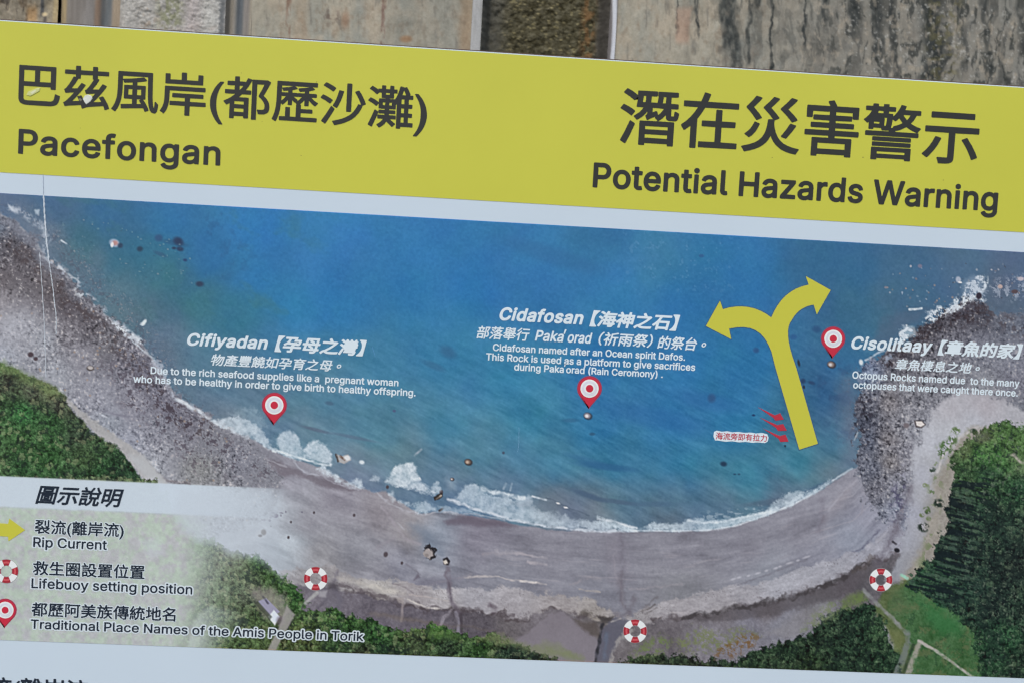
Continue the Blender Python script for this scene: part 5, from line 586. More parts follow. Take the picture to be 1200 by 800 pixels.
[1000,[195,-55,-21,1,-10,6,-13,43,1,10,-69,-28,-34,-10,-12,6,-22,37,0,13,9,8,62,19,63,27,54,30,34,25,-1,4,-72,-38,-78,-33,-28,-8,-13,6,-22,35,-1,9,6,9,105,38,73,37,-4,4,-63,-28,-72,-25,-9,-1,-9,5,-25,36,0,9,6,10,75,23,44,17,-47,2,-9,5,-7,9,-44,-2,-12,5,-5,13,0,103,3,9,14,7,157,0,3,3,-7,18,7,13,50,14,12,-6,25,-42,172,0,9,-3,8,-13,0,-110,-4,-6,-10,-5,-53,1,-2,-5,31,-25,2,-16,-6,-8,-65,-48,-1,-3,16,-31,27,-38,36,-32,46,-27,5,-10,-2,-9,-31,-37,-9,-3,-9,3,-44,26,-24,20,-36,42,-25,42,-3,-65,-11,-37,-11,-17,-18,-18,-22,-11,-25,-5],[181,13,36,-1,13,2,11,12,7,28,-3,3,-70,-41],[292,182,79,59,-97,1,-13,-10,0,-3],[404,307,1,17,-306,0,-3,-4,0,-10,3,-1,293,1]],
],
'E': [
[1000,[40,-50,-7,3,-3,6,0,438,2,9,11,5,416,0,9,-4,3,-10,0,-434,-3,-10,-6,-3,-41,0,-8,6,-1,16,-322,0,-3,-16,-6,-6],[88,28,324,-1,0,330,-53,-1,6,-1,4,-8,0,-78,-4,-10,-89,-3,123,0,12,-6,0,-34,-8,-6,-25,-1,6,-9,1,-159,-4,-9,-10,-2,-253,2,-4,9,0,159,6,9,-24,2,-6,4,-2,-6],[166,78,5,-2,13,0,2,2,-3,6,0,69,4,10,-3,2,-16,0,-2,-2],[312,78,6,-2,13,2,0,85,-3,2,-17,-2,4,-10,-1,-69],[229,119,5,-2,31,0,3,5,-37,2],[90,250,9,5,122,1,-87,2,-6,8,0,81,3,6,7,3,-48,1,-2,-4,0,-97],[182,303,2,-2,128,0,2,8,-2,3,-128,0]],
[1000,[154,-50,-9,6,-14,41,4,12,7,2,75,-1,2,3,0,200,-193,1,-5,5,-2,6,0,38,4,7,9,3,438,0,9,-4,2,-6,0,-41,-8,-8,-191,-1,0,-204,-1,-18,-5,-14,-13,-14,-21,-9,-32,-4],[48,-5,-38,25,-3,8,2,6,30,32,26,34,23,38,22,46,10,2,40,-11,6,-6,-1,-10,-20,-44,-26,-43,-45,-59,-17,-17],[423,-4,-39,79,-52,81,-1,7,4,6,38,16,6,0,6,-4,41,-57,35,-61,17,-38,0,-6,-5,-6,-41,-19],[70,336,-6,8,0,40,3,7,6,3,353,0,8,-3,3,-7,0,-40,-8,-9]],
[1000,[201,-51,-7,4,-15,22,-6,4,-88,0,-3,-1,-1,-16,-5,-5,-38,-1,-6,3,-3,9,0,169,3,7,6,3,150,-1,5,-9,0,-128,8,1,29,24,14,19,13,37,5,35,-30,2,-9,7,-1,116,-2,2,-7,-5,-9,1,-13,14,-2,-28,-10,-6,-144,1,-6,11,0,31,6,8,138,1,2,10,-2,3,-157,1,-6,9,1,37,9,6,74,0,-30,57,-1,6,7,8,31,16,10,-5,35,-60,3,-12,-7,-10,56,0,8,-6,1,-12,3,-2,27,39,26,54,7,5,6,0,34,-11,5,-10,-24,-53,-33,-54,152,-1,3,1,-40,59,-26,51,0,6,5,6,30,14,6,0,6,-4,19,-39,24,-36,56,-60,-2,-8,-23,-29,-5,-4,-9,1,-1,-119,-8,-7,-41,0,-5,-2,0,-116,33,0,4,56,5,7,10,1,34,-17,4,-6,-3,-44,-8,-28,-11,-16,-19,-9,-66,0,-19,5,-9,7,-7,10,-4,21,-1,129,-19,2,-18,-77,-11,-25,-14,-22,-20,-21,-23,-17],[82,34,57,0,0,59,-57,0],[35,164,-6,7,0,32,3,7,6,4,141,0,6,-2,5,-6,0,-35,-8,-8],[278,184,117,-2,1,55,-5,3,-112,-1]],
[1000,[183,-54,-33,28,-4,10,3,6,28,25,22,28,15,28,19,59,6,63,1,206,2,6,10,5,218,-2,5,-9,0,-387,-2,-22,-6,-16,-12,-12,-25,-9,-47,-3,-34,2,-18,44,3,9,8,4,72,-1,2,4,-1,97,-126,1,-20,-61,-24,-44,-34,-40,-19,-16],[39,33,-7,4,-3,6,1,350,9,7,169,0,7,-10,-1,-303,-9,-7,-116,0,-2,-3,-1,-34,-3,-7,-6,-3],[87,140,2,-3,69,1,0,75,-69,1,-2,-2],[296,168,6,-2,112,0,2,64,-118,1],[87,271,71,0,0,72,-71,0],[298,290,116,-2,2,61,-2,4,-116,0]],
],
'C': [
[1000,[107,-48,-5,7,-2,160,-73,-22,-8,5,-11,40,5,9,87,24,2,4,-2,93,-27,0,-18,-60,-8,-14,-9,1,-28,17,-5,6,18,60,17,110,3,7,7,1,39,-8,2,-7,-8,-56,17,-2,2,95,8,7,40,-1,6,-9,0,-90,47,-4,7,-36,24,53,24,80,9,7,36,-6,8,-8,-18,-69,180,0,10,-4,2,-7,-5,-96,-14,-164,-11,-63,-8,-20,-14,-20,-13,-10,-20,-5,-63,0,-5,5,-11,40,2,8,7,3,57,-2,12,14,9,34,9,70,11,160,-5,2,-41,-139,-40,-87,-26,-40,-29,-36,-34,-30,-6,1,-36,25,0,10,57,57,45,73,34,84,22,80,-6,3,-16,-3,-31,-87,-33,-63,-39,-54,-27,-22,-37,26,-2,6,55,65,32,55,29,74,-21,3,-34,-60,-25,-33,3,-41,-61,-23,-2,-180,-7,-4],[157,192,36,13,-20,14,-4,10,31,43,-43,0]],
[1000,[41,-54,-33,28,-2,6,26,44,16,56,5,170,8,7,40,0,-4,10,7,9,91,21,-77,20,-5,7,1,8,-3,2,-53,2,-3,8,2,36,7,4,167,0,-17,23,0,7,7,6,30,14,43,-50,164,-1,6,-3,3,-6,-3,-37,-6,-3,-47,-1,-7,-10,-47,-23,0,-3,67,-23,5,-7,-4,-10,53,-2,4,-8,-2,-37,-9,-3,-150,0,-3,-3,0,-27,3,-3,123,0,7,-4,2,-36,-5,-9,-127,0,-3,-5,0,-20,3,-1,117,-2,4,-7,-1,-36,-7,-4,-113,0,-3,-3,0,-27,3,-3,160,0,9,-10,-2,-37,-10,-4,-374,1,-6,10,0,33,6,7,157,0,0,32,-110,1,-6,7,-1,27,-23,-22,-7,2,-10,14,-13,-58,-10,-26,-28,-44],[157,100,104,-1,1,25,-88,1],[107,127,31,43,16,34,-3,2,-43,-2],[200,177,4,-3,57,0,1,30,-54,2],[226,257,103,0,-48,16],[278,320,26,7,9,3,-2,3,-57,1,-11,-4]],
[1000,[24,-36,-5,10,0,27,5,8,124,2,-17,32,-40,1,-8,7,0,96,8,9,326,-1,5,-8,0,-96,-8,-7,-37,0,-20,-33,114,0,7,-4,3,-6,0,-30,-4,-6,-6,-3],[207,11,87,0,19,30,-2,3,-117,-1],[138,91,3,-3,223,0,2,19,-2,5,-223,0,-3,-1],[31,164,-3,7,0,30,9,7,427,0,8,-4,3,-7,-1,-30,-10,-5],[57,214,-6,2,-3,8,0,183,6,9,40,0,5,-5,2,-17,36,2,3,21,11,5,27,-1,4,-7,2,-18,37,-1,3,29,10,6,39,-3,4,-33,37,2,3,21,7,5,31,-1,5,-7,0,-17,4,-1,33,-1,4,16,6,6,37,0,8,-6,1,-187,-6,-10],[100,261,37,-1,2,4,-38,3],[183,261,38,-1,3,4,-3,3,-34,0,-3,0],[276,261,38,-1,2,4,-2,3,-37,0],[360,261,37,-1,3,4,-3,3,-33,0],[100,307,38,0,-1,5,-30,0,-5,9,1,26,8,5,26,0,0,4,-36,1],[183,307,38,0,2,7,-2,3,-7,-5,-30,0],[276,307,39,0,-1,5,-34,2,-2,27,6,10,32,3,-39,2],[360,307,37,0,3,7,-3,3,-6,-5,-30,-1],[220,347,4,4,-3,5,-38,-2,31,-2],[397,347,3,4,-3,5,-37,-2,31,-2]],
[1000,[193,-50,-17,25,-12,9,-11,25,-107,-51,-6,-1,-7,4,-16,40,19,20,4,13,0,237,-10,-2,-7,4,-18,35,1,9,57,51,47,64,40,-14,1,-7,-4,-13,46,-44,27,-32,90,2,0,17,-4,2,-78,1,-4,7,0,30,2,7,7,3,77,0,0,30,6,8,44,-2,3,-6,3,-30,84,-2,4,-8,-1,-30,-3,-6,-84,-2,-2,-19,106,-2,6,-4,0,-41,-6,-3,-39,-3,2,-19,33,0,7,-4,0,-37,-7,-5,-33,0,-2,-18,2,-3,47,-1,5,-10,-2,-31,-7,-4,-140,0,-10,8,-104,-16,264,-3,3,-7,1,-30,-6,-10,-85,-3,1,-72,40,0,4,42,6,8,6,1,35,-16,2,-7,-4,-33,-9,-27,-14,-13,-13,-4,-67,0,-23,6,-11,11,-5,14,-2,90,-25,2,-20,-59,-27,-35,-43,-26],[209,8,21,10,14,13,14,23,6,24,-68,3,-6,7,0,10,-17,-1],[92,38,45,16,-13,30,5,10,-3,3,-33,0],[92,148,51,-2,1,22,-51,1],[196,178,47,5,0,22,-37,1,-5,5,-1,30,6,11,37,1,1,18,-38,4,-4,6,-2,20,-10,-10,-10,0,-60,64,-20,-24,30,4,23,-50,33,-1,9,-6],[334,188,6,-3,40,0,2,3,0,16,-36,2,-8,8,1,34,7,4,34,0,3,6,-3,16,-87,-2,0,-18,33,-2,7,-11,-1,-30,-6,-5,-33,-1,0,-17,33,4],[92,218,51,0,1,16,-51,2],[58,288,5,-3,33,0,2,3,-12,28]],
[1000,[42,-49,-26,34,-1,10,64,38,27,25,14,20,-81,64,33,130,-54,3,-4,7,0,36,8,9,60,0,18,98,9,4,40,-3,6,-11,-15,-87,76,0,26,-4,6,-6,-7,-73,-12,-60,-17,-56,-16,-37,50,-52,2,-8,-29,-37,-7,-2,-47,45,-33,-34,-30,-24,-36,-22,-17,-8],[262,-36,-5,11,1,397,8,3,200,0,6,-10,-2,-390,-8,-4,-41,1,-6,6,-3,23,-96,0,-4,-3,-1,-26,-3,-7],[312,58,4,-2,96,0,3,2,0,260,-3,3,-96,0,-4,-3],[147,128,7,7,20,57,13,66,-1,15,-58,-1,-28,-107]],
[1000,[162,-52,-5,4,-13,44,8,5,69,1,-1,70,-198,2,-8,8,1,40,10,5,194,0,4,35,46,27,-137,2,-10,10,-43,-33,-27,-14,-11,2,-24,30,-1,10,54,33,22,23,24,40,17,60,-88,4,-6,6,1,40,9,5,300,0,6,-11,-13,-64,3,-1,114,-1,6,-4,-4,-70,-8,-54,-13,-26,-25,-14,-53,0,-5,4,-5,20,-71,-47,-3,-10,201,-2,8,-8,-1,-40,-7,-5,-200,-1,-1,-81,-9,-26,-14,-10,-20,-5],[380,212,15,-1,4,5,8,63,-125,1,-5,9,14,63,-2,3,-97,-1,-16,-62,-21,-46,4,-3,190,1,29,-22]],
[1000,[97,-50,-7,12,0,250,3,7,309,3,-25,24,-234,-14,-63,-8,-7,8,-12,43,32,18,43,32,-109,3,-5,7,1,40,10,5,187,0,2,2,-16,30,2,6,45,15,8,-5,29,-48,187,-3,3,-5,0,-37,-7,-8,-108,-2,92,-80,-4,-10,-39,-27,-1,-213,-3,-17,-7,-10,-13,-10,-27,-6,-80,-1,-9,4,-14,33,2,10,95,3,0,34,-4,2,-203,0,-3,-2,-2,-80,-8,-5],[147,85,206,-1,4,1,0,17,-207,2,-3,-2],[147,152,210,-1,0,17,-4,3,-203,0,-3,-3],[177,288,142,7,-26,22,-6,10,-60,0]],
[1000,[50,-41,-35,42,1,6,14,15,50,42,23,10,20,3,96,67,67,60,64,70,-300,1,-7,2,-2,7,2,44,7,3,193,0,-45,73,5,10,37,18,9,-5,51,-75,5,-11,-8,-10,110,1,34,-21,2,-10,-26,-37,-64,-73,-73,-69,-104,-78,37,-16,50,-7,107,1,113,8,7,-9,-13,-48,-20,-4,-114,-4,-106,3,-34,6,-30,11,-56,36,-17,-9,-40,-49]],
[1000,[261,-47,-9,6,-10,37,2,7,7,3,80,-2,9,9,8,20,-294,1,-4,9,26,150,-53,3,-4,7,1,40,7,5,58,1,19,147,7,9,316,0,7,-9,-6,-147,49,-3,4,-7,0,-36,-7,-9,-49,-1,-9,-104,48,-5,3,-8,-1,-37,-9,-6,-50,0,-16,-48,-14,-17,-16,-11,-30,-6],[117,89,4,-2,143,0,4,2,-37,30,-60,38,-2,9,27,27,-5,1,-58,-1],[299,89,5,-2,53,0,10,106,-159,0,59,-35,48,-39,2,-10],[143,249,142,0,-38,30,-56,34,-2,10,25,26,-7,3,-51,-3],[304,249,67,0,3,102,-149,-2,55,-30,44,-33,3,-10]],
[1000,[83,-39,-33,13,-24,24,-13,30,0,34,14,32,23,23,30,13,33,0,30,-12,24,-23,14,-33,0,-34,-12,-30,-23,-23,-33,-13],[93,5,14,1,13,6,11,10,7,16,-1,17,-5,13,-12,12,-17,6,-13,0,-17,-7,-10,-11,-6,-16,0,-14,7,-16,13,-12]],
[1000,[311,-48,-6,4,-1,7,0,433,10,7,137,1,28,-18,4,-10,-59,-146,34,-47,14,-33,5,-44,-5,-40,-8,-16,-13,-15,-33,-12,-50,0,-6,7,-4,21,-3,-95,-7,-4],[51,-45,-6,8,0,180,3,9,6,3,210,0,7,-3,3,-9,0,-177,-3,-6,-47,-2,-6,5,-4,14,-113,0,-2,-17,-5,-5],[100,33,4,-2,110,0,3,2,0,67,-116,2],[358,76,50,1,10,5,4,11,1,30,-10,33,-18,30,-29,37,42,110,5,13,-2,3,-50,1,-4,-4],[21,183,-5,10,0,33,3,7,71,3,-29,80,-23,2,-7,5,0,37,3,9,94,2,2,2,-15,43,6,6,37,9,7,-5,26,-55,87,-1,6,-4,1,-43,-7,-5,-15,-2,-31,-80,62,-3,3,-7,0,-33,-5,-10],[146,236,28,0,30,81,-87,-1,19,-43]],
[1000,[199,-49,-7,8,0,130,-3,4,-26,-5,-48,-69,-52,-65,-12,1,-28,30,-1,7,104,133,10,-1,10,-10,-6,11,4,10,72,22,57,25,-44,36,-36,-32,-20,-12,-32,25,-3,10,68,60,47,63,10,3,36,-8,7,-6,0,21,-113,0,-3,-33,-4,-8,-43,-1,-8,5,-2,37,-107,1,-5,9,2,38,6,4,104,1,2,27,4,6,7,2,40,-2,4,-6,3,-27,113,0,1,27,6,7,40,1,9,-8,1,-27,113,-2,4,-11,0,-30,-4,-8,-110,-2,-3,-2,-1,-31,-3,-7,-46,-2,-7,15,-10,-16,127,0,31,-20,-1,-10,-19,-27,-58,-60,63,-26,50,-15,7,-6,-2,-10,-25,-32,-6,-2,-21,4,-1,-140,-8,-4,-40,0,-6,4,-4,17,-134,0,-4,-17,-6,-4],[247,22,136,-1,3,1,0,47,-137,1,-2,-5],[270,122,9,-3,94,0,5,3,-55,27],[103,132,-90,55,0,11,23,27,10,2,26,-12,64,-40,2,-6,-3,-7,-22,-28],[321,212,18,10,31,27,-98,0],[136,228,-90,57,1,10,23,27,9,2,24,-12,66,-42,0,-11,-23,-29]],
[1000,[226,-49,-5,8,-1,60,-147,0,-8,3,-2,7,0,33,7,9,150,-1,0,23,-80,0,-8,6,-2,15,-44,-32,-43,-22,-7,2,-28,33,4,10,64,35,40,35,-93,1,-8,6,0,37,5,6,47,4,-5,163,8,7,93,27,7,-1,20,-30,-1,-10,-73,-22,0,-11,64,-4,3,-6,0,-31,-7,-6,-56,-1,-2,-12,2,-3,60,-1,10,-7,10,4,-5,10,0,117,5,10,40,0,4,-7,2,-21,64,-1,3,12,7,6,113,-1,6,-8,-7,-173,51,-4,4,-6,0,-37,-11,-6,-90,-1,50,-39,54,-26,2,-11,-26,-31,-6,-2,-44,20,-46,33,-1,-20,-6,-6,-84,-1,1,-22,160,-1,4,-7,0,-37,-8,-6,-156,0,-4,-64,-6,-4],[159,142,61,0,0,33,-34,0],[279,142,65,0,-28,34,-36,-1],[120,229,66,-2,2,18,-2,4,-6,-6,-60,-1],[236,229,21,0,-1,57,-30,-1,7,-1,3,-5],[308,229,70,0,-2,12,-60,2,-4,6,0,26,2,7,6,4,62,3,-2,14,-60,1,-5,8,0,27,8,10,60,0,0,15,-63,1,-5,-13,-5,-4,-65,-3,1,-13,54,0,6,-5]],
[1000,[91,-50,-4,7,0,197,-2,3,-40,-35,-7,-2,-32,34,-3,10,78,71,36,42,28,40,10,5,40,-14,3,-7,-55,-84,-1,-260,-7,-8],[281,-47,-5,4,-13,40,5,10,80,0,7,4,-1,193,-163,3,-5,7,2,43,7,4,286,0,6,-10,-2,-41,-7,-3,-66,-3,-1,-197,-6,-31,-14,-14,-16,-6],[35,273,-26,34,2,11,64,51,53,59,10,1,39,-18,2,-7,-4,-7,-60,-66,-69,-57],[211,347,-3,7,0,37,7,8,250,0,8,-8,0,-37,-8,-9]],
[1000,[443,-57,-43,51,-34,60,-20,63,-8,74,7,70,22,66,31,57,22,28,26,25,35,-16,5,-10,-40,-51,-29,-53,-17,-56,-6,-60,6,-64,18,-56,28,-50,40,-50,-3,-11,-33,-17]],
[1000,[96,-48,-5,7,-1,180,-42,-33,-15,-8,-7,5,-18,40,5,9,40,30,37,35,51,69,-1,4,-110,0,-8,6,-1,40,5,7,84,2,-39,58,5,8,34,17,20,-17,29,-38,9,-17,-5,-10,27,-2,25,-21,-19,-47,-38,-63,60,-60,4,-10,-26,-35,-6,-4,-7,2,-37,44,0,-191,-10,-8],[366,-48,-6,11,0,246,-4,4,-66,-1,-3,-3,-6,-86,-11,-67,-23,-67,-17,-32,-10,-3,-37,23,-3,5,27,64,15,67,8,93,0,163,6,7,107,23,93,28,38,-34,1,-7,-4,-7,-68,-22,-115,-28,2,-61,190,0,9,-9,-3,-44,-6,-2,-60,0,-3,-4,-1,-250,-6,-7]],
[1000,[45,-47,-4,10,0,327,8,5,170,1,1,44,-195,2,-8,8,2,44,10,4,450,-2,4,-6,0,-40,-8,-8,-199,-2,3,-44,173,-1,8,-5,1,-290,-4,-17,-8,-13,-17,-10,-23,-4,-64,-2,-6,3,-16,39,5,10,77,3,1,151,-24,-25,-7,-2,-96,60,-3,-3,0,-70,3,-4,16,16,7,1,102,-63,1,-10,-26,-27,-10,-2,-90,61,-3,-6,0,-123,-7,-6,-40,0,-7,3,-2,6,-1,87,-24,-23,-6,-1,-90,63,-3,-2,-2,-134,-9,-5],[216,73,4,0,-1,82,-20,-21,-9,-1,-91,62,-3,-2,0,-80,23,18,6,1],[405,173,0,67,-128,0,2,-33,23,23,7,1],[216,176,4,0,-1,65,-123,-1,0,-34,3,-1,23,23,7,2]],
[1000,[175,-48,-18,41,0,6,8,6,58,1,-1,95,-70,-2,33,-14,5,-6,-1,-7,-60,-55,-60,-46,-10,1,-33,31,4,10,59,40,52,46,-75,4,-5,6,0,27,-26,-6,-26,34,-1,9,4,4,43,20,35,22,-38,28,-3,6,3,10,-7,1,-26,25,-2,10,62,62,43,68,47,-8,2,-8,-6,-18,67,1,13,-3,-3,13,3,9,37,9,9,-5,8,-22,136,1,26,-19,2,-10,-33,-50,-51,-66,46,-38,67,-32,3,-10,-29,-37,-17,3,-3,-3,-1,-27,-5,-6,-89,-4,101,-85,11,-11,0,-10,-34,-24,-10,0,-110,99,2,11,33,20,-59,3,-4,-3,0,-106,-8,-24,-11,-8,-20,-7],[92,156,322,0,-55,40,-5,-10,-9,-4,-190,0,-6,4,-4,8],[188,236,132,0,-30,47,-31,68,-34,-63],[128,253,19,20,-48,31,-21,-21,7,-2],[344,296,38,50,-63,0],[173,313,9,8,10,24,-57,0,-9,-9]],
[1000,[49,-56,-33,17,-2,10,40,50,28,50,18,56,6,64,-6,60,-17,56,-30,54,-39,50,4,10,34,16,8,-3,42,-50,31,-57,22,-66,7,-70,-8,-74,-20,-63,-15,-31,-36,-52,-24,-27]],
[1000,[319,-39,-10,2,-3,4,-13,37,3,10,86,-1,8,4,9,20,12,94,5,166,-107,0,-50,-86,-10,-2,-20,15,-2,-3,0,-207,-5,-10,-133,-1,-2,-32,-5,-6,-40,-1,-8,7,0,370,8,8,50,1,19,74,5,5,46,-6,7,-6,-20,-67,70,-1,7,-5,3,-77,30,60,31,97,6,7,40,-7,8,-7,-16,-66,138,-1,7,-6,-9,-223,-7,-77,-11,-44,-15,-23,-22,-13,-33,-5],[88,57,86,0,-1,100,-85,0],[349,86,-82,121,1,10,34,20,10,-3,21,-27,61,-90,-5,-11,-33,-20],[88,211,85,0,-1,85,-83,0]],
[1000,[86,-48,-6,11,0,206,5,10,324,2,10,-5,1,-213,-4,-9,-50,-1,-5,6,-2,19,-220,0,-6,-25],[137,36,222,-2,2,89,-5,3,-217,-1],[426,186,-33,41,-260,-14,-70,-9,-9,5,-13,44,28,19,35,34,49,57,46,64,10,4,40,-17,5,-11,-49,-64,-63,-70,207,9,-59,65,6,10,30,20,7,-1,79,-76,58,-73,2,-7,-4,-7,-32,-23]],
[1000,[226,-48,-6,7,-1,52,-197,1,-7,4,-1,37,8,8,198,2,0,13,-4,2,-134,0,-8,5,-1,156,2,7,7,3,340,-1,6,-9,-2,-158,-7,-3,-137,0,-4,-2,0,-13,198,-2,8,-8,-1,-37,-7,-4,-197,-1,-3,-57,-7,-3],[128,126,241,-1,2,14,-239,3,-4,-3],[128,189,4,-2,234,0,5,2,0,10,-2,4,-240,0],[19,259,-4,7,0,30,7,10,110,1,5,2,-15,29,-70,3,-4,8,0,30,4,8,167,2,-12,27,2,8,43,12,9,-3,25,-44,163,-1,5,-9,-3,-36,-5,-4,-64,0,-18,-30,5,-2,107,-1,6,-2,3,-8,0,-30,-9,-9],[199,309,3,-2,97,0,16,29,-3,3,-123,0,-3,-3]],
[1000,[48,-50,-34,21,-4,6,2,7,40,40,33,59,13,0,34,-11,3,-11,-32,-60,-33,-40,-12,-10],[445,-50,-6,4,-31,50,-46,57,3,10,29,13,-306,0,-13,5,-2,155,-21,-12,-7,1,-30,30,-2,8,52,43,37,36,60,81,50,-9,4,-8,-4,-16,100,1,30,-18,4,-10,-33,-54,2,-2,110,0,6,-4,2,-217,-5,-8,-14,-2,52,-63,26,-44,-4,-8],[178,-43,-4,7,-10,100,8,7,40,3,6,-7,5,-26,8,-74,-9,-7],[305,-44,-7,7,-34,98,8,9,36,7,7,-3,13,-27,25,-73,-5,-8],[129,137,89,-1,3,1,0,37,-89,2],[277,137,98,-1,2,38,-99,1],[129,227,89,-2,3,2,1,34,-4,3,-86,0],[277,227,98,-2,2,36,-2,3,-97,0],[149,317,93,-2,22,29,-6,3,-83,0]],
[1000,[76,-47,-4,6,-1,170,-2,4,-17,-43,-16,-30,-7,-1,-6,4,-19,40,36,86,24,87,-2,3,-43,2,-4,8,0,34,7,10,47,0,3,90,7,6,33,1,7,-3,3,-8,0,-85,34,-1,8,-10,-3,-40,-5,-4,-34,-1,0,-19,50,-93,-20,-32,-6,-4,-10,5,-14,30,0,-206,-10,-8],[436,-41,-104,47,-50,-21,-43,-12,-70,-13,-10,5,-16,31,3,11,115,22,-67,20,0,10,22,27,-50,0,-8,7,0,33,4,8,87,1,10,14,-76,4,-4,6,0,34,10,6,93,0,1,17,-127,2,-6,8,0,30,9,8,123,1,0,15,-96,2,-5,7,0,27,1,8,7,4,93,0,1,11,-124,2,-7,8,0,34,4,5,123,3,4,2,3,34,6,3,37,0,9,-7,1,-32,133,-1,7,-4,1,-37,-8,-8,-134,-2,1,-11,106,-2,4,-7,0,-53,30,-2,7,-5,0,-40,-7,-3,-27,0,-3,-3,-1,-57,-9,-5,-117,0,-11,-15,161,-1,7,-5,-1,-41,-6,-3,-63,0,-28,-43,57,-24,36,-20,2,-6,-4,-7,-30,-26],[322,63,4,-1,8,7,12,17,-67,0,-5,-7,1,-3],[339,199,56,0,0,17,-56,1],[338,266,54,-2,3,2,0,13,-56,1]],
[1000,[175,-39,-34,10,-15,20,-4,27,0,83,6,9,40,1,9,-7,1,-83,3,-6,149,-1,7,10,4,40,7,7,40,-14,6,-6,-1,-27,-9,-33,-9,-14,-20,-13,-37,-5],[55,-26,-37,18,-5,9,28,50,26,57,8,3,36,-15,4,-8,-37,-87,-13,-23],[431,-14,-24,52,-35,56,5,10,38,15,8,-5,26,-36,33,-67,-6,-10,-35,-15],[278,31,-9,3,-28,39,-39,41,-1,10,-103,2,-7,2,-3,6,1,244,9,5,107,0,3,1,17,46,6,4,47,-7,7,-5,1,-8,-15,-31,130,0,7,-2,4,-7,-1,-243,-10,-5,-136,-2,30,-33,21,-30,-4,-10],[143,178,5,-3,203,0,5,3,0,16,-211,3],[143,248,2,-3,210,0,1,19,-211,2],[143,314,208,-1,5,1,0,17,-5,3,-206,0]],
[1000,[262,-36,-23,5,-14,8,-16,27,-4,36,0,140,-30,-9,-6,2,-18,44,4,5,50,22,0,130,3,6,44,3,7,-6,3,-110,46,20,1,137,6,5,40,0,7,-9,1,-106,2,-4,48,20,19,15,33,-11,5,-7,-3,-157,-5,-50,-7,-15,-11,-11,-39,-10,-30,1,-10,30,-3,-45,-3,-6,-44,-2,-7,8,0,154,-3,2,-43,-18,-1,-184,4,-6,14,-3,143,2,11,13,7,50,9,6,41,-19,-5,-50,-13,-31,-10,-11,-17,-8,-33,-5],[32,30,-10,7,-14,43,4,5,63,25,1,144,-61,2,-3,8,0,36,7,9,56,1,1,107,9,7,37,-1,8,-9,0,-104,52,-1,7,-9,0,-36,-4,-7,-54,-3,-1,-117,2,-3,43,18,7,-1,5,-7,8,-37,-6,-7],[365,134,44,3,3,134,-49,-21,0,-113]],
],
'D': [
[1000,[133,-48,-7,4,-18,34,1,6,11,10,5,9,2,33,-88,-26,-28,37,2,6,4,3,72,20,75,33,-6,3,-131,0,-10,7,0,37,7,6,12,1,3,3,-14,21,2,8,65,20,36,16,1,3,-46,33,-31,-17,-6,0,-31,28,2,10,49,28,44,37,-5,3,-69,1,-4,5,1,36,9,4,247,-1,4,-7,1,-28,-6,-10,-111,0,-6,-3,-6,-9,2,-2,79,1,27,-12,3,-9,-18,-37,-20,-29,-24,-25,-28,-23,-29,-17,-58,-25,3,-3,125,0,-22,31,0,6,6,6,38,11,20,-20,23,-34,60,0,2,3,-14,37,2,7,7,2,59,0,2,4,1,193,6,6,38,0,6,-3,2,-6,-1,-209,-4,-13,-6,-8,-22,-10,0,-3,50,-2,4,-8,-1,-34,-6,-7,-35,0,-1,-3,15,-12,-1,-11,-82,-49,44,-24,66,-21,4,-5,-1,-8,-22,-32,-9,-3,-38,12,-34,14,-31,18,-41,32,-2,-36,-6,-6,-132,-27],[183,18,119,22,-25,28,-31,49,-4,0,-61,-43],[331,84,2,-2,16,9,49,30,-6,3,-90,0,-2,-3,7,-9],[317,234,-5,3,-1,6,0,153,6,7,38,0,6,-3,2,-7,0,-153,-8,-6],[170,274,4,0,13,13,16,19,-1,2,-72,0,-6,-2]],
[1000,[155,-47,-31,28,-1,6,38,38,20,34,8,38,3,87,7,6,38,0,6,-9,-1,-75,-5,-44,-7,-21,-11,-25,-14,-22,-18,-21,-22,-18],[62,-42,-35,27,-3,9,49,78,47,84,4,5,6,1,32,-27,1,-10,-79,-144,-13,-20],[396,-38,-12,7,-9,9,-6,25,0,178,2,6,6,3,38,0,6,-6,1,-175,21,0,4,57,3,6,9,1,28,-14,4,-6,-4,-56,-5,-16,-7,-9,-10,-7,-19,-5],[284,-26,-4,7,0,200,7,8,37,0,7,-8,0,-200,-7,-8],[440,176,-25,35,-3,1,-185,-14,-56,-7,-5,6,-10,37,2,7,34,15,45,54,-82,3,-5,6,-1,17,-15,-20,-10,-2,-40,35,-47,31,-3,11,23,28,8,3,40,-23,47,-37,135,2,1,2,-17,43,1,7,5,4,38,9,6,-4,25,-59,3,-2,128,-1,5,-10,-1,-34,-4,-6,-72,-1,-4,-3,51,-60,30,-43,-4,-9,-32,-21],[105,187,-40,29,-52,28,-1,9,23,31,8,2,41,-19,34,-21,22,-17,0,-8,-22,-33,-6,-3],[259,253,116,6,-27,35,3,9,10,6,-6,3,-50,0]],
[323,[127,-124,-25,26,-21,28,-32,59,-18,59,-6,35,0,65,14,66,11,31,31,57,43,52,31,2,6,-2,3,-9,-31,-51,-14,-30,-16,-53,-9,-63,0,-65,3,-31,12,-57,23,-56,32,-53,-1,-6,-5,-4]],
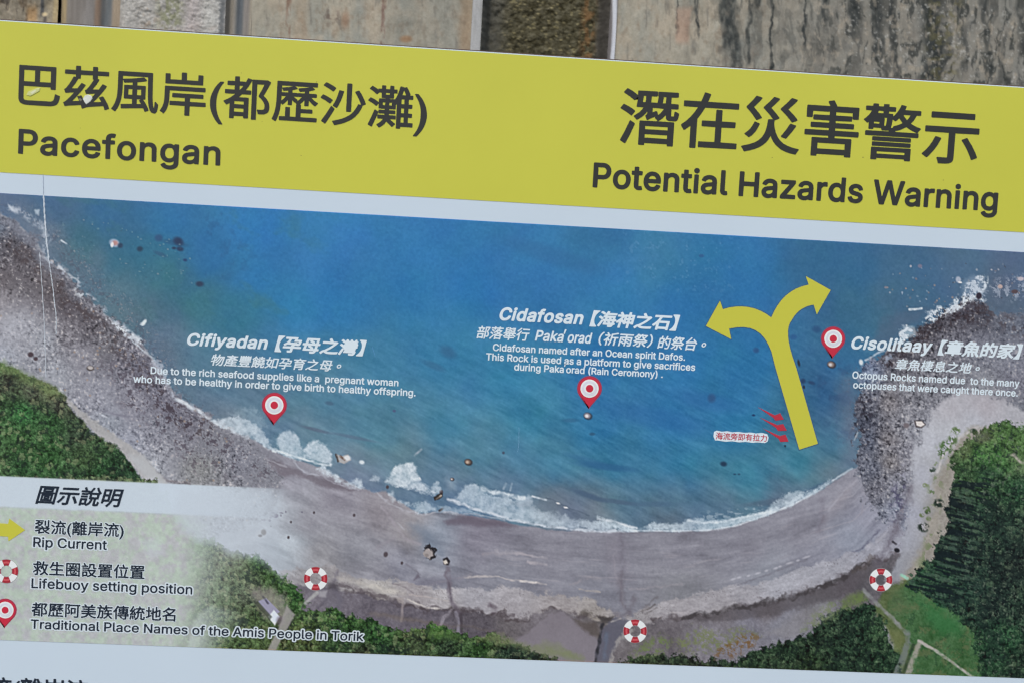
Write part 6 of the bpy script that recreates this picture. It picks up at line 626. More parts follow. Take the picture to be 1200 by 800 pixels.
[1000,[33,-48,-6,3,-1,6,0,200,7,6,84,1,3,12,-3,3,-69,0,-6,6,0,138,3,9,-19,1,-6,5,0,38,10,6,84,0,-6,33,6,4,31,7,9,-6,16,-38,91,-1,6,-8,0,-31,-6,-9,-16,-1,3,-59,32,59,31,88,9,3,31,-9,10,-6,28,10,6,-1,28,-50,9,-25,-2,-10,3,-2,43,-1,7,-6,0,-37,-3,-6,-61,-4,1,-48,50,0,6,-5,1,-6,0,-31,-4,-6,-54,-4,1,-48,50,-1,5,-4,2,-6,-1,-31,-3,-7,-54,-3,0,-47,1,-3,66,-2,4,-7,-2,-41,-8,-3,-150,0,-3,-3,0,-16,-7,-6,-37,0,-5,3,-2,6,0,257,-3,4,-6,-4,-8,3,-11,22,-3,-57,-6,-3,-66,0,-6,-15,88,-1,7,-6,1,-165,-2,-13,-6,-12,-10,-8,-12,-4,-53,-3,-6,5,-11,32,1,6,6,4,44,1,0,14,-25,-9,-6,6,-7,17,-3,1,-59,-10,-25,-7,-8,5,-5,14,-3,-79,-6,-4],[328,30,40,0,0,50,-40,0],[214,49,1,69,-32,0],[75,68,1,-3,7,9,18,44,-26,0],[133,74,3,-2,22,4,-13,26],[327,133,42,0,-2,49,-40,-2],[124,230,52,0,-25,24],[327,233,41,0,-1,49,-40,-2],[89,261,3,-2,26,24,-26,21,-3,-2],[194,271,4,3,0,25,-3,3,-15,-19],[148,311,19,25,-81,0,6,-15,16,15,9,0],[334,336,5,-2,41,0,1,2,-26,59]],
[1000,[271,-49,-8,7,-1,100,-150,0,-7,6,-3,28,-11,-53,-8,-25,-14,-28,-14,-22,-6,-4,-6,1,-34,28,0,7,24,43,12,44,6,44,1,137,4,7,412,2,6,-3,3,-6,0,-34,-3,-6,-6,-3,-360,-1,-2,-117,3,5,6,2,148,1,-1,35,-122,0,-6,2,-3,7,0,34,6,7,312,0,7,-4,2,-37,-6,-9,-131,0,-1,-35,157,-2,7,-7,0,-35,-2,-6,-8,-3,-153,0,-3,-103,-6,-4],[62,295,-6,3,-1,7,0,97,7,8,40,0,7,-4,2,-58,4,-1,106,1,1,72,2,7,7,3,40,-1,6,-4,4,-78,109,0,3,1,0,54,3,6,44,2,9,-5,1,-100,-2,-7,-5,-3]],
[323,[4,-124,-6,6,0,7,31,50,22,53,8,31,9,60,0,69,-8,56,-8,28,-22,56,-33,53,1,7,6,4,28,0,8,-4,39,-47,33,-63,12,-31,12,-59,1,-66,-14,-69,-25,-59,-17,-28,-43,-52]],
[1000,[257,-49,-7,3,-28,31,0,10,41,21,28,20,28,27,20,26,-38,103,-19,-28,-7,-4,-6,1,-33,31,0,6,27,44,3,12,-73,-84,0,-3,73,-61,9,-11,1,-6,-29,-30,-9,-1,-60,55,-2,-121,-5,-15,-11,-13,-28,-8,-57,-2,-6,5,-12,33,0,6,6,7,59,0,0,93,-84,-65,-8,3,-21,34,4,9,110,85,-1,9,-28,-14,-8,2,-23,41,-35,50,6,9,29,13,6,-1,28,-33,25,-36,1,85,-101,1,-7,8,0,35,2,6,5,3,100,2,1,76,5,9,44,-1,4,-5,2,-17,29,18,7,-1,34,-31,23,-31,-2,-8,-11,-8,14,-4,5,-5,-2,-43,-6,-3,-91,-1,0,-63,42,54,5,3,40,-16,4,-11,24,71,19,93,7,8,41,-5,6,-6,-14,-84,126,-1,9,-5,1,-41,-6,-7,-25,0,-3,-2,-19,-100,-16,-47,-17,-41,38,-50,50,-41,0,-9,-30,-34,-10,-1,-39,32,-42,51,-28,-32,-28,-24,-35,-21],[371,155,17,50,14,72,-2,2,-62,0,-4,-9,8,-34,16,-53],[177,345,5,-2,37,0,2,2,-43,47]],
[1000,[25,-33,-6,10,0,37,6,7,194,1,4,2,-1,107,-141,0,-6,4,-1,8,0,34,7,8,141,0,0,92,-103,0,-30,-50,-27,-32,-6,1,-38,28,1,6,31,41,24,43,20,47,18,57,10,3,37,-9,7,-5,-3,-18,-20,-56,4,-1,75,0,1,92,8,5,38,0,7,-2,3,-6,2,-89,175,-2,3,-6,0,-38,-6,-8,-173,-1,1,-92,153,0,7,-8,1,-34,-1,-7,-7,-5,-153,0,-1,-107,4,-2,194,-1,6,-10,-3,-41,-6,-3]],
[1000,[39,-48,-5,3,-2,6,0,438,2,6,8,4,416,0,9,-4,2,-6,-2,-444,-6,-3,-41,0,-5,6,-1,13,-325,0,-3,0,-1,-13,-5,-6],[86,24,3,-3,100,0,13,3,-29,8,-13,17,-3,22,0,65,-2,3,-47,-29,-9,1,-13,17],[332,24,7,-3,75,0,0,110,-14,-16,-8,-3,-31,16,-35,27,-5,-47,-7,-16,-19,-11,-34,-1,-24,3,-9,32,8,6,40,0,2,15,-71,0,1,-69,112,0,5,4,4,28,4,6,6,1,31,-12,3,-8,-2,-15,-6,-25,-14,-16],[86,158,3,-1,25,14,32,25,-48,1,-6,2,-2,6,2,32,6,2,85,1,8,12,-5,3,-66,0,-6,3,0,35,6,4,32,2,-21,31,-1,10,28,13,9,0,22,-29,10,-25,12,-2,13,36,5,22,-3,3,-140,-1],[407,158,8,0,-1,199,-78,0,-3,-2,35,-12,0,-10,-19,-34,37,-2,6,-3,0,-36,-6,-3,-138,-1,-6,-14,166,-1,5,-6,0,-31,-3,-3,-5,-2,-54,-1,23,-19],[200,180,103,0,-11,16,-3,1,-75,0],[265,299,33,-1,25,54,6,3,-6,3,-43,0]],
[1000,[209,-49,-6,4,-16,26,-97,0,-3,-1,-1,-16,-5,-6,-38,0,-6,4,-1,174,2,6,5,3,150,0,7,-2,2,-7,1,-129,43,15,44,23,-43,60,-28,50,-13,0,-10,10,-150,0,-8,2,-2,6,0,32,7,7,150,0,10,-6,5,2,0,3,-18,19,-150,1,-4,8,1,34,6,5,150,0,8,-5,2,-17,28,27,12,25,5,28,0,66,5,8,162,0,5,-8,0,-125,55,0,4,-7,3,-31,-4,-9,-19,-4,-44,0,-22,2,-9,5,-9,9,-7,19,-3,97,-62,0,-6,-50,-12,-38,-22,-34,-29,-25,6,-3,191,1,28,-12,2,-11,-26,-63,-23,-37,-32,-41,45,-22,62,-20,4,-5,1,-6,-27,-37,-6,-3,-69,24,-56,33,-56,-33],[87,33,63,-2,0,64,-63,1],[332,83,5,0,22,23,31,49,-111,0,22,-38],[21,295,-5,3,-1,7,0,31,3,6,85,3,-34,63,6,7,31,16,6,-1,8,-10,34,-59,-1,-9,-10,-7,72,-1,8,-8,0,-34,-8,-7]],
[1000,[26,-34,-5,4,-1,6,0,28,3,6,63,3,0,200,3,7,6,3,110,0,2,9,-174,2,-8,8,1,35,10,5,178,0,2,6,-2,5,-153,0,-8,2,-3,6,0,100,2,6,9,3,384,0,9,-3,3,-6,-1,-100,-5,-8,-175,0,-3,-1,-1,-10,192,-1,6,-8,0,-31,-3,-6,-6,-2,-197,0,-4,-8,1,-3,144,-1,6,-3,2,-6,0,-200,65,-3,3,-6,-1,-35,-10,-3],[140,13,215,-1,3,1,0,10,-3,2,-213,0],[140,67,215,-1,3,1,0,9,-216,1],[140,120,5,-2,210,0,3,1,0,7,-3,3,-210,0,-5,-3],[141,170,214,-1,3,1,0,6,-3,3,-213,0],[104,338,60,0,1,25,-60,2],[219,338,62,0,1,25,-62,2,-2,-5],[335,338,65,0,1,25,-65,2]],
[1000,[89,-48,-6,4,-2,6,0,247,-2,4,-31,-37,-9,-3,-6,4,-23,41,2,6,36,41,33,47,29,53,25,56,4,5,6,1,38,-11,4,-7,-18,-47,-32,-66,-1,-337,-7,-7],[158,-26,-4,7,0,37,7,8,172,2,25,112,20,128,5,6,6,1,44,-9,2,-7,-11,-63,-38,-168,97,-4,4,-9,-1,-34,-2,-7,-8,-2],[245,34,-15,106,-21,116,5,7,37,8,9,-6,12,-56,16,-88,9,-72,-8,-7,-35,-11],[183,284,-6,3,-1,6,0,38,5,6,117,3,-22,75,7,8,37,9,8,-4,5,-13,20,-59,1,-17,104,-1,8,-7,0,-41,-8,-6]],
[1000,[299,-49,-5,4,-1,6,0,406,-3,8,-27,-52,-28,-43,5,-2,40,-1,7,-2,2,-8,-2,-37,-7,-4,-87,0,-27,-28,5,-2,87,-1,8,-6,-1,-225,-7,-3,-40,0,-5,6,-1,16,-94,0,-1,-22,-5,-7,-38,0,-7,4,-2,159,-28,-15,-7,1,-27,33,-1,6,3,7,54,31,57,43,-4,3,-94,1,-5,6,0,37,8,7,91,1,0,41,-72,2,-4,6,0,34,1,6,6,4,69,1,1,45,5,7,44,-1,3,-6,1,-44,2,-2,53,0,6,-4,19,41,9,4,41,-13,159,3,35,-22,0,-7,-16,-37,-54,-109,41,-47,17,-35,6,-28,0,-25,-3,-22,-7,-18,-19,-22,-22,-10,-46,-5,-19,1,-7,4,-12,41,2,6,7,4,38,-1,22,3,9,11,3,21,-3,25,-11,25,-20,28,-33,31,-1,6,56,125,-69,2,-2,-389,-7,-7],[118,33,94,0,0,34,-94,0],[118,117,94,-1,1,29,-95,1],[166,280,2,-2,14,17,16,22,-2,2,-28,0,-2,-2]],
[1000,[46,-48,-34,20,-4,6,24,68,13,69,6,69,1,212,3,7,7,2,409,0,7,-2,3,-7,0,-34,-3,-6,-7,-3,-42,0,19,-16,2,-9,-10,-7,-47,-14,-1,-23,73,-2,6,-2,3,-9,0,-28,-3,-5,-49,-4,30,-30,35,-22,0,-11,-25,-28,-6,-1,-35,25,-28,31,-3,-57,-6,-3,-35,0,-7,8,-2,52,-36,-39,8,-10,0,-40,3,-2,109,0,7,-2,3,-6,0,-34,-7,-6,-112,0,-3,-3,2,-41,163,-1,6,-8,-3,-38,-9,-3,-384,1,-5,8,2,38,6,3,55,0,1,3,0,94,6,9,41,0,6,-6,3,-100,54,0,2,3,0,128,3,10,-43,35,-1,-45,-2,-5,-6,-3,-35,0,-6,8,0,44,0,-3,-22,-23,-25,-23,-6,-1,-9,9,-4,0,-11,-87,-13,-53,-22,-53],[105,193,14,10,26,31,-36,3,-3,-3],[271,193,40,41,-30,2,-7,3,-6,-3,-31,-2,34,-26,3,-5],[272,281,2,-2,7,3,61,2,-2,15,-47,-4,-6,2,-12,27,4,10,112,19,-145,0,20,-16,3,-9,-6,-7,-45,-14,0,-23],[106,284,3,-3,56,1,3,2,0,12,-47,-2,-6,4,-6,17,-3,-6],[107,334,58,7,50,12,-106,0,-3,-4]],
[1000,[38,-49,-5,4,-1,6,0,437,2,7,8,3,118,1,28,-14,294,0,6,-3,3,-6,-2,-41,-7,-3,-31,0,-3,-3,-1,-334,-3,-22,-9,-15,-12,-8,-25,-6,-85,-2,-8,6,-13,34,3,9,6,2,72,-1,20,3,1,334,-6,3,-196,0,-10,5,-37,-89,26,-41,12,-31,5,-41,-5,-37,-7,-16,-13,-13,-15,-7,-22,-3,-32,1,-9,31,-2,-9,0,-134,-7,-7],[207,52,-6,2,-2,7,0,219,2,6,6,3,147,-2,4,-7,-1,-185,-9,-5,-97,0,-4,-35,-5,-3],[83,120,2,-2,38,1,8,4,4,10,1,28,-8,31,-13,25,-23,35,35,100,-1,4,-41,0,-2,-4],[249,142,5,-2,50,0,2,2,1,91,-3,5,-55,-2]],
[1000,[37,-47,-5,3,-19,35,-1,6,3,5,75,16,32,11,42,24,14,13,14,18,-155,2,-5,8,2,40,6,3,169,0,3,2,3,17,-190,3,-6,7,2,40,7,3,190,1,3,2,0,19,-3,3,-150,2,-4,8,0,31,4,8,150,2,3,2,0,19,-174,2,-7,8,0,34,3,6,7,3,86,0,-31,44,-1,6,5,7,34,15,10,-3,13,-16,20,-28,14,-25,100,0,43,71,7,1,43,-15,2,-10,-31,-47,92,-1,5,-8,-2,-38,-9,-4,-172,-1,-1,-20,4,-3,150,0,7,-6,-1,-39,-9,-5,-147,0,-4,-3,1,-21,200,-1,6,-9,-1,-38,-8,-4,-200,0,-5,-17,2,-3,196,-1,7,-2,3,-7,-1,-34,-5,-8,-167,-2,21,-22,42,-27,50,-18,67,-14,4,-9,-25,-38,-8,-3,-69,16,-34,13,-28,15,-25,18,-22,20,-28,36,-22,-33,-18,-19,-23,-18,-28,-15,-34,-13,-38,-11]],
[1000,[43,-49,-33,29,-2,6,20,31,12,28,11,38,12,78,5,131,-53,4,-3,6,0,37,3,6,6,2,87,1,-39,54,-1,6,3,6,31,15,10,0,50,-63,5,-11,-2,-7,53,-2,5,-7,1,-22,25,47,22,59,6,6,38,-8,6,-4,1,-6,-14,-47,166,0,8,-3,3,-6,-1,-35,-7,-8,-170,-1,24,-6,4,-3,1,-7,-11,-31,2,-1,129,-1,6,-4,1,-38,-4,-7,-81,-2,-1,-53,4,-2,93,0,9,-8,0,-37,-6,-8,-87,-1,12,-25,25,-35,25,-22,40,-25,-2,-9,-25,-30,-9,-1,-18,9,-32,26,-27,30,-23,40,-19,-30,-31,-33,-41,-29,-28,-15,-10,1,-26,29,2,9,53,31,31,28,14,19,15,32,-92,1,-6,2,-3,6,0,37,6,7,100,1,3,2,-1,53,-25,0,-26,-38,-16,-13,-35,20,-5,6,1,6,23,27,24,39,23,53,-3,1,-39,-57,-8,-10,-6,-2,-38,27,1,7,12,16,-85,-1,0,-51,81,0,7,-2,2,-6,-4,-156,-7,-72,-11,-25,-18,-15,-22,-4,-43,0,-10,6,-9,41,9,5,47,-1,4,8,4,22,7,144,-2,3,-38,-1,-11,-96,-15,-62,-25,-53,-15,-22]],
[1000,[309,-49,-6,4,-15,37,-23,-15,-9,1,-28,34,-36,36,-2,6,3,6,-50,2,-6,8,0,31,6,9,220,0,-1,14,-203,-5,-6,2,-3,5,-4,31,2,7,5,3,135,3,-1,11,-109,1,-6,3,-1,7,1,137,9,4,106,0,2,9,-5,2,-134,0,-25,-46,0,-338,-3,-6,-7,-2,-37,0,-6,5,-1,253,-3,3,-32,-37,-8,-3,-6,4,-23,43,38,45,34,49,28,50,29,62,6,1,40,-13,2,-7,-5,-15,4,-1,112,0,2,26,3,6,42,2,6,-3,2,-5,1,-26,132,0,8,-6,1,-34,-6,-7,-131,0,-4,-2,0,-7,4,-2,109,0,6,-4,2,-140,-5,-7,-13,-3,45,-44,-1,-10,-23,-15,17,-1,5,-5,-1,-37,-7,-5,-62,-2,-1,-75,-6,-14,-9,-10,-31,-9],[299,1,65,0,0,59,-111,1,41,-44,6,-10],[419,110,28,0,-16,16,-9,0,-3,-3],[343,170,35,1,3,2,-13,9,-21,0,-4,-3],[223,226,5,-2,59,0,2,11,-64,2],[343,226,4,-2,59,0,4,2,0,9,-67,2],[223,279,64,-1,2,11,-5,3,-59,-1],[343,279,66,-1,1,11,-4,3,-59,0,-4,-3]],
[1000,[190,-51,-28,34,0,7,47,31,16,18,10,20,12,50,5,69,4,6,-9,1,-28,-6,-7,2,-15,44,5,6,20,8,9,7,46,63,-80,4,-51,-79,26,6,7,-3,21,-56,14,-53,-5,-8,-31,-11,20,-63,4,-25,-5,-4,-28,-9,-8,1,-4,6,-25,88,5,9,25,8,-2,14,-79,-11,-50,-12,-6,4,-13,38,3,8,23,17,43,53,-3,2,-47,-9,-6,1,-16,43,3,7,16,12,22,31,28,50,25,57,6,5,6,-1,35,-14,5,-9,-27,-56,-38,-66,29,3,37,63,9,0,29,-16,2,3,0,19,7,7,100,1,-19,48,6,7,35,10,8,-4,32,-62,110,-1,5,-9,-1,-35,-4,-6,-68,-3,61,-88,14,-25,-1,-7,-37,-21,-8,3,-17,31,-4,1,-152,-16,37,-2,6,-7,-6,-78,-6,-35,-10,-29,-12,-24,-20,-25,-27,-22],[44,-39,-32,12,-3,8,15,56,9,63,7,7,35,-5,6,-9,-8,-53,-14,-59,-6,-18],[372,-35,-13,5,-8,8,-9,28,0,169,2,6,6,4,37,0,8,-7,2,-164,37,1,5,60,5,7,6,1,34,-16,5,-8,-7,-59,-13,-26,-10,-7,-12,-4],[103,-25,-6,6,-9,84,-4,28,-3,0,9,10,32,5,7,-5,14,-116,-6,-7],[103,178,41,3,2,3,-12,34],[295,243,5,-1,87,7,-25,41,3,7,24,12,-45,2]],
[1000,[271,-37,-35,7,-12,9,-10,12,-8,31,0,160,-29,-10,-7,0,-5,7,-13,37,6,6,48,22,0,128,2,8,6,2,35,1,9,-5,3,-112,48,22,2,138,6,3,38,0,5,-3,2,-7,1,-109,51,20,19,14,31,-10,5,-5,-3,-157,-4,-50,-6,-15,-14,-14,-18,-6,-25,-3,-19,0,-6,3,-10,32,-4,-53,-8,-3,-38,0,-5,9,0,154,-48,-18,0,-186,6,-5,13,-2,144,2,6,5,4,10,6,47,9,6,37,-15,4,-4,-5,-47,-5,-18,-9,-16,-10,-10,-15,-8,-35,-5],[27,32,-18,40,0,10,65,27,2,4,0,138,-2,4,-58,2,-4,6,0,38,2,4,7,3,55,2,0,106,7,7,41,-1,6,-9,0,-103,50,-2,6,-3,3,-8,-1,-34,-3,-6,-55,-3,0,-119,3,-1,47,18,6,-8,9,-37,-6,-6,-153,-69],[362,135,2,-3,7,3,34,-1,5,4,4,94,0,37,-3,3,-48,-21]],
[1000,[125,-48,-6,3,-2,6,0,150,-2,2,-75,-20,-25,40,0,7,6,5,94,27,77,33,-69,56,2,10,31,23,11,-1,76,-58,32,20,31,25,41,44,-4,3,-159,-1,-53,-43,-69,-41,-6,1,-29,31,1,11,59,34,44,33,37,38,28,38,7,2,43,-8,8,-4,0,-10,-20,-28,162,1,32,-18,3,-5,-1,-6,-16,-28,-44,-56,-51,-47,-58,-41,164,-1,6,-3,3,-8,-2,-213,-7,-4,-41,1,-6,6,0,16,-3,3,-200,0,-3,-19,-4,-5],[174,30,203,0,0,94,-2,3,-200,-1]],
],
'd': [
[1000,[120,-71,-34,44,-3,32,-38,-9,-19,4,-41,55,6,25,30,18,-20,11,-10,21,9,81,28,31,-33,31,-6,19,9,25,36,25,-14,7,-13,18,4,56,27,17,244,0,31,-11,50,-1,19,-13,7,21,18,15,50,2,19,-7,14,-29,-3,-219,22,-25,0,-43,-36,-50,-44,-32,72,-25,13,-25,-7,-23,-25,-35,-19,-10,-56,14,-75,38,-25,-18,-169,-38],[207,55,6,-5,37,11,-12,17],[280,236,2,51,-22,-32]],
[1000,[145,-71,-37,32,-32,-27,-25,0,-51,46,1,28,92,153,-98,64,-9,18,4,25,29,37,20,7,100,-48,41,16,-66,10,-94,70,-12,26,9,25,28,32,25,5,94,-58,81,0,0,28,10,18,59,19,26,-12,30,-53,106,0,19,-8,12,-21,-1,-50,-13,-18,-32,-13,42,-56,5,-25,-13,-22,-46,-28,-1,-44,53,-25,14,-19,-2,-68,-13,-32,-24,-20,-31,-7,-56,3,-38,25,-18,-14,-50,-1,-27,21,-5,55,-45,-68,-36,-27]],
[323,[113,-146,-50,56,-38,69,-26,100,0,68,15,75,45,94,48,58,50,8,25,-12,8,-29,-56,-112,-14,-82,0,-62,16,-88,55,-112,-6,-19,-15,-13]],
[1000,[22,-72,-17,14,-5,18,0,200,16,32,-1,118,-21,32,7,56,21,13,57,2,18,31,44,12,27,-8,23,-36,88,-5,12,34,25,12,50,-12,25,7,19,-6,44,-79,37,-8,18,-26,-2,-50,-23,-25,18,-25,1,-44,-21,-31,20,-25,-1,-50,-15,-19,29,-31,-5,-63,-25,-15,-131,0,-13,-16,-19,-9,-43,1,-25,11,-75,-8,-28,18,-16,52,-33,-8,-2,-38,-15,-23]],
[1000,[261,-73,-22,20,-2,82,-7,3,-113,-1,-25,-59,-19,-27,-18,-10,-25,4,-45,40,-1,25,24,43,14,57,4,162,7,19,-4,119,19,28,57,4,18,-7,12,-19,7,-37,50,0,7,62,24,20,50,0,19,-8,12,-18,7,-56,56,3,4,40,21,19,56,0,24,-19,4,-112,20,-19,7,-19,-1,-44,-19,-25,-3,-62,18,-8,11,-17,-2,-56,-27,-22,-132,0,-3,-78,-9,-18,-19,-10]],
[323,[-6,-148,-18,14,-4,25,55,113,15,81,0,62,-17,88,-54,112,6,19,15,13,45,3,19,-9,25,-28,55,-91,26,-100,1,-69,-15,-75,-48,-98,-50,-57]],
[1000,[74,-72,-25,14,-18,62,-23,18,-25,44,10,30,67,51,-57,94,2,25,-16,31,1,44,9,17,19,10,75,1,6,65,25,21,100,-7,57,-53,12,46,31,13,44,-7,19,-14,5,-17,-5,-58,94,0,23,-11,10,-18,-1,-50,-13,-19,-24,-13,-16,-75,-28,-81,84,-87,-2,-25,-37,-44,-21,-8,-19,4,-69,64,-56,-46,-50,-24,-25,7,-38,41,-18,-26,-19,-11],[205,16,25,13,-24,24],[297,110,5,0,-9,26,-9,-1,-5,-6]],
[1000,[15,-56,-17,13,-5,19,0,44,15,22,189,9,-1,52,-131,7,-17,22,0,38,-45,31,-10,19,4,25,54,81,46,112,24,9,56,-15,17,-19,-12,-50,8,-5,7,5,0,63,10,19,20,10,50,-1,26,-22,5,-73,144,-1,25,-12,8,-20,0,-44,-15,-25,-18,-5,-144,0,-2,-7,2,-34,125,0,19,-6,15,-23,-6,-62,-28,-15,-125,-1,-2,-53,184,-7,13,-12,6,-19,0,-43,-13,-22,-25,-7],[111,213,85,-1,0,39,-63,-1]],
[1000,[29,-72,-18,14,-5,18,0,438,9,25,26,12,419,0,25,-11,10,-26,0,-438,-10,-24,-19,-10,-44,0,-37,19,-269,0,-31,-19],[114,48,18,0,-3,43,-17,-12]],
[1000,[199,-73,-32,28,-56,0,-12,-16,-25,-8,-44,4,-18,19,2,268,-6,50,-19,25,2,50,20,21,47,4,-14,25,3,25,52,34,32,-9,49,-77,41,2,4,44,24,20,175,-2,21,-24,1,-106,34,-1,17,-12,11,-56,-7,-19,-16,-12,3,-19,-21,-56,-46,-75,84,-32,12,-18,-3,-25,-28,-40,-19,-12,-56,12,-75,38,-81,-39],[228,47,23,7,-21,29],[113,60,11,-1,0,9,-7,2],[330,122,6,-3,7,10,-14,0],[296,235,53,0,-13,97,-10,-3,-7,-44]],
[1000,[16,-58,-22,27,3,50,19,17,44,8,0,162,-43,6,-18,25,1,44,23,25,1,100,9,19,27,11,387,0,25,-10,10,-20,1,-100,12,-25,1,-44,-17,-24,-40,-7,0,-162,46,-8,19,-17,4,-44,-11,-25,-25,-10]],
[1000,[75,-71,-19,26,-1,187,-42,18,-26,45,-3,18,77,107,57,112,26,11,50,-14,19,-28,-13,-44,57,-3,7,3,-14,44,8,25,17,12,57,9,18,-15,32,-78,81,0,19,-10,9,-18,0,-50,-9,-18,-21,-13,-41,-200,68,-5,19,-13,5,-57,-11,-25,-26,-9,-312,0,-31,-20],[163,55,52,0,-32,200,-20,7],[319,92,25,119,6,44,-6,3,-54,-3]],
[1000,[67,-72,-26,26,-2,118,-28,13,-35,50,10,31,53,31,-35,8,-17,24,1,50,10,15,20,10,-8,18,0,38,8,25,18,11,50,1,6,38,31,16,38,0,18,-8,12,-21,1,-25,19,0,19,32,24,9,44,-12,163,1,43,-24,11,-18,0,-19,-61,-131,41,-63,14,-50,-2,-56,-21,-44,-44,-27,-63,-6,-8,-42,-23,-21,-50,-1,-25,13,-56,-3,-31,22,-38,0,-31,-29],[374,97,24,-1,6,8,-6,28,-19,30,-5,-8]],
[1000,[36,-72,-44,27,-10,25,26,75,11,62,7,281,10,22,25,11,412,0,21,-8,12,-18,0,-50,-36,-44,27,-25,3,-44,-14,-25,25,-24,4,-20,-30,-43,-27,-19,2,-50,-9,-19,35,-3,18,-16,4,-50,-10,-24,-25,-10,-393,2,-19,-13]],
[1000,[28,-73,-17,14,-5,19,0,437,10,26,25,11,118,1,38,-14,287,0,23,-11,9,-19,-1,-50,-12,-18,-29,-13,-1,-313,-5,-25,-15,-23,-50,-21,-106,2,-13,11,-17,44,3,25,27,19,69,-1,1,38,-89,-3,-12,-26,-19,-11,-50,1,-25,27,-63,-12,-6,-102,-25,-15]],
[1000,[27,-71,-17,14,-21,37,-3,19,8,19,14,10,108,27,-83,5,-19,12,-7,14,0,50,-14,25,0,44,15,24,30,7,1,44,-25,31,7,59,18,14,46,2,-7,25,8,19,53,26,29,-7,53,-64,65,1,33,57,20,13,69,-18,13,-27,-8,-25,51,-3,21,-22,1,-50,-22,-31,-1,-44,26,-4,16,-14,5,-50,-9,-25,2,-57,-12,-18,-20,-8,-83,-5,101,-25,18,-12,7,-32,-28,-43,-28,-16,-81,18,-69,32,-56,48,-25,-26,-56,-36,-79,-27]],
[1000,[30,-72,-38,33,-10,24,45,106,14,169,0,6,-30,3,-19,14,-6,58,19,28,49,10,-12,31,13,24,43,21,19,0,19,-14,50,-64,37,-5,28,69,16,12,19,2,54,-20,8,-45,132,0,21,-11,9,-19,-1,-50,-15,-19,-24,-6,19,-25,-4,-56,-24,-18,-57,-1,82,-5,21,-20,2,-50,-6,-19,-17,-12,-50,-7,80,-68,0,-25,-30,-39,-19,-11,-25,3,-50,35,-37,43,-54,-50,-59,-33,-25,3,-19,19,-56,-14,-44,1,-18,10,-25,-20],[234,41,33,27,0,8,-31,1]],
[1000,[71,-73,-19,13,-7,19,-2,188,-22,1,-19,11,-29,63,76,106,56,113,34,11,44,-13,19,-22,56,0,25,31,56,3,19,-10,13,-24,106,-1,19,-7,13,-18,1,-38,-20,-37,-2,-138,29,-37,-2,-75,-19,-27,-51,-5,-2,-56,-16,-31,-44,-19,-81,-2,-25,25,-38,7,-68,75,-13,3,-7,-2,0,-75,-6,-18,-24,-15],[318,28,15,-2,4,8,-23,2]],
[1000,[180,-75,-31,32,-44,-9,-25,11,-16,-20,-21,-4,-44,15,-15,20,22,125,-20,63,8,19,25,18,-22,25,-13,57,46,59,52,103,29,17,57,-22,13,-26,-7,-33,25,13,63,1,-4,25,10,21,56,20,26,-10,30,-55,110,-7,15,-25,-2,-50,-17,-19,-28,-6,47,-75,2,-25,-14,-19,-38,-20,-31,3,-3,-39,3,-8,19,9,18,-3,49,-29,1,-63,-17,-50,-39,-26,-94,3,-36,29,-14,65,-19,-40,-26,-31,-61,-39],[196,258,15,5,16,20,-16,2]],
[1000,[248,-60,-38,16,-18,22,-11,37,-2,51,-150,-61,-25,13,-20,47,-2,19,9,17,57,26,2,7,-1,94,-39,3,-19,14,-4,64,23,24,38,2,3,86,22,26,50,2,25,-13,7,-21,5,-80,19,2,2,47,14,19,59,5,25,-14,4,34,12,18,15,8,38,1,25,-6,12,-15,6,-85,32,19,18,2,38,-15,16,-21,-3,-181,-9,-50,27,-19,7,-19,-7,-56,-17,-38,-20,-19,-38,-14],[377,46,27,-5,6,17,-25,-1]],
[1000,[111,-71,-19,25,-1,119,-49,-6,-18,6,-33,50,-2,19,22,27,132,41,-32,26,-44,-20,-25,5,-40,46,3,31,106,72,69,78,19,8,62,-11,16,-16,9,-24,113,2,43,-22,13,-18,-1,-25,-43,-66,-64,-66,83,-5,26,-20,4,-225,-6,-18,-24,-16,-44,0,-19,5,-18,20,-144,0,-31,-24],[199,60,150,-3,2,41,-146,3,-6,-3],[237,273,12,-5,38,30,-82,0]],
],
'T': [
[1000,[313,-41,-5,5,-11,32,2,7,71,0,8,7,6,14,-217,4,-3,7,16,96,-2,6,-38,-2,-22,-68,-45,-103,-10,0,-34,25,71,167,6,3,29,-19,3,43,47,2,3,4,9,78,-27,-29,-37,22,-3,7,49,72,36,85,5,3,40,-9,4,-4,-11,-43,214,0,7,-3,2,-4,0,-36,-6,-6,-242,0,-19,-33,240,-1,4,-7,-3,-92,3,-4,28,0,7,-4,-2,-42,-37,-2,-3,-6,-4,-57,31,-3,1,-40,-7,-4,-32,-3,-12,-39,-12,-14,-12,-8,-29,-6],[222,74,88,0,-50,50,0,7,3,4,-3,2,-30,-2],[349,74,43,0,3,63,-88,-2,46,-47,2,-7],[99,184,-84,55,0,7,23,28,7,0,36,-18,50,-35,-1,-7,-22,-29],[238,185,79,0,0,4,-43,40,-4,12,-21,1,-6,-3],[360,185,39,0,4,55,-79,1,39,-45],[131,328,-39,27,-50,29,0,8,21,25,7,3,25,-12,66,-41,-1,-11,-22,-27]],
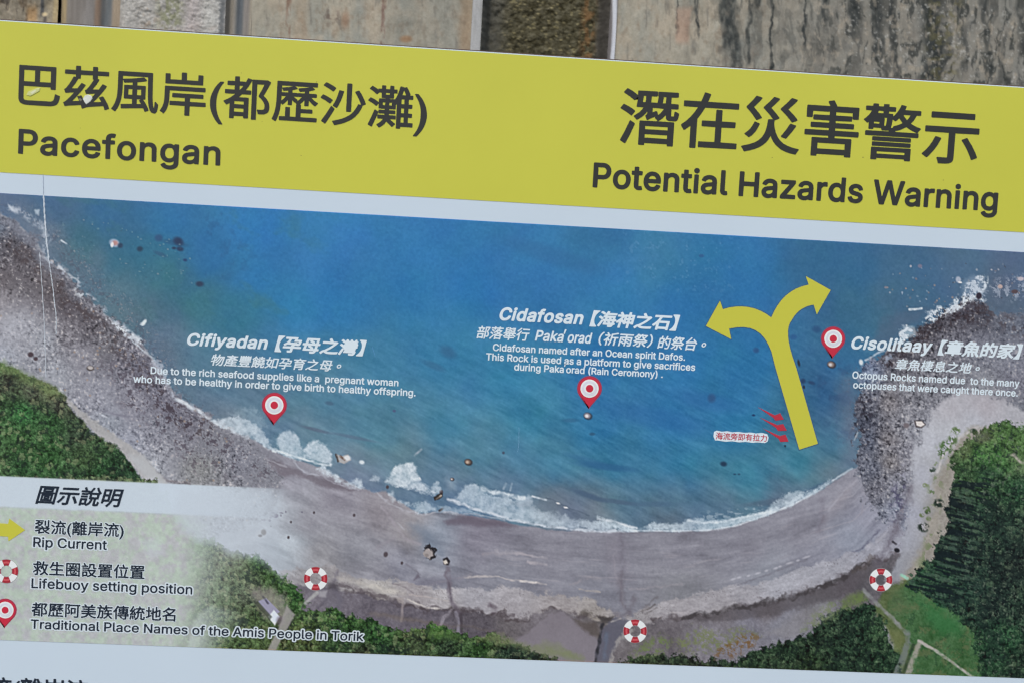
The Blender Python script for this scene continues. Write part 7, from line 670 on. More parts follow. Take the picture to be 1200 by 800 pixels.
[1000,[155,-45,-30,31,39,39,19,36,9,50,1,71,5,6,39,-1,4,-5,0,-75,-13,-68,-26,-46,-38,-36],[62,-40,-33,26,-3,7,97,164,7,3,31,-28,0,-7,-68,-125,-24,-38],[398,-36,-18,11,-9,25,0,179,6,9,35,0,7,-6,2,-175,24,0,7,64,7,0,26,-14,4,-7,-4,-53,-12,-25,-25,-10],[287,-25,-5,7,0,200,5,5,36,0,6,-8,-1,-200,-5,-4],[441,178,-29,36,-240,-21,-3,4,-10,42,35,16,47,56,-4,3,-80,0,-4,4,-1,24,-19,-24,-6,-2,-42,34,-48,32,-1,7,23,28,7,3,50,-31,36,-29,135,2,4,2,-18,50,39,13,9,-5,27,-60,129,-1,3,-7,-3,-39,-75,-1,-5,-3,52,-61,31,-43,-3,-9],[109,187,-40,28,-55,32,0,7,22,28,8,1,36,-17,58,-37,0,-7,-22,-33],[257,254,5,-3,115,7,1,3,-28,36,17,14,-5,3,-57,0]],
[1000,[32,-45,-23,33,0,8,71,28,41,32,25,43,11,43,-136,4,-1,39,5,5,13,2,-4,7,1,87,113,2,-30,46,-80,1,-3,7,1,36,7,3,182,0,-13,29,0,7,41,14,8,-3,28,-47,175,-2,0,-43,-82,-3,-26,-45,101,0,8,-3,1,-86,-5,-7,14,-2,6,-5,-2,-39,-4,-3,-261,0,-8,-30,212,-3,1,-14,-10,-72,-7,-28,-13,-22,-14,-11,-18,-5,-89,1,-6,4,-11,33,1,7,5,2,71,-2,18,2,11,26,3,35,-167,0,-37,-49,-35,-29,-53,-25],[79,192,146,-1,3,1,-16,36,6,5,23,5,-13,3,-143,0,-1,-42],[288,192,130,-1,-3,47,-5,4,-142,0,-4,-4],[206,288,92,0,25,43,-5,3,-136,-1]],
[1000,[289,-46,-4,5,0,433,8,6,168,-1,3,-9,0,-286,-4,-25,-10,-14,-22,-9,-60,-3,-9,5,-11,36,2,7,63,3,0,243,-2,3,-72,0,-3,-3,0,-386,-8,-6],[46,-32,-20,45,17,18,4,14,0,350,6,5,197,0,4,-8,-1,-236,-7,-5,-146,-1,-1,-101,1,-5,75,25,-24,48,2,5,36,17,7,-5,30,-50,40,-82,-41,-24,-5,3,-20,44,-4,0],[99,199,101,0,1,53,-101,2],[99,302,101,0,1,50,-101,1]],
[1000,[123,-45,-3,226,-40,-38,-36,-27,-7,5,-24,32,45,39,36,39,51,79,-4,3,-111,0,-5,8,2,39,139,2,5,5,19,57,4,3,40,-9,6,-5,-13,-51,247,-2,3,-39,-6,-8,-266,0,-24,-42,235,-4,2,-261,-3,-21,-6,-13,-18,-12,-22,-4,-67,-1,-6,5,-13,36,3,7,80,2,0,47,-189,1,-5,-4,-2,-93,-8,-3],[173,99,193,0,1,36,-5,3,-189,-1],[172,185,194,-1,1,33,-1,4,-193,0]],
[1000,[42,-44,-12,36,1,8,51,3,1,122,-55,-11,-13,43,6,6,61,15,1,97,-59,3,-3,7,0,36,7,5,54,1,1,94,6,6,39,0,5,-6,1,-93,48,-3,4,-8,0,-32,-3,-7,-49,-3,0,-79,1,-2,47,11,4,-5,4,-36,-5,-7,-49,-15,-2,-3,-1,-143,-8,-25,-11,-9,-18,-6],[178,-26,-8,8,0,35,5,7,165,1,27,114,20,128,9,6,43,-9,-15,-97,-33,-142,94,-1,5,-7,-1,-39,-7,-4],[264,35,-36,218,4,8,35,8,7,-5,13,-57,25,-157,-5,-6,-36,-11],[196,288,-3,4,0,36,5,7,109,1,-4,24,-17,54,6,7,36,9,8,-5,17,-50,7,-29,-3,-8,114,-2,6,-8,-1,-36,-5,-5]],
[1000,[51,-47,-29,29,-2,8,49,35,36,32,30,36,22,36,16,36,12,39,10,61,-155,1,-5,6,2,44,160,2,1,100,3,7,7,1,36,0,6,-4,2,-104,206,-2,3,-5,-6,-93,-13,-150,-12,-57,-8,-18,-16,-21,-19,-11,-22,-4,-82,1,-17,46,6,6,86,-3,9,4,8,11,10,32,9,61,12,150,-155,1,-14,-76,-12,-40,-18,-43,-24,-41,-33,-41,-38,-36,-54,-37]],
],
'P': [
[445,[26,-8,-4,3,-1,6,0,257,5,5,5,1,95,0,25,-4,20,-8,15,-10,10,-12,9,-14,6,-18,3,-17,-1,-21,-4,-17,-6,-15,-8,-12,-10,-10,-14,-10,-13,-6,-27,-6,-59,-1,-1,-88,-3,-3,-5,-1],[72,133,1,-2,3,0,50,0,12,3,12,6,9,13,4,17,-2,18,-7,15,-11,8,-12,4,-58,2,-1,-4]],
[389,[58,-11,-15,5,-12,7,-10,10,-8,10,-5,13,-2,15,1,17,4,14,7,11,7,8,21,11,25,7,55,8,2,1,-1,13,-6,10,-8,5,-12,2,-13,-1,-17,-7,-8,-7,-7,-12,-8,-1,-32,9,-4,4,0,8,7,15,10,12,12,10,15,8,17,5,20,3,20,-2,18,-4,17,-8,11,-9,11,-15,5,-15,3,-23,-1,-130,-6,-5,-33,0,-7,3,-3,8,-15,-9,-15,-5,-20,-2],[72,34,11,-2,13,1,10,3,9,5,7,8,4,7,2,10,0,13,-2,1,-45,-7,-13,-3,-7,-5,-5,-6,0,-13,6,-7]],
[396,[83,-12,-18,6,-17,10,-14,12,-12,18,-8,17,-5,20,-1,23,2,27,7,23,8,16,13,15,12,11,15,8,18,6,20,2,20,-2,25,-8,21,-16,9,-10,7,-12,5,-13,-1,-7,-6,-5,-33,-7,-7,4,-4,10,-5,8,-11,8,-10,3,-10,0,-10,-1,-10,-4,-8,-5,-7,-9,-8,-22,-2,-15,0,-15,6,-25,6,-10,10,-10,10,-4,10,-2,15,1,13,5,9,10,7,15,6,4,35,-8,5,-5,1,-6,-6,-15,-9,-15,-13,-13,-13,-8,-15,-7,-17,-4,-20,0]],
[404,[83,-11,-18,5,-17,10,-14,12,-12,18,-8,17,-5,20,-1,23,2,27,6,20,7,15,11,15,14,13,16,10,19,6,20,2,17,-2,20,-6,15,-8,15,-12,9,-13,9,-17,4,-18,3,-22,-1,-23,-4,-5,-5,-1,-125,0,-1,-4,4,-12,6,-10,8,-8,8,-5,13,-3,17,0,13,4,10,8,8,14,7,3,34,-8,4,-5,1,-5,-6,-15,-8,-12,-13,-12,-12,-8,-15,-6,-18,-4,-20,0],[60,121,3,-1,77,0,3,1,-6,15,-8,10,-11,7,-15,3,-15,-3,-13,-7,-9,-10]],
[254,[36,-9,-4,4,-1,6,-1,152,-29,1,-5,3,-2,6,0,30,7,6,28,0,2,1,0,23,4,15,9,15,12,11,15,7,15,3,20,0,15,-3,8,-5,2,-6,-10,-31,-7,-4,-13,2,-12,-1,-5,-3,-3,-7,0,-17,33,0,7,-3,2,-6,1,-24,-2,-8,-6,-4,-36,-1,0,-155,-3,-5,-6,-2]],
[415,[83,-12,-18,6,-17,10,-15,14,-13,18,-7,20,-5,23,0,22,3,23,6,20,9,17,13,15,14,11,17,9,15,4,20,2,20,-2,18,-6,17,-10,14,-13,12,-17,8,-18,5,-25,1,-25,-3,-22,-6,-20,-10,-18,-11,-13,-15,-12,-17,-9,-15,-4,-20,-2],[92,34,21,-1,15,6,13,15,8,22,1,28,-7,25,-5,10,-8,8,-7,5,-10,3,-20,-1,-15,-7,-12,-16,-7,-20,-1,-27,6,-25,6,-10,7,-8]],
[410,[22,-8,-4,3,-1,6,0,187,2,8,5,3,33,0,6,-3,4,-10,12,8,13,5,15,2,12,1,20,-4,18,-8,11,-9,9,-13,6,-12,4,-18,1,-137,-1,-6,-8,-4,-30,0,-5,0,-4,4,-3,135,-4,10,-6,8,-10,5,-13,2,-12,-2,-11,-5,-7,-8,-6,-12,-2,-15,0,-112,-1,-6,-3,-3,-5,-1]],
[425,[78,-82,-23,7,-20,13,-10,10,-8,12,-1,5,2,6,28,17,7,1,5,-3,12,-15,13,-7,20,-3,20,3,12,6,7,8,3,10,1,20,-1,1,-13,-9,-14,-5,-15,-2,-18,1,-12,2,-15,6,-13,7,-12,11,-8,11,-8,14,-8,28,-1,37,4,20,4,15,10,18,14,17,15,11,18,7,20,4,22,-2,15,-5,15,-10,4,10,6,4,35,-1,5,-5,1,-5,0,-193,-2,-17,-4,-15,-7,-13,-8,-10,-12,-10,-13,-6,-17,-6,-18,-2,-17,-1],[91,40,22,0,15,6,10,12,7,20,1,27,-6,25,-10,15,-7,6,-10,3,-20,0,-15,-6,-13,-15,-6,-20,-1,-28,6,-22,11,-15,8,-5]],
],
'Q': [
[445,[25,-9,-4,3,-1,5,0,255,1,6,4,3,5,2,95,0,27,-4,20,-9,15,-10,11,-12,9,-16,5,-17,3,-17,-1,-23,-5,-17,-7,-16,-9,-12,-10,-10,-12,-8,-14,-6,-25,-5,-58,-1,-1,-83,-2,-5,-4,-3,-5,-1,-32,0],[74,132,53,0,13,3,10,7,8,12,4,18,-2,18,-8,13,-10,8,-15,4,-54,-1]],
[415,[82,-12,-18,5,-17,11,-15,14,-13,19,-8,21,-4,20,0,22,2,23,6,20,9,17,13,16,15,12,14,7,18,6,20,2,20,-2,20,-6,16,-10,14,-12,12,-18,8,-17,6,-23,1,-27,-3,-23,-6,-20,-9,-17,-11,-15,-15,-13,-15,-7,-18,-6,-20,-2],[91,35,21,-1,15,6,13,15,7,20,2,28,-6,25,-6,10,-7,7,-7,5,-9,3,-20,1,-15,-7,-12,-14,-7,-20,-1,-28,5,-22,10,-18,8,-6]],
[227,[65,-11,-12,5,-13,8,-9,10,-5,10,-4,23,0,105,-2,3,-20,0,-5,4,-2,5,0,28,1,5,6,5,20,0,2,2,0,35,3,6,5,3,38,-1,5,-8,0,-35,2,-2,30,0,5,-4,2,-6,0,-28,-2,-5,-7,-4,-29,-1,0,-105,1,-7,3,-4,7,-1,18,2,7,-5,7,-30,-1,-5,-3,-5,-13,-3,-17,-2]],
[404,[84,-13,-20,6,-16,10,-14,12,-12,15,-9,20,-5,20,-1,23,1,22,5,20,8,20,11,15,15,15,17,10,18,6,20,2,17,-2,18,-4,17,-9,13,-10,12,-15,9,-18,5,-17,3,-25,-1,-23,-3,-4,-5,-2,-125,0,-2,-4,5,-12,6,-10,8,-7,10,-5,10,-2,18,0,12,5,8,6,9,15,6,3,35,-8,5,-5,1,-7,-5,-13,-9,-13,-12,-12,-13,-8,-15,-7,-17,-4,-18,-1],[61,123,3,-2,75,0,3,2,-7,15,-8,9,-10,6,-15,2,-13,-2,-12,-7,-10,-11]],
[410,[21,-9,-4,3,-1,5,0,191,2,6,8,4,32,0,5,-3,5,-9,10,7,13,5,12,2,15,1,20,-4,20,-9,10,-9,9,-11,7,-16,4,-14,1,-20,0,-118,-2,-8,-4,-3,-5,-1,-32,0,-7,4,-1,5,-2,131,-3,10,-7,8,-10,5,-13,1,-12,-2,-10,-6,-8,-8,-4,-11,-2,-15,0,-113,-1,-5,-8,-4,-32,0]],
[167,[20,-9,-4,8,0,193,3,5,6,3,33,0,6,-3,3,-7,0,-193,-3,-5,-6,-2,-33,0],[35,212,-10,3,-10,10,-4,12,0,13,5,10,9,8,13,4,12,-1,10,-4,9,-10,4,-10,0,-13,-5,-10,-10,-9,-10,-4]],
[389,[60,-13,-15,5,-13,7,-10,9,-9,12,-6,15,-2,15,1,18,4,12,10,15,17,13,28,8,60,9,2,3,-1,10,-4,8,-7,6,-10,2,-15,0,-10,-2,-8,-4,-8,-8,-7,-11,-7,-3,-35,11,-5,6,1,7,8,15,10,13,13,10,15,8,18,5,20,2,20,-2,17,-4,18,-9,12,-10,10,-15,5,-15,2,-23,0,-127,-3,-5,-6,-3,-33,0,-6,3,-4,6,-15,-8,-15,-4,-17,-2],[71,35,11,-2,13,1,10,3,10,6,7,7,3,8,2,20,-2,1,-43,-7,-12,-3,-8,-4,-5,-7,0,-10,4,-8]],
[189,[51,-9,-13,5,-11,10,-8,15,-3,15,0,220,2,5,8,4,32,0,5,-2,4,-5,1,-217,3,-4,15,1,7,-5,8,-30,-2,-7,-6,-5,-22,-3]],
[188],
[517,[25,-9,-4,3,-1,5,0,255,2,7,8,4,32,0,5,-1,4,-4,2,-6,0,-97,2,-2,107,0,4,2,0,97,1,6,8,5,35,0,5,-2,3,-3,1,-6,0,-255,-2,-5,-7,-4,-33,0,-5,0,-5,5,-1,4,-1,106,-110,0,-2,-3,-1,-106,-3,-4,-4,-2,-35,0]],
[380,[15,-9,-3,3,-2,5,1,28,95,123,-3,1,-83,1,-4,2,-2,6,-1,30,2,6,5,4,5,0,140,0,8,-2,4,-8,0,-26,-2,-4,-91,-120,89,-2,5,-4,2,-4,0,-31,-2,-5,-5,-4,-5,0,-148,0]],
[259,[21,-9,-4,3,-1,5,0,191,1,4,4,5,5,1,30,0,7,-3,5,-6,11,6,14,5,15,1,18,-1,5,-5,1,-5,0,-32,-2,-6,-7,-3,-22,1,-13,-2,-12,-8,-7,-12,-2,-13,0,-118,-1,-5,-8,-4,-32,0]],
[424,[77,-12,-20,7,-18,13,-14,17,-10,20,-7,25,-1,25,2,28,7,22,9,18,14,17,15,11,18,8,20,4,20,-1,17,-5,15,-10,1,68,2,5,7,5,35,-1,5,-3,2,-6,-1,-260,-3,-4,-5,-1,-33,0,-5,3,-5,8,-12,-8,-15,-6,-20,-2],[91,35,11,-1,10,1,15,7,10,13,7,23,1,30,-6,22,-6,10,-6,7,-8,4,-10,3,-17,-1,-15,-7,-11,-16,-6,-20,-1,-25,6,-25,5,-10,7,-7]],
[365,[67,-12,-25,9,-10,6,-10,10,-7,10,-5,12,-3,13,3,6,5,3,35,6,5,-3,6,-15,6,-6,10,-4,15,-2,15,2,10,5,6,8,0,7,-3,5,-8,5,-52,13,-16,7,-12,8,-10,12,-7,15,-2,15,1,15,5,13,8,12,10,10,13,8,17,7,15,2,18,1,17,-3,23,-9,17,-14,8,-12,6,-15,1,-7,-2,-5,-5,-3,-33,-7,-7,5,-5,11,-8,8,-7,3,-13,1,-12,-2,-10,-6,-4,-5,-1,-8,3,-5,8,-5,54,-14,17,-8,10,-7,10,-11,7,-15,2,-17,-2,-15,-4,-13,-9,-12,-11,-10,-13,-8,-15,-6,-17,-3,-20,0]],
[686,[73,-9,-6,6,-69,255,0,5,3,5,7,3,35,0,7,-5,45,-173,3,-3,45,173,5,6,5,2,37,0,5,-2,4,-3,46,-176,3,2,44,174,8,5,35,0,7,-3,3,-5,0,-5,-70,-255,-2,-4,-8,-3,-37,0,-5,1,-4,3,-46,169,-3,0,-46,-169,-4,-3,-5,-1]],
[425,[77,-83,-23,7,-20,13,-10,11,-7,11,-2,8,2,5,29,17,6,1,6,-3,14,-16,10,-6,17,-3,20,2,13,5,8,8,4,10,1,17,-1,3,-15,-9,-15,-5,-30,0,-15,3,-12,5,-13,8,-11,10,-9,11,-8,14,-5,15,-3,15,-1,38,4,20,4,12,9,18,13,16,15,12,20,9,20,4,20,-1,17,-5,15,-9,5,9,5,3,35,0,5,-3,3,-8,0,-195,-2,-17,-3,-13,-8,-14,-9,-11,-11,-9,-15,-8,-17,-5,-18,-2,-20,0],[89,42,20,-2,15,5,13,12,7,20,1,27,-5,25,-11,16,-7,5,-10,4,-18,0,-15,-7,-12,-13,-7,-20,-1,-25,5,-22,10,-17]],
],
'K': [
[510,[114,-17,-23,6,-24,11,-21,17,-19,24,-12,26,-7,27,-2,33,2,30,14,47,15,23,17,17,20,14,23,9,27,5,27,-1,37,-11,33,-23,20,-30,7,-20,2,-17,-9,-10,-40,0,-9,7,-13,27,-18,14,-27,5,-30,-7,-13,-9,-10,-12,-12,-31,-2,-44,9,-33,11,-16,14,-11,16,-7,17,-2,20,3,18,10,12,13,7,20,10,7,40,0,8,-7,2,-10,-7,-23,-10,-20,-13,-17,-17,-14,-20,-11,-23,-7]],
[167,[21,-14,-7,6,-2,9,0,189,6,11,19,6,-13,4,-10,8,-6,11,-2,14,4,13,8,10,13,8,13,1,14,-3,10,-7,6,-10,4,-12,-2,-14,-6,-10,-12,-9,-12,-4,18,-5,7,-12,0,-189,-3,-10,-7,-5]],
[254,[34,-13,-7,7,-1,7,0,146,-26,2,-7,5,-4,10,0,30,5,6,6,4,24,0,8,40,9,13,13,11,16,8,17,3,37,-4,8,-4,4,-10,-10,-34,-9,-7,-27,2,-4,-8,1,-10,30,0,7,-4,5,-10,0,-26,-2,-7,-7,-6,-35,-4,0,-150,-5,-8,-6,-3]],
[389,[29,-86,-13,5,-7,9,8,33,9,10,27,0,12,27,-70,187,1,11,7,7,6,1,34,0,10,-4,43,-117,3,2,42,113,12,6,40,-2,6,-7,0,-10,-90,-234,-15,-20,-18,-12,-23,-6]],
[389,[62,-17,-30,11,-21,22,-10,30,4,34,11,17,16,13,30,10,60,9,-1,11,-12,10,-23,0,-14,-7,-13,-17,-10,-4,-37,12,-5,6,0,10,18,30,27,18,37,8,40,-4,20,-9,13,-10,10,-13,8,-17,3,-27,-1,-130,-4,-6,-9,-4,-33,0,-10,7,-30,-11],[70,40,22,-2,17,5,11,13,3,17,-37,-4,-20,-6,-5,-7,0,-6]],
[424,[81,-17,-22,7,-18,11,-17,18,-11,21,-7,23,-3,30,2,27,7,26,21,34,15,12,16,9,20,5,20,1,17,-3,17,-7,3,3,0,56,3,7,10,6,37,-1,7,-5,2,-10,0,-257,-4,-6,-8,-4,-34,0,-13,8,-27,-11],[90,40,18,-2,13,5,12,13,7,20,1,27,-5,23,-11,17,-14,7,-17,0,-13,-6,-10,-12,-7,-19,-1,-23,4,-24,9,-16]],
[410,[20,-13,-7,6,-1,8,0,189,2,7,9,7,34,0,6,-2,7,-7,20,9,27,3,23,-4,20,-10,21,-23,11,-30,1,-139,-3,-10,-10,-5,-33,0,-12,8,-2,133,-10,17,-20,6,-20,-7,-7,-9,-4,-10,-2,-130,-10,-8]],
[188],
[415,[88,-17,-20,5,-18,8,-16,13,-14,17,-9,20,-7,24,0,46,13,40,26,30,15,10,20,8,40,2,20,-5,20,-9,15,-12,13,-17,9,-17,7,-23,2,-50,-6,-23,-9,-20,-25,-29,-33,-16,-20,-3],[90,40,18,-2,16,5,12,13,7,17,2,27,-5,23,-10,17,-16,9,-20,0,-13,-6,-11,-13,-5,-17,-2,-23,4,-24,9,-16]],
[365,[72,-17,-30,9,-22,18,-15,28,-2,12,4,6,8,5,37,6,6,-5,10,-18,20,-7,24,5,6,4,1,7,-11,9,-56,15,-24,15,-10,11,-6,15,-2,32,12,26,25,20,31,10,37,-1,27,-10,18,-15,15,-27,1,-10,-2,-7,-9,-5,-33,-7,-9,6,-11,17,-17,5,-20,-5,-5,-4,-1,-7,13,-8,56,-16,21,-12,12,-14,6,-13,3,-17,-1,-16,-13,-27,-24,-20,-34,-10]],
[189,[53,-14,-16,6,-13,11,-8,13,-4,17,0,223,5,9,6,4,37,-1,10,-9,2,-216,18,-2,6,-5,9,-33,-3,-10,-9,-6,-20,-3]],
[227,[67,-15,-27,11,-17,22,-5,24,0,106,-21,2,-8,12,1,33,7,8,21,2,0,33,4,7,8,5,40,-2,7,-10,1,-33,29,-2,9,-11,0,-30,-2,-7,-7,-5,-27,-1,-3,-4,1,-97,2,-8,24,1,9,-6,8,-37,-4,-7,-10,-5]],
],
'S': [
[502,[25,-9,-5,11,2,258,10,4,93,0,33,-6,24,-10,20,-15,15,-18,12,-23,8,-27,4,-37,-2,-30,-7,-26,-12,-27,-27,-30,-38,-19,-37,-6],[72,42,3,-3,37,0,30,5,23,13,15,21,9,37,-3,43,-13,30,-25,21,-26,6,-49,0]],
[410,[75,-11,-20,7,-15,10,-12,15,-8,18,-4,30,2,126,10,5,30,0,7,-4,3,-137,10,-17,23,-7,24,8,11,19,2,130,10,8,34,-1,7,-10,-1,-193,-7,-6,-33,0,-7,4,-3,9,-30,-14]],
[404,[89,-13,-37,13,-27,28,-15,36,-2,50,12,37,23,30,32,18,40,2,37,-12,26,-25,15,-36,2,-47,-10,-6,-123,0,-2,-4,4,-13,14,-17,21,-8,30,5,16,21,7,4,33,-8,7,-11,-13,-26,-24,-20,-30,-11],[61,121,82,0,-14,25,-14,7,-13,2,-13,-2,-14,-7,-9,-12]],
[188],
[227,[68,-11,-24,11,-16,20,-5,23,-1,110,-20,1,-9,9,1,30,8,7,20,0,0,36,10,10,36,-2,5,-8,2,-36,30,-1,7,-9,0,-27,-3,-7,-34,-2,-2,-4,0,-104,5,-10,24,1,6,-3,8,-34,-3,-7,-8,-3]],
[415,[85,-13,-36,16,-26,28,-14,40,0,47,14,40,26,27,33,15,40,1,37,-15,25,-28,15,-40,0,-47,-14,-40,-26,-28,-34,-15],[93,34,19,0,17,7,13,16,6,21,1,30,-7,23,-13,16,-17,7,-20,0,-13,-7,-13,-16,-6,-20,-1,-30,6,-23,14,-17]],
[410,[21,-9,-5,11,0,253,9,9,33,0,9,-9,1,-68,30,14,33,0,29,-13,19,-23,9,-37,0,-130,-3,-6,-7,-2,-30,0,-9,5,-2,133,-11,20,-21,7,-24,-8,-12,-19,-4,-133,-7,-5]],
[259,[21,-9,-5,11,2,193,7,5,33,-1,10,-9,23,11,34,0,7,-9,-2,-37,-9,-4,-33,-1,-13,-8,-7,-14,-3,-133,-7,-5]],
[167,[22,-9,-6,11,0,190,10,8,33,-1,6,-4,2,-7,0,-190,-8,-8],[39,212,-21,10,-6,10,-1,13,11,20,24,7,20,-11,5,-9,2,-14,-11,-20]],
[396,[85,-13,-36,16,-26,28,-14,40,0,47,14,40,26,27,33,15,40,1,27,-9,20,-14,16,-24,5,-20,-8,-6,-33,-7,-14,20,-13,10,-20,4,-20,-5,-14,-16,-8,-23,-1,-30,7,-23,16,-19,20,-6,27,8,20,27,36,-8,6,-9,-13,-30,-26,-23,-30,-11]],
[365,[73,-13,-27,8,-20,14,-14,22,-3,21,7,5,33,6,17,-23,27,-7,25,8,5,7,0,9,-10,8,-54,14,-26,15,-17,24,-2,30,10,23,23,20,29,10,37,0,23,-8,20,-15,15,-27,-2,-13,-36,-9,-20,23,-20,4,-24,-7,-4,-15,11,-9,53,-14,27,-14,17,-25,1,-31,-11,-25,-24,-19,-30,-10]],
[389,[64,-13,-30,12,-20,21,-9,27,4,30,14,20,21,13,83,16,-1,15,-12,12,-27,1,-17,-7,-13,-17,-7,-3,-33,9,-6,11,16,28,28,19,39,8,36,-5,30,-18,16,-32,2,-150,-8,-7,-33,0,-10,10,-27,-12],[73,34,24,0,17,7,12,16,1,22,-47,-6,-20,-9,-4,-10,2,-10]],
[254,[35,-8,-5,10,0,150,-28,2,-7,4,-2,34,9,8,28,2,5,38,10,15,12,10,28,9,37,-3,9,-9,-9,-34,-7,-4,-27,2,-7,-11,1,-15,33,0,7,-4,2,-31,-6,-11,-37,-2,0,-154,-9,-8]],
[424,[82,-13,-20,6,-18,11,-16,17,-11,20,-7,23,-3,30,9,50,21,34,32,20,20,4,23,-1,30,-13,3,3,3,70,7,3,34,0,7,-10,0,-256,-7,-8,-34,0,-7,4,-3,9,-26,-15],[93,34,19,0,17,9,10,15,6,23,0,27,-6,24,-13,16,-17,6,-20,-1,-14,-8,-10,-14,-6,-23,0,-27,6,-23,13,-17]],
[424,[21,-80,-5,10,1,264,8,6,33,-1,10,-13,20,12,27,4,36,-7,31,-25,19,-40,4,-50,-11,-43,-23,-30,-33,-18,-40,-2,-30,15,-3,-78,-7,-5],[106,34,19,2,13,9,11,19,5,23,-2,27,-7,21,-14,14,-16,6,-20,-3,-14,-9,-9,-16,-5,-23,1,-27,7,-23,13,-14]],
[189,[55,-10,-26,14,-8,13,-4,17,-1,220,2,6,7,4,33,0,8,-7,1,-217,4,-4,14,1,7,-3,8,-30,-2,-9,-7,-4]],
[381,[21,-9,-5,11,0,253,9,9,33,0,9,-9,1,-127,70,71,43,1,8,-5,-1,-11,-74,-76,81,-103,1,-7,-8,-8,-47,2,-66,81,-8,-8,-2,-70,-7,-5]],
[425,[82,-84,-23,7,-20,11,-20,22,-3,14,36,20,30,-25,20,-4,20,3,13,7,7,8,4,27,-27,-11,-34,-2,-30,9,-22,18,-17,26,-7,27,-1,37,7,33,24,36,33,20,43,2,30,-15,7,13,37,0,7,-9,0,-197,-5,-30,-16,-23,-23,-16,-33,-8],[98,40,21,2,13,9,10,15,4,24,-2,26,-7,20,-15,15,-17,4,-16,-2,-16,-10,-10,-17,-5,-23,2,-27,8,-20,14,-12]],
[410,[21,-9,-5,11,2,193,7,5,33,-1,10,-12,23,12,27,3,20,-3,20,-9,19,-22,10,-30,0,-143,-9,-5,-30,0,-9,5,-2,133,-11,20,-21,7,-24,-8,-12,-19,-4,-133,-7,-5]],
[567,[66,-10,-7,8,-57,187,1,10,7,5,33,0,9,-5,31,-110,3,-2,32,112,8,5,37,-2,5,-6,32,-111,32,114,8,5,33,0,7,-4,1,-11,-61,-193,-37,-2,-7,5,-33,114,-35,-114,-8,-5]],
[610,[21,-9,-5,11,0,186,5,10,37,1,10,-10,23,12,30,1,20,-7,20,-17,30,20,34,5,30,-9,20,-18,9,-18,4,-23,0,-133,-3,-10,-37,-2,-9,5,-2,140,-9,15,-20,5,-20,-7,-10,-16,-2,-137,-8,-5,-37,2,-4,10,0,133,-9,15,-20,5,-20,-8,-10,-19,-3,-133,-7,-5]],
[424,[98,-13,-30,15,-10,-12,-33,0,-8,8,-1,256,9,10,33,0,7,-3,3,-75,17,11,16,4,27,0,20,-5,20,-12,13,-13,20,-40,4,-30,-2,-30,-6,-27,-13,-23,-16,-17,-23,-13,-24,-5],[101,34,20,1,14,7,12,16,6,23,0,27,-6,23,-12,16,-17,7,-20,-1,-13,-7,-12,-15,-6,-20,0,-30,6,-23,12,-16]],
[389,[30,-81,-12,3,-4,7,8,33,8,5,17,-2,10,4,14,30,-72,187,1,9,10,5,34,0,6,-4,47,-130,48,130,9,4,36,-2,5,-6,0,-6,-91,-234,-14,-18,-16,-11,-20,-5]],
[389,[77,-9,-6,7,-71,187,0,10,10,5,34,0,6,-5,47,-129,47,129,6,4,40,0,6,-7,-1,-7,-73,-190,-8,-5]],
[188,[40,-11,-20,14,-5,13,1,13,5,10,11,10,24,3,12,-6,8,-9,4,-24,-15,-20,-12,-5]],
[510,[115,-12,-23,5,-24,12,-33,33,-13,24,-8,26,-3,60,5,27,10,27,29,37,20,14,23,10,50,4,37,-10,30,-21,22,-31,9,-33,-8,-8,-36,0,-6,4,-14,30,-20,14,-30,6,-30,-8,-24,-22,-14,-33,-2,-43,10,-37,12,-17,14,-12,17,-7,20,-3,23,5,17,9,13,15,7,20,7,5,36,0,7,-5,1,-7,-15,-40,-29,-31,-40,-17]],
[533,[115,-12,-23,5,-27,14,-20,18,-15,20,-17,50,-1,60,14,47,15,23,17,17,20,13,24,9,50,3,23,-6,23,-12,20,-16,17,-22,13,-26,6,-27,1,-60,-15,-46,-13,-20,-19,-20,-20,-13,-23,-9],[117,38,31,0,27,13,19,24,10,30,0,43,-9,30,-20,26,-30,13,-30,-1,-23,-12,-20,-26,-9,-30,0,-43,9,-30,20,-24]],
[449,[91,-8,-5,10,0,213,-75,2,-5,8,1,33,11,6,193,0,7,-9,0,-30,-4,-7,-75,-3,-1,-217,-7,-8]],
[449,[25,-9,-5,11,1,256,7,6,97,0,27,-4,23,-9,16,-13,13,-16,8,-24,3,-23,-3,-23,-8,-20,-12,-17,-20,-17,51,-93,0,-10,-8,-5,-43,1,-54,96,-43,2,-3,-4,-1,-90,-9,-5],[73,138,55,0,24,9,8,11,2,14,-1,16,-5,14,-11,8,-13,5,-59,0]],
[445,[25,-9,-5,11,1,256,7,6,97,0,27,-4,20,-8,26,-24,14,-30,2,-36,-12,-37,-17,-20,-27,-16,-26,-5,-59,-2,-2,-87,-9,-5],[74,132,54,0,22,10,9,13,3,17,-3,20,-7,13,-24,10,-55,0]],
[273,[83,-56,-22,40,-17,50,-9,50,1,50,15,73,26,63,9,9,34,0,6,-4,2,-8,-19,-43,-14,-47,-8,-43,-1,-37,9,-60,33,-87,-8,-8]],
[273,[14,-57,-5,11,32,83,8,37,2,33,-11,77,-31,86,8,9,33,0,7,-5,14,-27,20,-60,10,-60,-1,-53,-13,-60,-30,-67,-7,-5]],
[517,[25,-9,-5,11,2,258,6,4,34,0,9,-6,2,-103,112,-1,2,104,8,6,40,-2,3,-7,-1,-260,-9,-5,-33,0,-7,5,-3,111,-110,0,-3,-4,-1,-107,-9,-5]],
],
'L': [
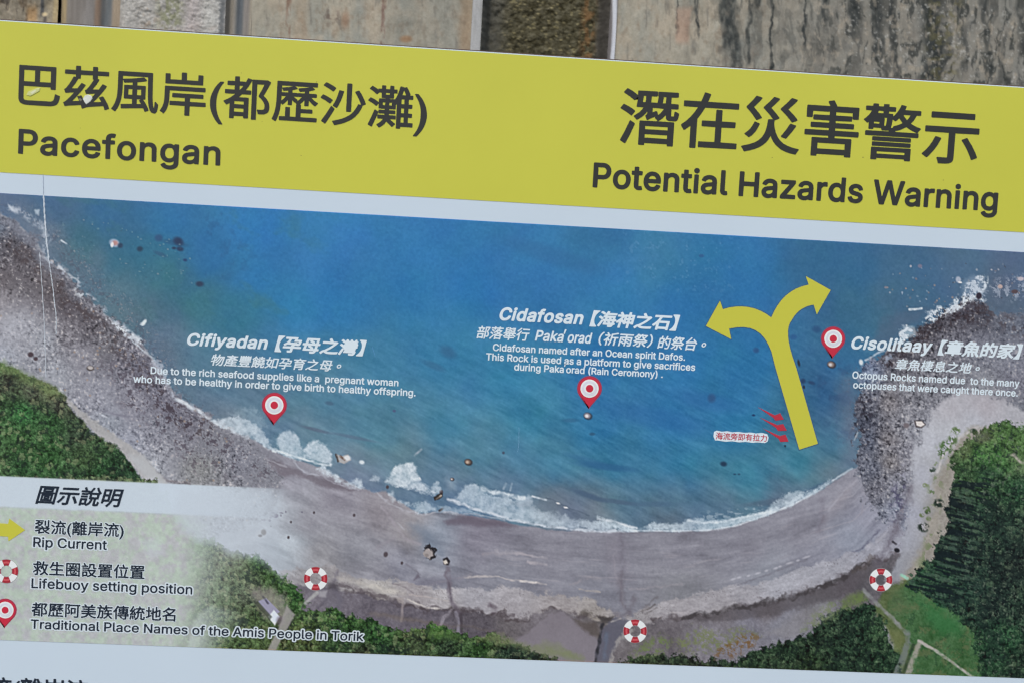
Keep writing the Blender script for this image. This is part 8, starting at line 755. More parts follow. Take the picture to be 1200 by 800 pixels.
[449,[28,-7,-5,8,1,257,7,3,94,0,26,-4,20,-7,17,-13,13,-17,8,-22,3,-23,-4,-27,-9,-20,-14,-16,-17,-11,53,-103,-6,-5,-43,2,-53,96,-48,1,-2,-94,-8,-5],[71,135,57,0,13,3,13,7,7,10,4,16,-1,20,-7,14,-12,9,-14,4,-61,0]],
[167,[22,-6,-3,7,1,190,5,6,34,-1,5,-8,0,-190,-5,-5],[39,215,-10,3,-9,7,-5,10,-1,10,3,10,8,9,20,5,10,-3,10,-8,4,-10,1,-10,-4,-10,-7,-8]],
[424,[24,-78,-5,8,1,263,7,4,31,-1,4,-3,2,-14,17,13,20,6,27,0,23,-7,17,-10,13,-14,10,-17,7,-20,4,-23,0,-27,-10,-40,-11,-18,-13,-14,-17,-11,-17,-6,-20,-2,-20,2,-16,8,-14,11,0,-83,-6,-5],[94,33,20,-2,19,6,13,13,9,23,2,30,-6,27,-13,18,-17,9,-20,0,-17,-7,-11,-13,-8,-20,-2,-27,5,-27,10,-18]],
[188],
[510,[115,-9,-24,6,-20,10,-18,14,-17,20,-11,22,-8,25,-4,30,1,30,5,27,9,24,14,22,16,17,20,14,23,9,24,3,23,0,37,-10,28,-19,21,-30,9,-34,-5,-4,-37,1,-18,33,-13,10,-15,7,-30,2,-27,-8,-23,-23,-13,-31,-3,-47,10,-36,11,-17,15,-13,20,-9,20,-3,23,4,19,11,12,13,12,26,37,0,4,-2,1,-7,-5,-20,-10,-20,-14,-17,-16,-13,-20,-10,-20,-6]],
[410,[74,-8,-19,7,-14,10,-10,13,-9,20,-3,27,1,123,8,5,30,0,5,-5,2,-133,4,-10,9,-10,10,-5,13,-2,23,7,10,10,5,13,2,130,7,5,33,-1,5,-7,-2,-193,-6,-3,-30,0,-6,6,-1,11,-13,-10,-17,-7,-20,-3]],
[259,[24,-7,-5,8,1,190,4,5,34,0,5,-5,1,-8,27,15,33,0,5,-7,-1,-33,-7,-4,-20,2,-17,-4,-10,-7,-8,-14,-2,-133,-6,-5]],
[404,[88,-10,-16,4,-20,10,-14,11,-12,16,-9,20,-5,20,-1,43,12,37,22,28,30,16,20,4,20,-1,20,-4,17,-8,25,-25,13,-34,2,-45,-7,-4,-127,0,-2,-4,5,-17,14,-18,23,-9,17,1,13,4,10,7,14,18,33,-8,4,-8,-14,-26,-23,-19,-30,-9],[57,121,5,-4,80,0,4,4,-6,16,-8,10,-14,9,-16,2,-17,-3,-13,-8,-10,-13]],
[410,[24,-7,-5,8,2,193,7,3,30,-1,5,-5,1,-11,20,13,24,6,26,-2,21,-9,19,-20,10,-30,0,-142,-6,-3,-30,0,-7,5,-1,133,-12,20,-10,5,-14,2,-13,-2,-13,-8,-13,-20,-1,-130,-6,-5]],
[227,[68,-8,-13,5,-14,9,-14,23,-2,127,-24,1,-5,6,2,31,27,5,0,37,6,6,37,-2,3,-43,34,-1,4,-7,-2,-30,-6,-2,-30,-1,-1,-107,5,-15,30,-1,8,-34,-5,-5,-10,-2]],
[393,[28,-7,-5,8,0,254,5,6,34,0,7,-6,0,-217,6,-2,106,-1,7,-7,-1,-30,-6,-5]],
[254,[38,-7,-5,8,0,154,-35,4,-2,32,5,5,32,2,4,40,8,13,13,11,30,10,33,-4,7,-7,-10,-32,-30,0,-7,-5,-3,-9,0,-17,41,-3,2,-30,-6,-8,-37,-2,0,-157,-7,-5]],
[424,[98,-9,-17,6,-17,13,-2,-13,-4,-4,-34,0,-4,4,-1,257,5,7,34,0,5,-4,1,-78,17,13,17,6,23,1,23,-5,17,-8,17,-15,11,-17,9,-23,4,-30,-2,-30,-6,-24,-11,-23,-19,-19,-20,-11,-23,-5],[106,31,22,3,13,10,11,20,5,23,-2,27,-8,23,-13,14,-20,7,-20,-3,-16,-11,-10,-17,-4,-23,1,-30,9,-23,14,-15]],
[415,[85,-9,-33,13,-15,13,-12,17,-13,37,0,46,13,37,23,27,17,10,17,6,40,1,20,-6,16,-10,14,-12,11,-16,13,-37,0,-46,-13,-37,-25,-28,-16,-10,-17,-5],[98,31,20,1,17,10,12,19,5,23,-1,30,-9,23,-14,14,-20,7,-20,-2,-16,-11,-11,-18,-5,-23,0,-27,9,-25,14,-15]],
[389,[30,-78,-10,3,-3,4,7,30,6,5,17,-2,10,3,8,10,9,24,-72,193,8,5,33,0,6,-5,48,-135,50,136,6,4,36,-2,3,-3,0,-7,-91,-233,-14,-17,-15,-10,-19,-4]],
[365,[72,-10,-23,7,-20,14,-13,20,-5,16,1,5,37,8,17,-24,13,-5,17,-1,16,4,10,7,4,6,0,10,-11,10,-56,15,-23,13,-11,12,-6,14,-1,30,12,23,22,17,30,8,34,-2,20,-7,16,-13,14,-22,1,-14,-35,-9,-20,23,-23,4,-22,-8,-5,-7,0,-10,4,-7,10,-5,53,-14,26,-14,9,-10,6,-13,1,-30,-12,-25,-23,-18,-30,-8]],
[425,[82,-81,-24,7,-20,12,-16,19,-2,12,32,18,16,-18,14,-7,20,-4,23,4,13,7,8,10,2,36,-23,-15,-30,-5,-30,6,-27,17,-17,25,-9,30,-1,36,7,34,9,16,13,17,15,12,17,7,20,4,23,-1,17,-6,16,-13,2,14,4,3,34,0,5,-7,0,-193,-4,-30,-15,-23,-22,-16,-34,-8],[85,39,20,-2,20,5,13,12,9,19,2,30,-5,26,-12,18,-17,9,-20,1,-17,-6,-11,-12,-9,-20,-3,-26,4,-24,9,-18]],
[449,[94,-7,-5,8,0,217,-75,1,-5,6,1,33,7,3,194,0,3,-3,1,-7,0,-26,-4,-6,-75,-1,-1,-220,-4,-5]],
[389,[63,-10,-27,10,-19,21,-9,29,5,30,14,17,20,11,82,16,0,16,-9,13,-17,5,-16,-1,-14,-4,-23,-23,-33,10,-3,7,16,27,27,18,36,7,37,-5,28,-17,9,-13,6,-17,2,-150,-5,-4,-33,0,-5,4,-2,9,-13,-9,-17,-6],[76,30,24,1,20,12,10,17,0,24,-53,-9,-20,-11,-4,-10,2,-10,8,-9]],
[424,[82,-10,-20,7,-17,10,-15,17,-11,20,-7,23,-2,27,2,27,7,23,9,18,13,15,14,11,17,7,20,4,23,-1,17,-7,13,-9,3,2,1,73,6,4,33,0,5,-7,-1,-257,-7,-4,-30,0,-5,4,-2,14,-11,-10,-15,-9,-20,-3],[98,31,20,2,16,11,11,20,4,23,-2,27,-8,23,-14,15,-20,6,-20,-3,-15,-11,-11,-20,-4,-23,2,-27,9,-23,12,-14]],
[189,[54,-7,-13,5,-10,9,-7,10,-4,16,-1,220,5,8,34,0,5,-4,1,-217,4,-6,16,0,7,-4,6,-27,-1,-6,-5,-3]],
[445,[28,-7,-5,8,1,257,7,3,94,0,23,-3,20,-7,27,-23,14,-30,2,-37,-11,-33,-19,-23,-26,-14,-24,-5,-61,-1,-1,-87,-8,-5],[69,131,2,-3,54,1,16,3,10,6,10,13,4,17,-1,20,-8,17,-11,8,-17,5,-58,0]],
[396,[85,-9,-33,13,-15,13,-12,17,-13,37,0,46,13,37,23,27,17,10,17,6,40,1,23,-8,20,-13,16,-20,7,-20,-6,-6,-30,-7,-6,3,-11,19,-13,9,-24,3,-20,-7,-14,-17,-8,-23,0,-30,6,-24,16,-20,24,-7,13,1,14,6,10,10,9,17,4,2,33,-9,3,-6,-13,-29,-23,-21,-30,-11]],
[523,[28,-7,-5,8,1,257,7,3,37,0,6,-3,117,-186,1,183,6,6,37,0,4,-6,0,-254,-3,-6,-41,-2,-7,3,-117,185,-2,-6,0,-177,-8,-5]],
[610,[24,-7,-5,8,0,187,3,7,36,1,5,-5,1,-10,13,10,14,6,30,2,20,-8,20,-18,11,12,16,9,16,5,20,1,27,-7,21,-18,9,-17,4,-23,0,-134,-2,-6,-35,-2,-7,5,-1,140,-5,10,-7,6,-20,4,-21,-7,-8,-10,-4,-10,-1,-133,-6,-5,-35,2,-3,6,-1,137,-11,15,-20,5,-20,-7,-13,-20,-1,-133,-6,-5]],
[410,[24,-7,-5,8,0,254,5,6,34,0,6,-6,0,-74,27,15,17,3,20,-1,30,-12,11,-11,9,-14,7,-33,0,-130,-7,-5,-30,0,-7,5,-1,133,-12,20,-10,5,-14,2,-13,-2,-13,-8,-13,-20,-1,-130,-6,-5]],
[480,[6,-7,-4,5,0,7,93,253,5,3,40,0,5,-6,93,-257,-5,-5,-40,2,-27,69,-90,0,-5,-3,-24,-66],[88,108,63,0,-31,95]],
[381,[24,-7,-5,8,0,254,5,6,34,0,6,-6,0,-134,74,74,43,2,6,-6,-3,-7,-74,-76,81,-103,2,-7,-5,-5,-44,1,-66,83,-4,0,-10,-12,0,-67,-6,-5]],
],
'l': [
[449,[16,-40,-19,14,-9,25,4,275,18,18,19,5,106,-1,50,-13,38,-31,21,-47,-1,-62,-28,-57,40,-75,-4,-31,-28,-22,-63,3,-19,15,-31,58,-7,-48,-13,-18,-24,-10],[105,174,18,-4,7,10,-20,4]],
[167,[13,-40,-19,12,-10,20,3,213,-8,44,8,25,18,19,46,11,37,-19,17,-36,-9,-44,3,-213,-11,-21,-19,-12]],
[424,[13,-112,-20,14,-9,25,4,282,18,18,19,5,50,-4,44,7,44,-10,40,-29,27,-50,7,-62,-12,-57,-19,-31,-31,-27,-31,-12,-44,-4,-3,-38,-16,-21,-18,-7],[103,71,10,-5,8,18,-8,38,-13,-13]],
[188],
[510,[100,-43,-57,26,-43,49,-20,63,2,75,21,57,41,45,56,25,63,1,43,-15,39,-31,26,-44,7,-44,-10,-19,-18,-11,-50,-2,-25,11,-25,39,-31,1,-14,-13,-9,-25,6,-56,17,-17,25,-2,44,49,56,3,29,-20,5,-32,-22,-53,-41,-40,-52,-20]],
[410,[63,-42,-47,26,-26,43,-6,44,4,138,18,18,19,5,44,-2,22,-15,8,-25,1,-120,3,120,10,23,31,19,54,-5,23,-31,-3,-212,-30,-26]],
[259,[13,-40,-20,14,-9,25,4,208,31,24,119,0,24,-26,2,-50,-20,-30,-45,-7,-5,-138,-25,-21]],
[404,[78,-44,-48,20,-35,37,-18,50,-1,57,17,50,35,41,44,20,50,2,52,-20,38,-43,15,-57,-3,-75,-17,-37,-35,-31,-44,-15]],
[410,[13,-40,-20,14,-9,25,0,193,6,19,16,16,19,5,50,-4,50,6,50,-16,29,-32,15,-37,-3,-169,-16,-17,-19,-5,-43,1,-23,15,-12,25,-3,119,-6,-138,-25,-21]],
[227,[58,-42,-37,18,-21,27,-9,31,-1,88,-19,14,-10,23,5,50,23,24,13,32,25,13,58,-6,17,-19,4,-19,27,-16,11,-21,-3,-50,-36,-32,0,-43,33,-25,11,-44,-3,-19,-31,-25]],
[393,[16,-40,-19,14,-9,25,0,262,23,32,55,4,25,-12,13,-24,1,-187,99,-10,18,-28,0,-44,-12,-23,-25,-11]],
[254,[27,-40,-19,12,-10,20,0,126,-35,31,1,56,36,31,13,32,27,25,43,14,50,-6,25,-19,6,-27,-13,-44,3,-62,-15,-19,-26,-12,-2,-132,-28,-27]],
[424,[88,-44,-75,4,-19,13,-10,22,0,262,10,25,25,14,56,-3,21,-23,4,-33,50,-7,38,-20,29,-34,17,-44,0,-75,-29,-62,-55,-37],[104,70,9,-4,8,16,-8,40,-13,-15]],
[415,[72,-43,-44,20,-36,43,-17,56,4,56,21,50,35,33,43,17,57,-1,49,-24,31,-37,16,-50,-2,-63,-21,-50,-36,-35,-50,-17],[96,70,14,-3,6,15,-2,31,-11,9,-12,-21]],
[389,[20,-112,-27,13,-12,25,16,56,37,19,-66,175,2,31,31,24,56,-2,20,-15,18,-45,23,45,14,13,50,5,25,-6,17,-19,2,-30,-92,-238,-20,-27,-25,-18,-32,-8]],
[365,[60,-44,-50,24,-28,40,-6,37,19,31,-13,32,1,37,18,38,34,27,44,12,50,-4,43,-23,26,-37,6,-32,-13,-31,16,-37,-1,-38,-18,-37,-34,-27,-44,-13]],
[425,[72,-115,-56,26,-32,44,1,25,18,25,-18,31,-9,37,9,82,31,47,44,27,37,6,106,-6,19,-17,7,-20,0,-200,-7,-37,-23,-38,-33,-22,-44,-12],[96,73,12,0,5,13,-1,25,-9,11,-12,-17]],
[449,[83,-40,-18,12,-11,20,0,188,-52,6,-19,13,-10,25,4,48,13,16,25,9,212,-4,22,-25,1,-50,-23,-30,-56,-8,-2,-194,-29,-27]],
[389,[51,-44,-43,21,-30,42,-4,50,19,44,-13,19,0,25,21,38,38,28,50,11,50,-6,44,-26,23,-39,3,-175,-11,-19,-22,-11]],
[424,[72,-44,-50,24,-34,46,-13,69,11,62,23,38,26,22,37,15,38,3,6,35,19,21,68,2,19,-16,6,-20,-4,-275,-14,-17,-19,-7],[96,70,12,0,4,12,-1,31,-8,9,-11,-15]],
[189,[44,-41,-42,26,-18,50,0,225,13,25,28,12,50,-4,23,-27,1,-193,23,-25,11,-44,-7,-25,-20,-17]],
[445,[16,-40,-19,14,-9,25,4,275,18,18,19,5,106,-1,50,-14,38,-32,19,-39,4,-50,-14,-50,-22,-28,-31,-21,-73,-13,-2,-57,-19,-28,-19,-6],[105,168,24,-1,0,13,-19,4]],
[396,[72,-43,-44,20,-36,43,-17,56,4,56,21,50,35,33,43,17,57,-1,49,-24,30,-37,9,-25,-4,-25,-16,-18,-20,-7,33,-19,7,-31,-20,-44,-35,-31,-46,-15],[96,70,14,-2,19,27,-26,27,-12,-21]],
[523,[16,-40,-19,14,-9,25,0,256,8,25,27,16,64,-3,15,-13,52,-81,3,62,14,25,27,11,56,-6,15,-17,5,-19,0,-256,-8,-24,-31,-17,-62,5,-63,89,-6,-60,-13,-23,-25,-11]],
[610,[13,-40,-20,14,-9,25,0,193,16,31,19,8,94,4,50,-14,62,14,43,-11,30,-25,17,-31,6,-32,0,-137,-15,-31,-18,-10,-44,0,-38,25,-31,-25,-50,1,-25,20,-31,-20]],
[410,[13,-40,-20,14,-9,25,0,262,24,32,55,3,31,-21,6,-40,64,-11,26,-19,18,-25,13,-50,-1,-138,-14,-24,-18,-10,-44,0,-25,11,-16,30,-3,119,-6,-138,-25,-21]],
[480,[-6,-40,-23,20,-4,31,96,263,31,22,63,-4,22,-24,91,-250,-1,-38,-25,-20,-56,-1,-25,16,-25,54,-37,-1,-21,-48,-17,-17]],
[381,[13,-40,-20,14,-9,25,0,262,24,32,55,3,32,-22,5,-65,25,20,19,3,50,-2,23,-19,5,-25,-6,-18,-59,-63,64,-81,7,-32,-15,-24,-19,-10,-63,3,-31,30,-12,-20,-19,-12]],
],
}
# ------------------------------------------------------------------ the wall behind the sign
WALL_D = 240.0        # millimetres behind the sign's face
def paint_wall(x0, x1, kind):
    """one stretch of the wall between two photo columns (measured at the sign's top edge): colour, relief and mesh data"""
    uL, _ = board(x0, 40, WALL_D); uR, _ = board(x1, 40, WALL_D)
    vt0, vb0 = -470.0, -335.0
    nu = max(3, int((uR - uL) / 1.15)); rows = np.concatenate([np.linspace(-760, vt0, 14)[:-1], np.arange(vt0, vb0, 1.15), np.linspace(vb0, 1390, 60)]).astype(np.float32)
    U, V = np.meshgrid(np.linspace(uL, uR, nu, dtype=np.float32), rows)
    X, Y = photo(U, V, WALL_D)
    x = X + (Y - 40) * .045          # columns stay plumb
    C = np.zeros(X.shape + (3,), dtype=np.float32)
    def over(m, col):
        nonlocal C
        C = C * (1 - m[..., None]) + np.asarray(col, dtype=np.float32) * m[..., None]
    st = lambda sx, sy, seed, o=4: fbm(X / sx * 10, Y / sy * 10, 10, seed, o)       # noise stretched to sx by sy pixels
    H = np.zeros(X.shape, dtype=np.float32)
    def band(a, b, s=2.0): return sm(x, a - s, a + s) * (1 - sm(x, b - s, b + s))
    if kind in ('slab', 'dark_slab'):
        C[:] = (157, 148, 132)
        over(sm(st(26, 60, 7), -.2, .6) * .55, (140, 138, 128)); over(sm(st(16, 30, 9), 0, .7) * .5, (166, 150, 130)); over(sm(st(7, 10, 11, 5), .15, .8) * .45, (126, 108, 90))
        over(sm(st(5, 26, 13), .35, .9) * .5, (108, 102, 94)); over(sm(st(30, 50, 15), .2, .8) * .35, (130, 134, 130))
        if kind == 'slab':
            over(band(334, 340, 1) * sm(st(4, 12, 17), -.5, .4) * .7, (122, 94, 78)); over(band(345, 360, 5) * .35, (160, 134, 108)); over(band(446, 451, 1) * sm(st(4, 9, 19), -.6, .2) * .75, (112, 84, 74)); over(band(538, 552, 5) * .6, (142, 116, 90))
            over(band(454, 540, 14) * .42, (128, 123, 112)); over(band(465, 486, 6) * (1 - sm(np.hypot((x - 476) / 9, (Y - 46) / 5), .4, 1.2)) * .7, (140, 104, 74)); over((1 - sm(np.hypot((x - 404) / 6, (Y - 24) / 12), .3, 1.3)) * .6, (136, 104, 82)); over((1 - sm(np.hypot((x - 388) / 12, (Y - 20) / 12), .3, 1.3)) * sm(st(4, 5, 21), -.2, .4) * .7, (104, 88, 78))
        else:
            dk = sm(x, 800, 1010); over(dk * .62, (112, 108, 102)); over(dk * sm(st(20, 40, 23), -.3, .6) * .4, (130, 122, 110))
            wx = x + 9 * st(12, 30, 27, 3) + 5 * st(40, 60, 28, 2)
            stn = sm(fbm(wx, Y * .22, 12, 29, 4), -.05, .45) * sm(x, 770, 830); over(stn * (.30 + .35 * sm(x, 960, 1040)), (72, 70, 66))
            stn2 = sm(fbm(wx * 1.7, Y * .5, 9, 33, 5), .12, .5) * sm(x, 790, 850) * (.35 + .65 * sm(x, 940, 1010)); over(stn2 * .72, (50, 50, 47))
            for (a, b, w, y1, al) in [(792, 793, 2.2, 44, .85), (817, 818, 2.8, 46, .9), (847, 852, 9, 60, .7), (856, 866, 11, 94, .75), (876, 880, 4, 80, .7), (901, 909, 3.2, 98, .9), (942, 943, 2.6, 60, .85), (964, 966, 5, 30, .8), (998, 1004, 13, 44, .8), (1024, 1032, 12, 72, .75), (1043, 1052, 7, 96, .7), (1088, 1096, 22, 100, .75), (1148, 1166, 6, 90, .6), (1196, 1204, 12, 70, .7), (812, 814, 3, 20, .6), (884, 884, 9, 14, .8), (1118, 1130, 8, 60, .5)]:
                cx = a + (b - a) * np.clip(Y / max(y1, 1), 0, 1.2) + 3.0 * st(7, 12, int(a) + 3, 3); d = np.abs(x - cx)
                over((1 - sm(d, w * .25, w * .8)) * (1 - sm(Y, y1 - 10, y1 + 4)) * al * np.clip(.8 + .5 * st(4, 7, int(a) + 9, 3), 0, 1), (44, 45, 44))
            over(band(1088, 1124, 9) * sm(st(5, 5, 37, 4), -.1, .5) * .55, (98, 90, 58)); over(sm(st(5, 8, 39, 4), .25, .7) * sm(x, 900, 960) * .5, (164, 150, 132)); over((1 - sm(np.abs(x - 800 - 2 * st(8, 9, 40)), 5, 11)) * sm(Y, 4, 14) * (1 - sm(Y, 46, 56)) * .6, (168, 136, 116))
            over(sm(st(2.6, 3, 43, 3), .5, .9) * sm(x, 960, 1000) * .7, (168, 164, 156))
        fine = fbm(X, Y, 2.4, 45, 3) * 7 + st(3, 9, 47, 3) * 6; C += fine[..., None] * .8; C += np.array((-4, -1, 1), dtype=np.float32)
        H = 1.2 * st(30, 40, 49, 3) + .12 * fbm(X, Y, 4, 51, 3)
    elif kind == 'edge_slab':
        C[:] = (128, 120, 106); over(sm(st(9, 16, 61, 5), -.1, .5) * .75, (92, 80, 66)); over(sm(st(7, 12, 63, 5), .1, .6) * .6, (160, 146, 124)); over(sm(st(4, 12, 65), .3, .7) * .7, (64, 58, 54))
        over(band(30, 42, 3) * sm(Y, 2, 14) * .6, (170, 130, 86)); over(band(46, 50, 1) * .8 * (1 - sm(Y, 16, 22)), (62, 64, 68)); over((1 - sm(np.hypot((x - 51) / 4, (Y - 17) / 2.6), .5, 1.2)) * .9, (206, 186, 148)); over(band(50, 54, 1) * sm(Y, 18, 21) * .6, (60, 56, 58)); over(band(54, 67, 2) * .65, (152, 142, 122)); over(band(61, 68, 2) * .5, (176, 154, 108))
        C += (fbm(X, Y, 2.4, 67, 3) * 9)[..., None]; H = 2.0 * st(12, 18, 69, 4)
    elif kind == 'strip':
        C[:] = (124, 119, 114); over(band(69, 76, 2) * .75, (166, 144, 104)); over(band(77, 92, 4) * .4, (112, 106, 100)); over(band(96, 108, 4) * .5, (134, 130, 128)); over(band(109, 116, 2) * .65, (138, 112, 92)); over(band(116, 128, 3) * .85, (90, 96, 100)); over(band(129, 141, 2.4) * .75, (150, 134, 114))
        over(sm(st(6, 60, 71), 0, .6) * .3, (104, 98, 92)); C += (st(3, 30, 73, 3) * 6)[..., None]
        H = -6 + 4 * band(76, 108, 10) - 5 * band(116, 128, 5) + 4 * sm(x, 135, 140)
    elif kind == 'rough':
        C[:] = (168, 166, 160); w, r, dx, dy_ = worley(X, Y, 3.0, 75)
        over(sm(st(14, 30, 77), -.1, .6) * .4, (148, 144, 138)); C += ((r - .5) * 18 - np.maximum(w - .5, 0) * 30 + fbm(X, Y, 10, 104, 5, .7) * 9)[..., None]; C -= np.array((8, 9, 8), dtype=np.float32)
        over(band(186, 214, 9) * sm(st(6, 7, 79, 4), -.25, .35) * .7, (110, 112, 84)); over(band(166, 186, 7) * sm(st(5, 6, 81, 3), 0, .5) * .5, (142, 124, 106)); over(band(216, 234, 8) * .35, (162, 148, 150)); over(band(240, 263, 6) * .45, (180, 180, 176)); over(sm(Y, 26, 40) * sm(st(7, 5, 83), 0, .5) * .3, (142, 120, 108))
        H = 7 + 1.0 * (.6 - w) + 1.2 * fbm(X, Y, 6, 85, 4); H = H - 9 * (1 - sm(x, 138, 146)) - 9 * sm(x, 256, 263)
    elif kind == 'groove':
        C[:] = (128, 122, 112); over((1 - sm(x, 264, 271)) * .8, (96, 92, 86)); over(band(271, 275, 1.4) * .5, (128, 124, 120)); over(band(275, 283, 2.4) * .85, (88, 95, 102)); over(band(283, 291, 2) * .5, (126, 122, 124)); over(sm(x, 288, 295) * .7, (152, 144, 130)); C += (st(3, 30, 87, 3) * 6)[..., None]  # dark grey shadow next to the column is painted into the colour
        H = -9 + 9 * sm(x, 284, 294) + 3 * band(270, 277, 3) + 7 * (1 - sm(x, 262, 269))
    elif kind == 'lip':
        C[:] = (158, 158, 158); over(sm(st(4, 30, 89), 0, .6) * .4, (136, 136, 134)); over(sm(x, 560, 566) * (x < 600) * .5, (120, 120, 116)); C += (st(2, 20, 90, 3) * 6)[..., None]
        H = 2.5 + 0 * x
        if x0 > 600:
            C[:] = (172, 174, 180); wob = 717.2 + 1.6 * np.sin(Y / 26.0) ; C = C * .0 + np.array((108, 104, 104), dtype=np.float32); over(1 - sm(np.abs(x - wob - 1), 1.6, 3.6), (188, 190, 196)); H = 2.5 - 6 * (1 - sm(x, 713, 716))
    elif kind == 'recess':
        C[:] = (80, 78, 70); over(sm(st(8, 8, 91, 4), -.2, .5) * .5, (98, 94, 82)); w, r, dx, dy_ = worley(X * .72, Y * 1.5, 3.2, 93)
        ms = sm(x + 4 * st(8, 16, 94), 580, 604) * (1 - sm(x + 3 * st(6, 12, 95), 694, 708)); over(ms * .9, (70, 66, 50)); C += (((r - .5) * 22 - np.maximum(w - .55, 0) * 40 + fbm(X, Y, 5, 103, 5, .7) * 18) * ms)[..., None]
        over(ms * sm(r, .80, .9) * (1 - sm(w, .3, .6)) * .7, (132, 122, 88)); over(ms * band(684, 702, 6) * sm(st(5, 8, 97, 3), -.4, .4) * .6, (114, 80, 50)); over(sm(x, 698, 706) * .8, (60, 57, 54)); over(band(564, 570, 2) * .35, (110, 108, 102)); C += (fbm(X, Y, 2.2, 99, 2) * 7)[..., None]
        H = -26 + 1.4 * (.6 - w) * ms + 2 * fbm(X, Y, 8, 101, 3); H = H + 28.5 * (1 - sm(x, 562, 576)) + 22.5 * sm(x, 702, 714)
    co = np.stack([U / 1000, (WALL_D - H) / 1000, ZC - V / 1000], -1).reshape(-1, 3)
    return co, U.shape[1], U.shape[0], (lin(np.clip(C, 8, 245)) / WGAIN).clip(0, .9).reshape(-1, 3)

wall = empty('concrete_wall')
tag(wall, 'weathered stained concrete wall with a mossy recess standing behind the yellow-topped sign', 'wall')
wall_mat = mat_attr('weathered_concrete', 0.92, 0.15, 500.0, 0.10, bump=0.0005, bump_scale=260.0)
for nm, lab, a, b, kd in [('concrete_slab', 'brown stained slab at the far edge of the wall', -190, 67.2, 'edge_slab'), ('grooved_strip', 'narrow grey strip with shallow grooves', 69.6, 139.5, 'strip'),
        ('rough_column', 'pale pebbledash column with green growth', 139.5, 263, 'rough'), ('groove', 'groove with painted shadow beside the pale column', 263, 294, 'groove'),
        ('concrete_slab', 'tan slab with faint rust stains', 294, 552, 'slab'), ('edge_strip', 'smooth grey lip beside the mossy recess', 552, 563.5, 'lip'),
        ('mossy_recess', 'dark recess grown over with moss', 563.5, 713.5, 'recess'), ('edge_strip', 'thin pale lip on the far side of the recess', 713.5, 721.5, 'lip'),
        ('concrete_slab', 'grey slab with black running stains', 721.5, 1400, 'dark_slab')]:
    co, nc_, nr_, rgb = paint_wall(a, b, kd)
    o = link(nm, grid_mesh(nm, co, nc_, nr_, rgb, smooth=True), wall_mat, wall); o['label'] = lab
ua, _ = board(-190, 40, WALL_D); ub, _ = board(1400, 40, WALL_D)
link('wall_core', box_mesh('wall_core', ua / 1000, ub / 1000, 0.286, 0.50, ZC - 1.39, ZC + 0.76), mat_ink('dark_joint', (62, 56, 50), 0.95, 0.2, 0.1), wall)

# ------------------------------------------------------------------ the sign
sign = empty('hazard_sign')
tag(sign, 'beach hazard warning sign with yellow header band above a printed aerial photo', 'sign')
SL, SR, ST, SB = -716.0, 726.0, -332.4, 900.0
white = mat_ink('white_vinyl', (191, 205, 219), 0.36, 0.022, 0.4, 5.0)
yellow = mat_ink('yellow_vinyl', (190, 190, 71), 0.36, 0.045, 0.4, 3.0)
arrow_yellow = mat_ink('arrow_yellow_ink', (190, 188, 68), 0.38, 0.02, 0.4)
black = mat_ink('black_ink', (48, 50, 50), 0.42, 0.08, 0.3)
navy = mat_ink('navy_ink', (30, 40, 54), 0.42, 0.06, 0.3)
print_white = mat_ink('white_ink', (208, 220, 232), 0.4, 0.03, 0.4)
halo_white = mat_ink('halo_ink', (202, 213, 222), 0.4, 0.03, 0.4)
red = mat_ink('red_ink', (190, 44, 66), 0.4, 0.04, 0.4)
dark_red = mat_ink('dark_red_ink', (160, 52, 78), 0.4, 0.04, 0.4)
arrow_red = mat_ink('arrow_red_ink', (176, 48, 66), 0.4, 0.04, 0.4)
buoy_red = mat_ink('buoy_red_ink', (158, 40, 54), 0.4, 0.06, 0.4)
buoy_red_pale = mat_ink('buoy_red_pale_ink', (196, 84, 92), 0.4, 0.05, 0.4)
buoy_white = mat_ink('buoy_white_ink', (222, 226, 228), 0.4, 0.02, 0.4)
buoy_grey = mat_ink('buoy_grey_ink', (150, 150, 154), 0.4, 0.05, 0.4)
pin_grey = mat_ink('pin_grey_ink', (206, 208, 220), 0.4, 0.02, 0.4)
blue_edge = mat_ink('blue_edge_ink', (58, 92, 128), 0.42, 0.05, 0.3)

link('panel', box_mesh('panel', SL / 1000, SR / 1000, 0.0, 0.004, ZC - SB / 1000, ZC - ST / 1000, 0.0003), white, sign)
fr = link('back_frame', box_mesh('back_frame', SL / 1000 + .002, SR / 1000 - .002, 0.0045, 0.0245, ZC - SB / 1000 + .003, ZC + 0.3341, 0.0006), mat_ink('brown_frame', (84, 66, 58), 0.7, 0.3, 0.2, 60), sign)
hb = box_mesh('header_band', SL / 1000 + .001, SR / 1000 - .001, -0.0003, -0.0001, ZC + 0.1617, ZC + 0.3313)
link('header_band', hb, yellow, sign)

U_, V_, C_, nc_, nr_ = paint_aerial()
co = np.stack([U_ / 1000, np.full(U_.shape, -0.0003, dtype=np.float32), ZC - V_ / 1000], -1).reshape(-1, 3)
print_mat = mat_attr('photo_print', 0.38, 0.4, 900.0, 0.045)
ph = link('aerial_photo', grid_mesh('aerial_photo', co, nc_, nr_, (lin(C_) / GAIN).clip(0, .95).reshape(-1, 3)), print_mat, sign)
ph['label'] = 'printed aerial photograph of a blue bay with grey beach and green woods'

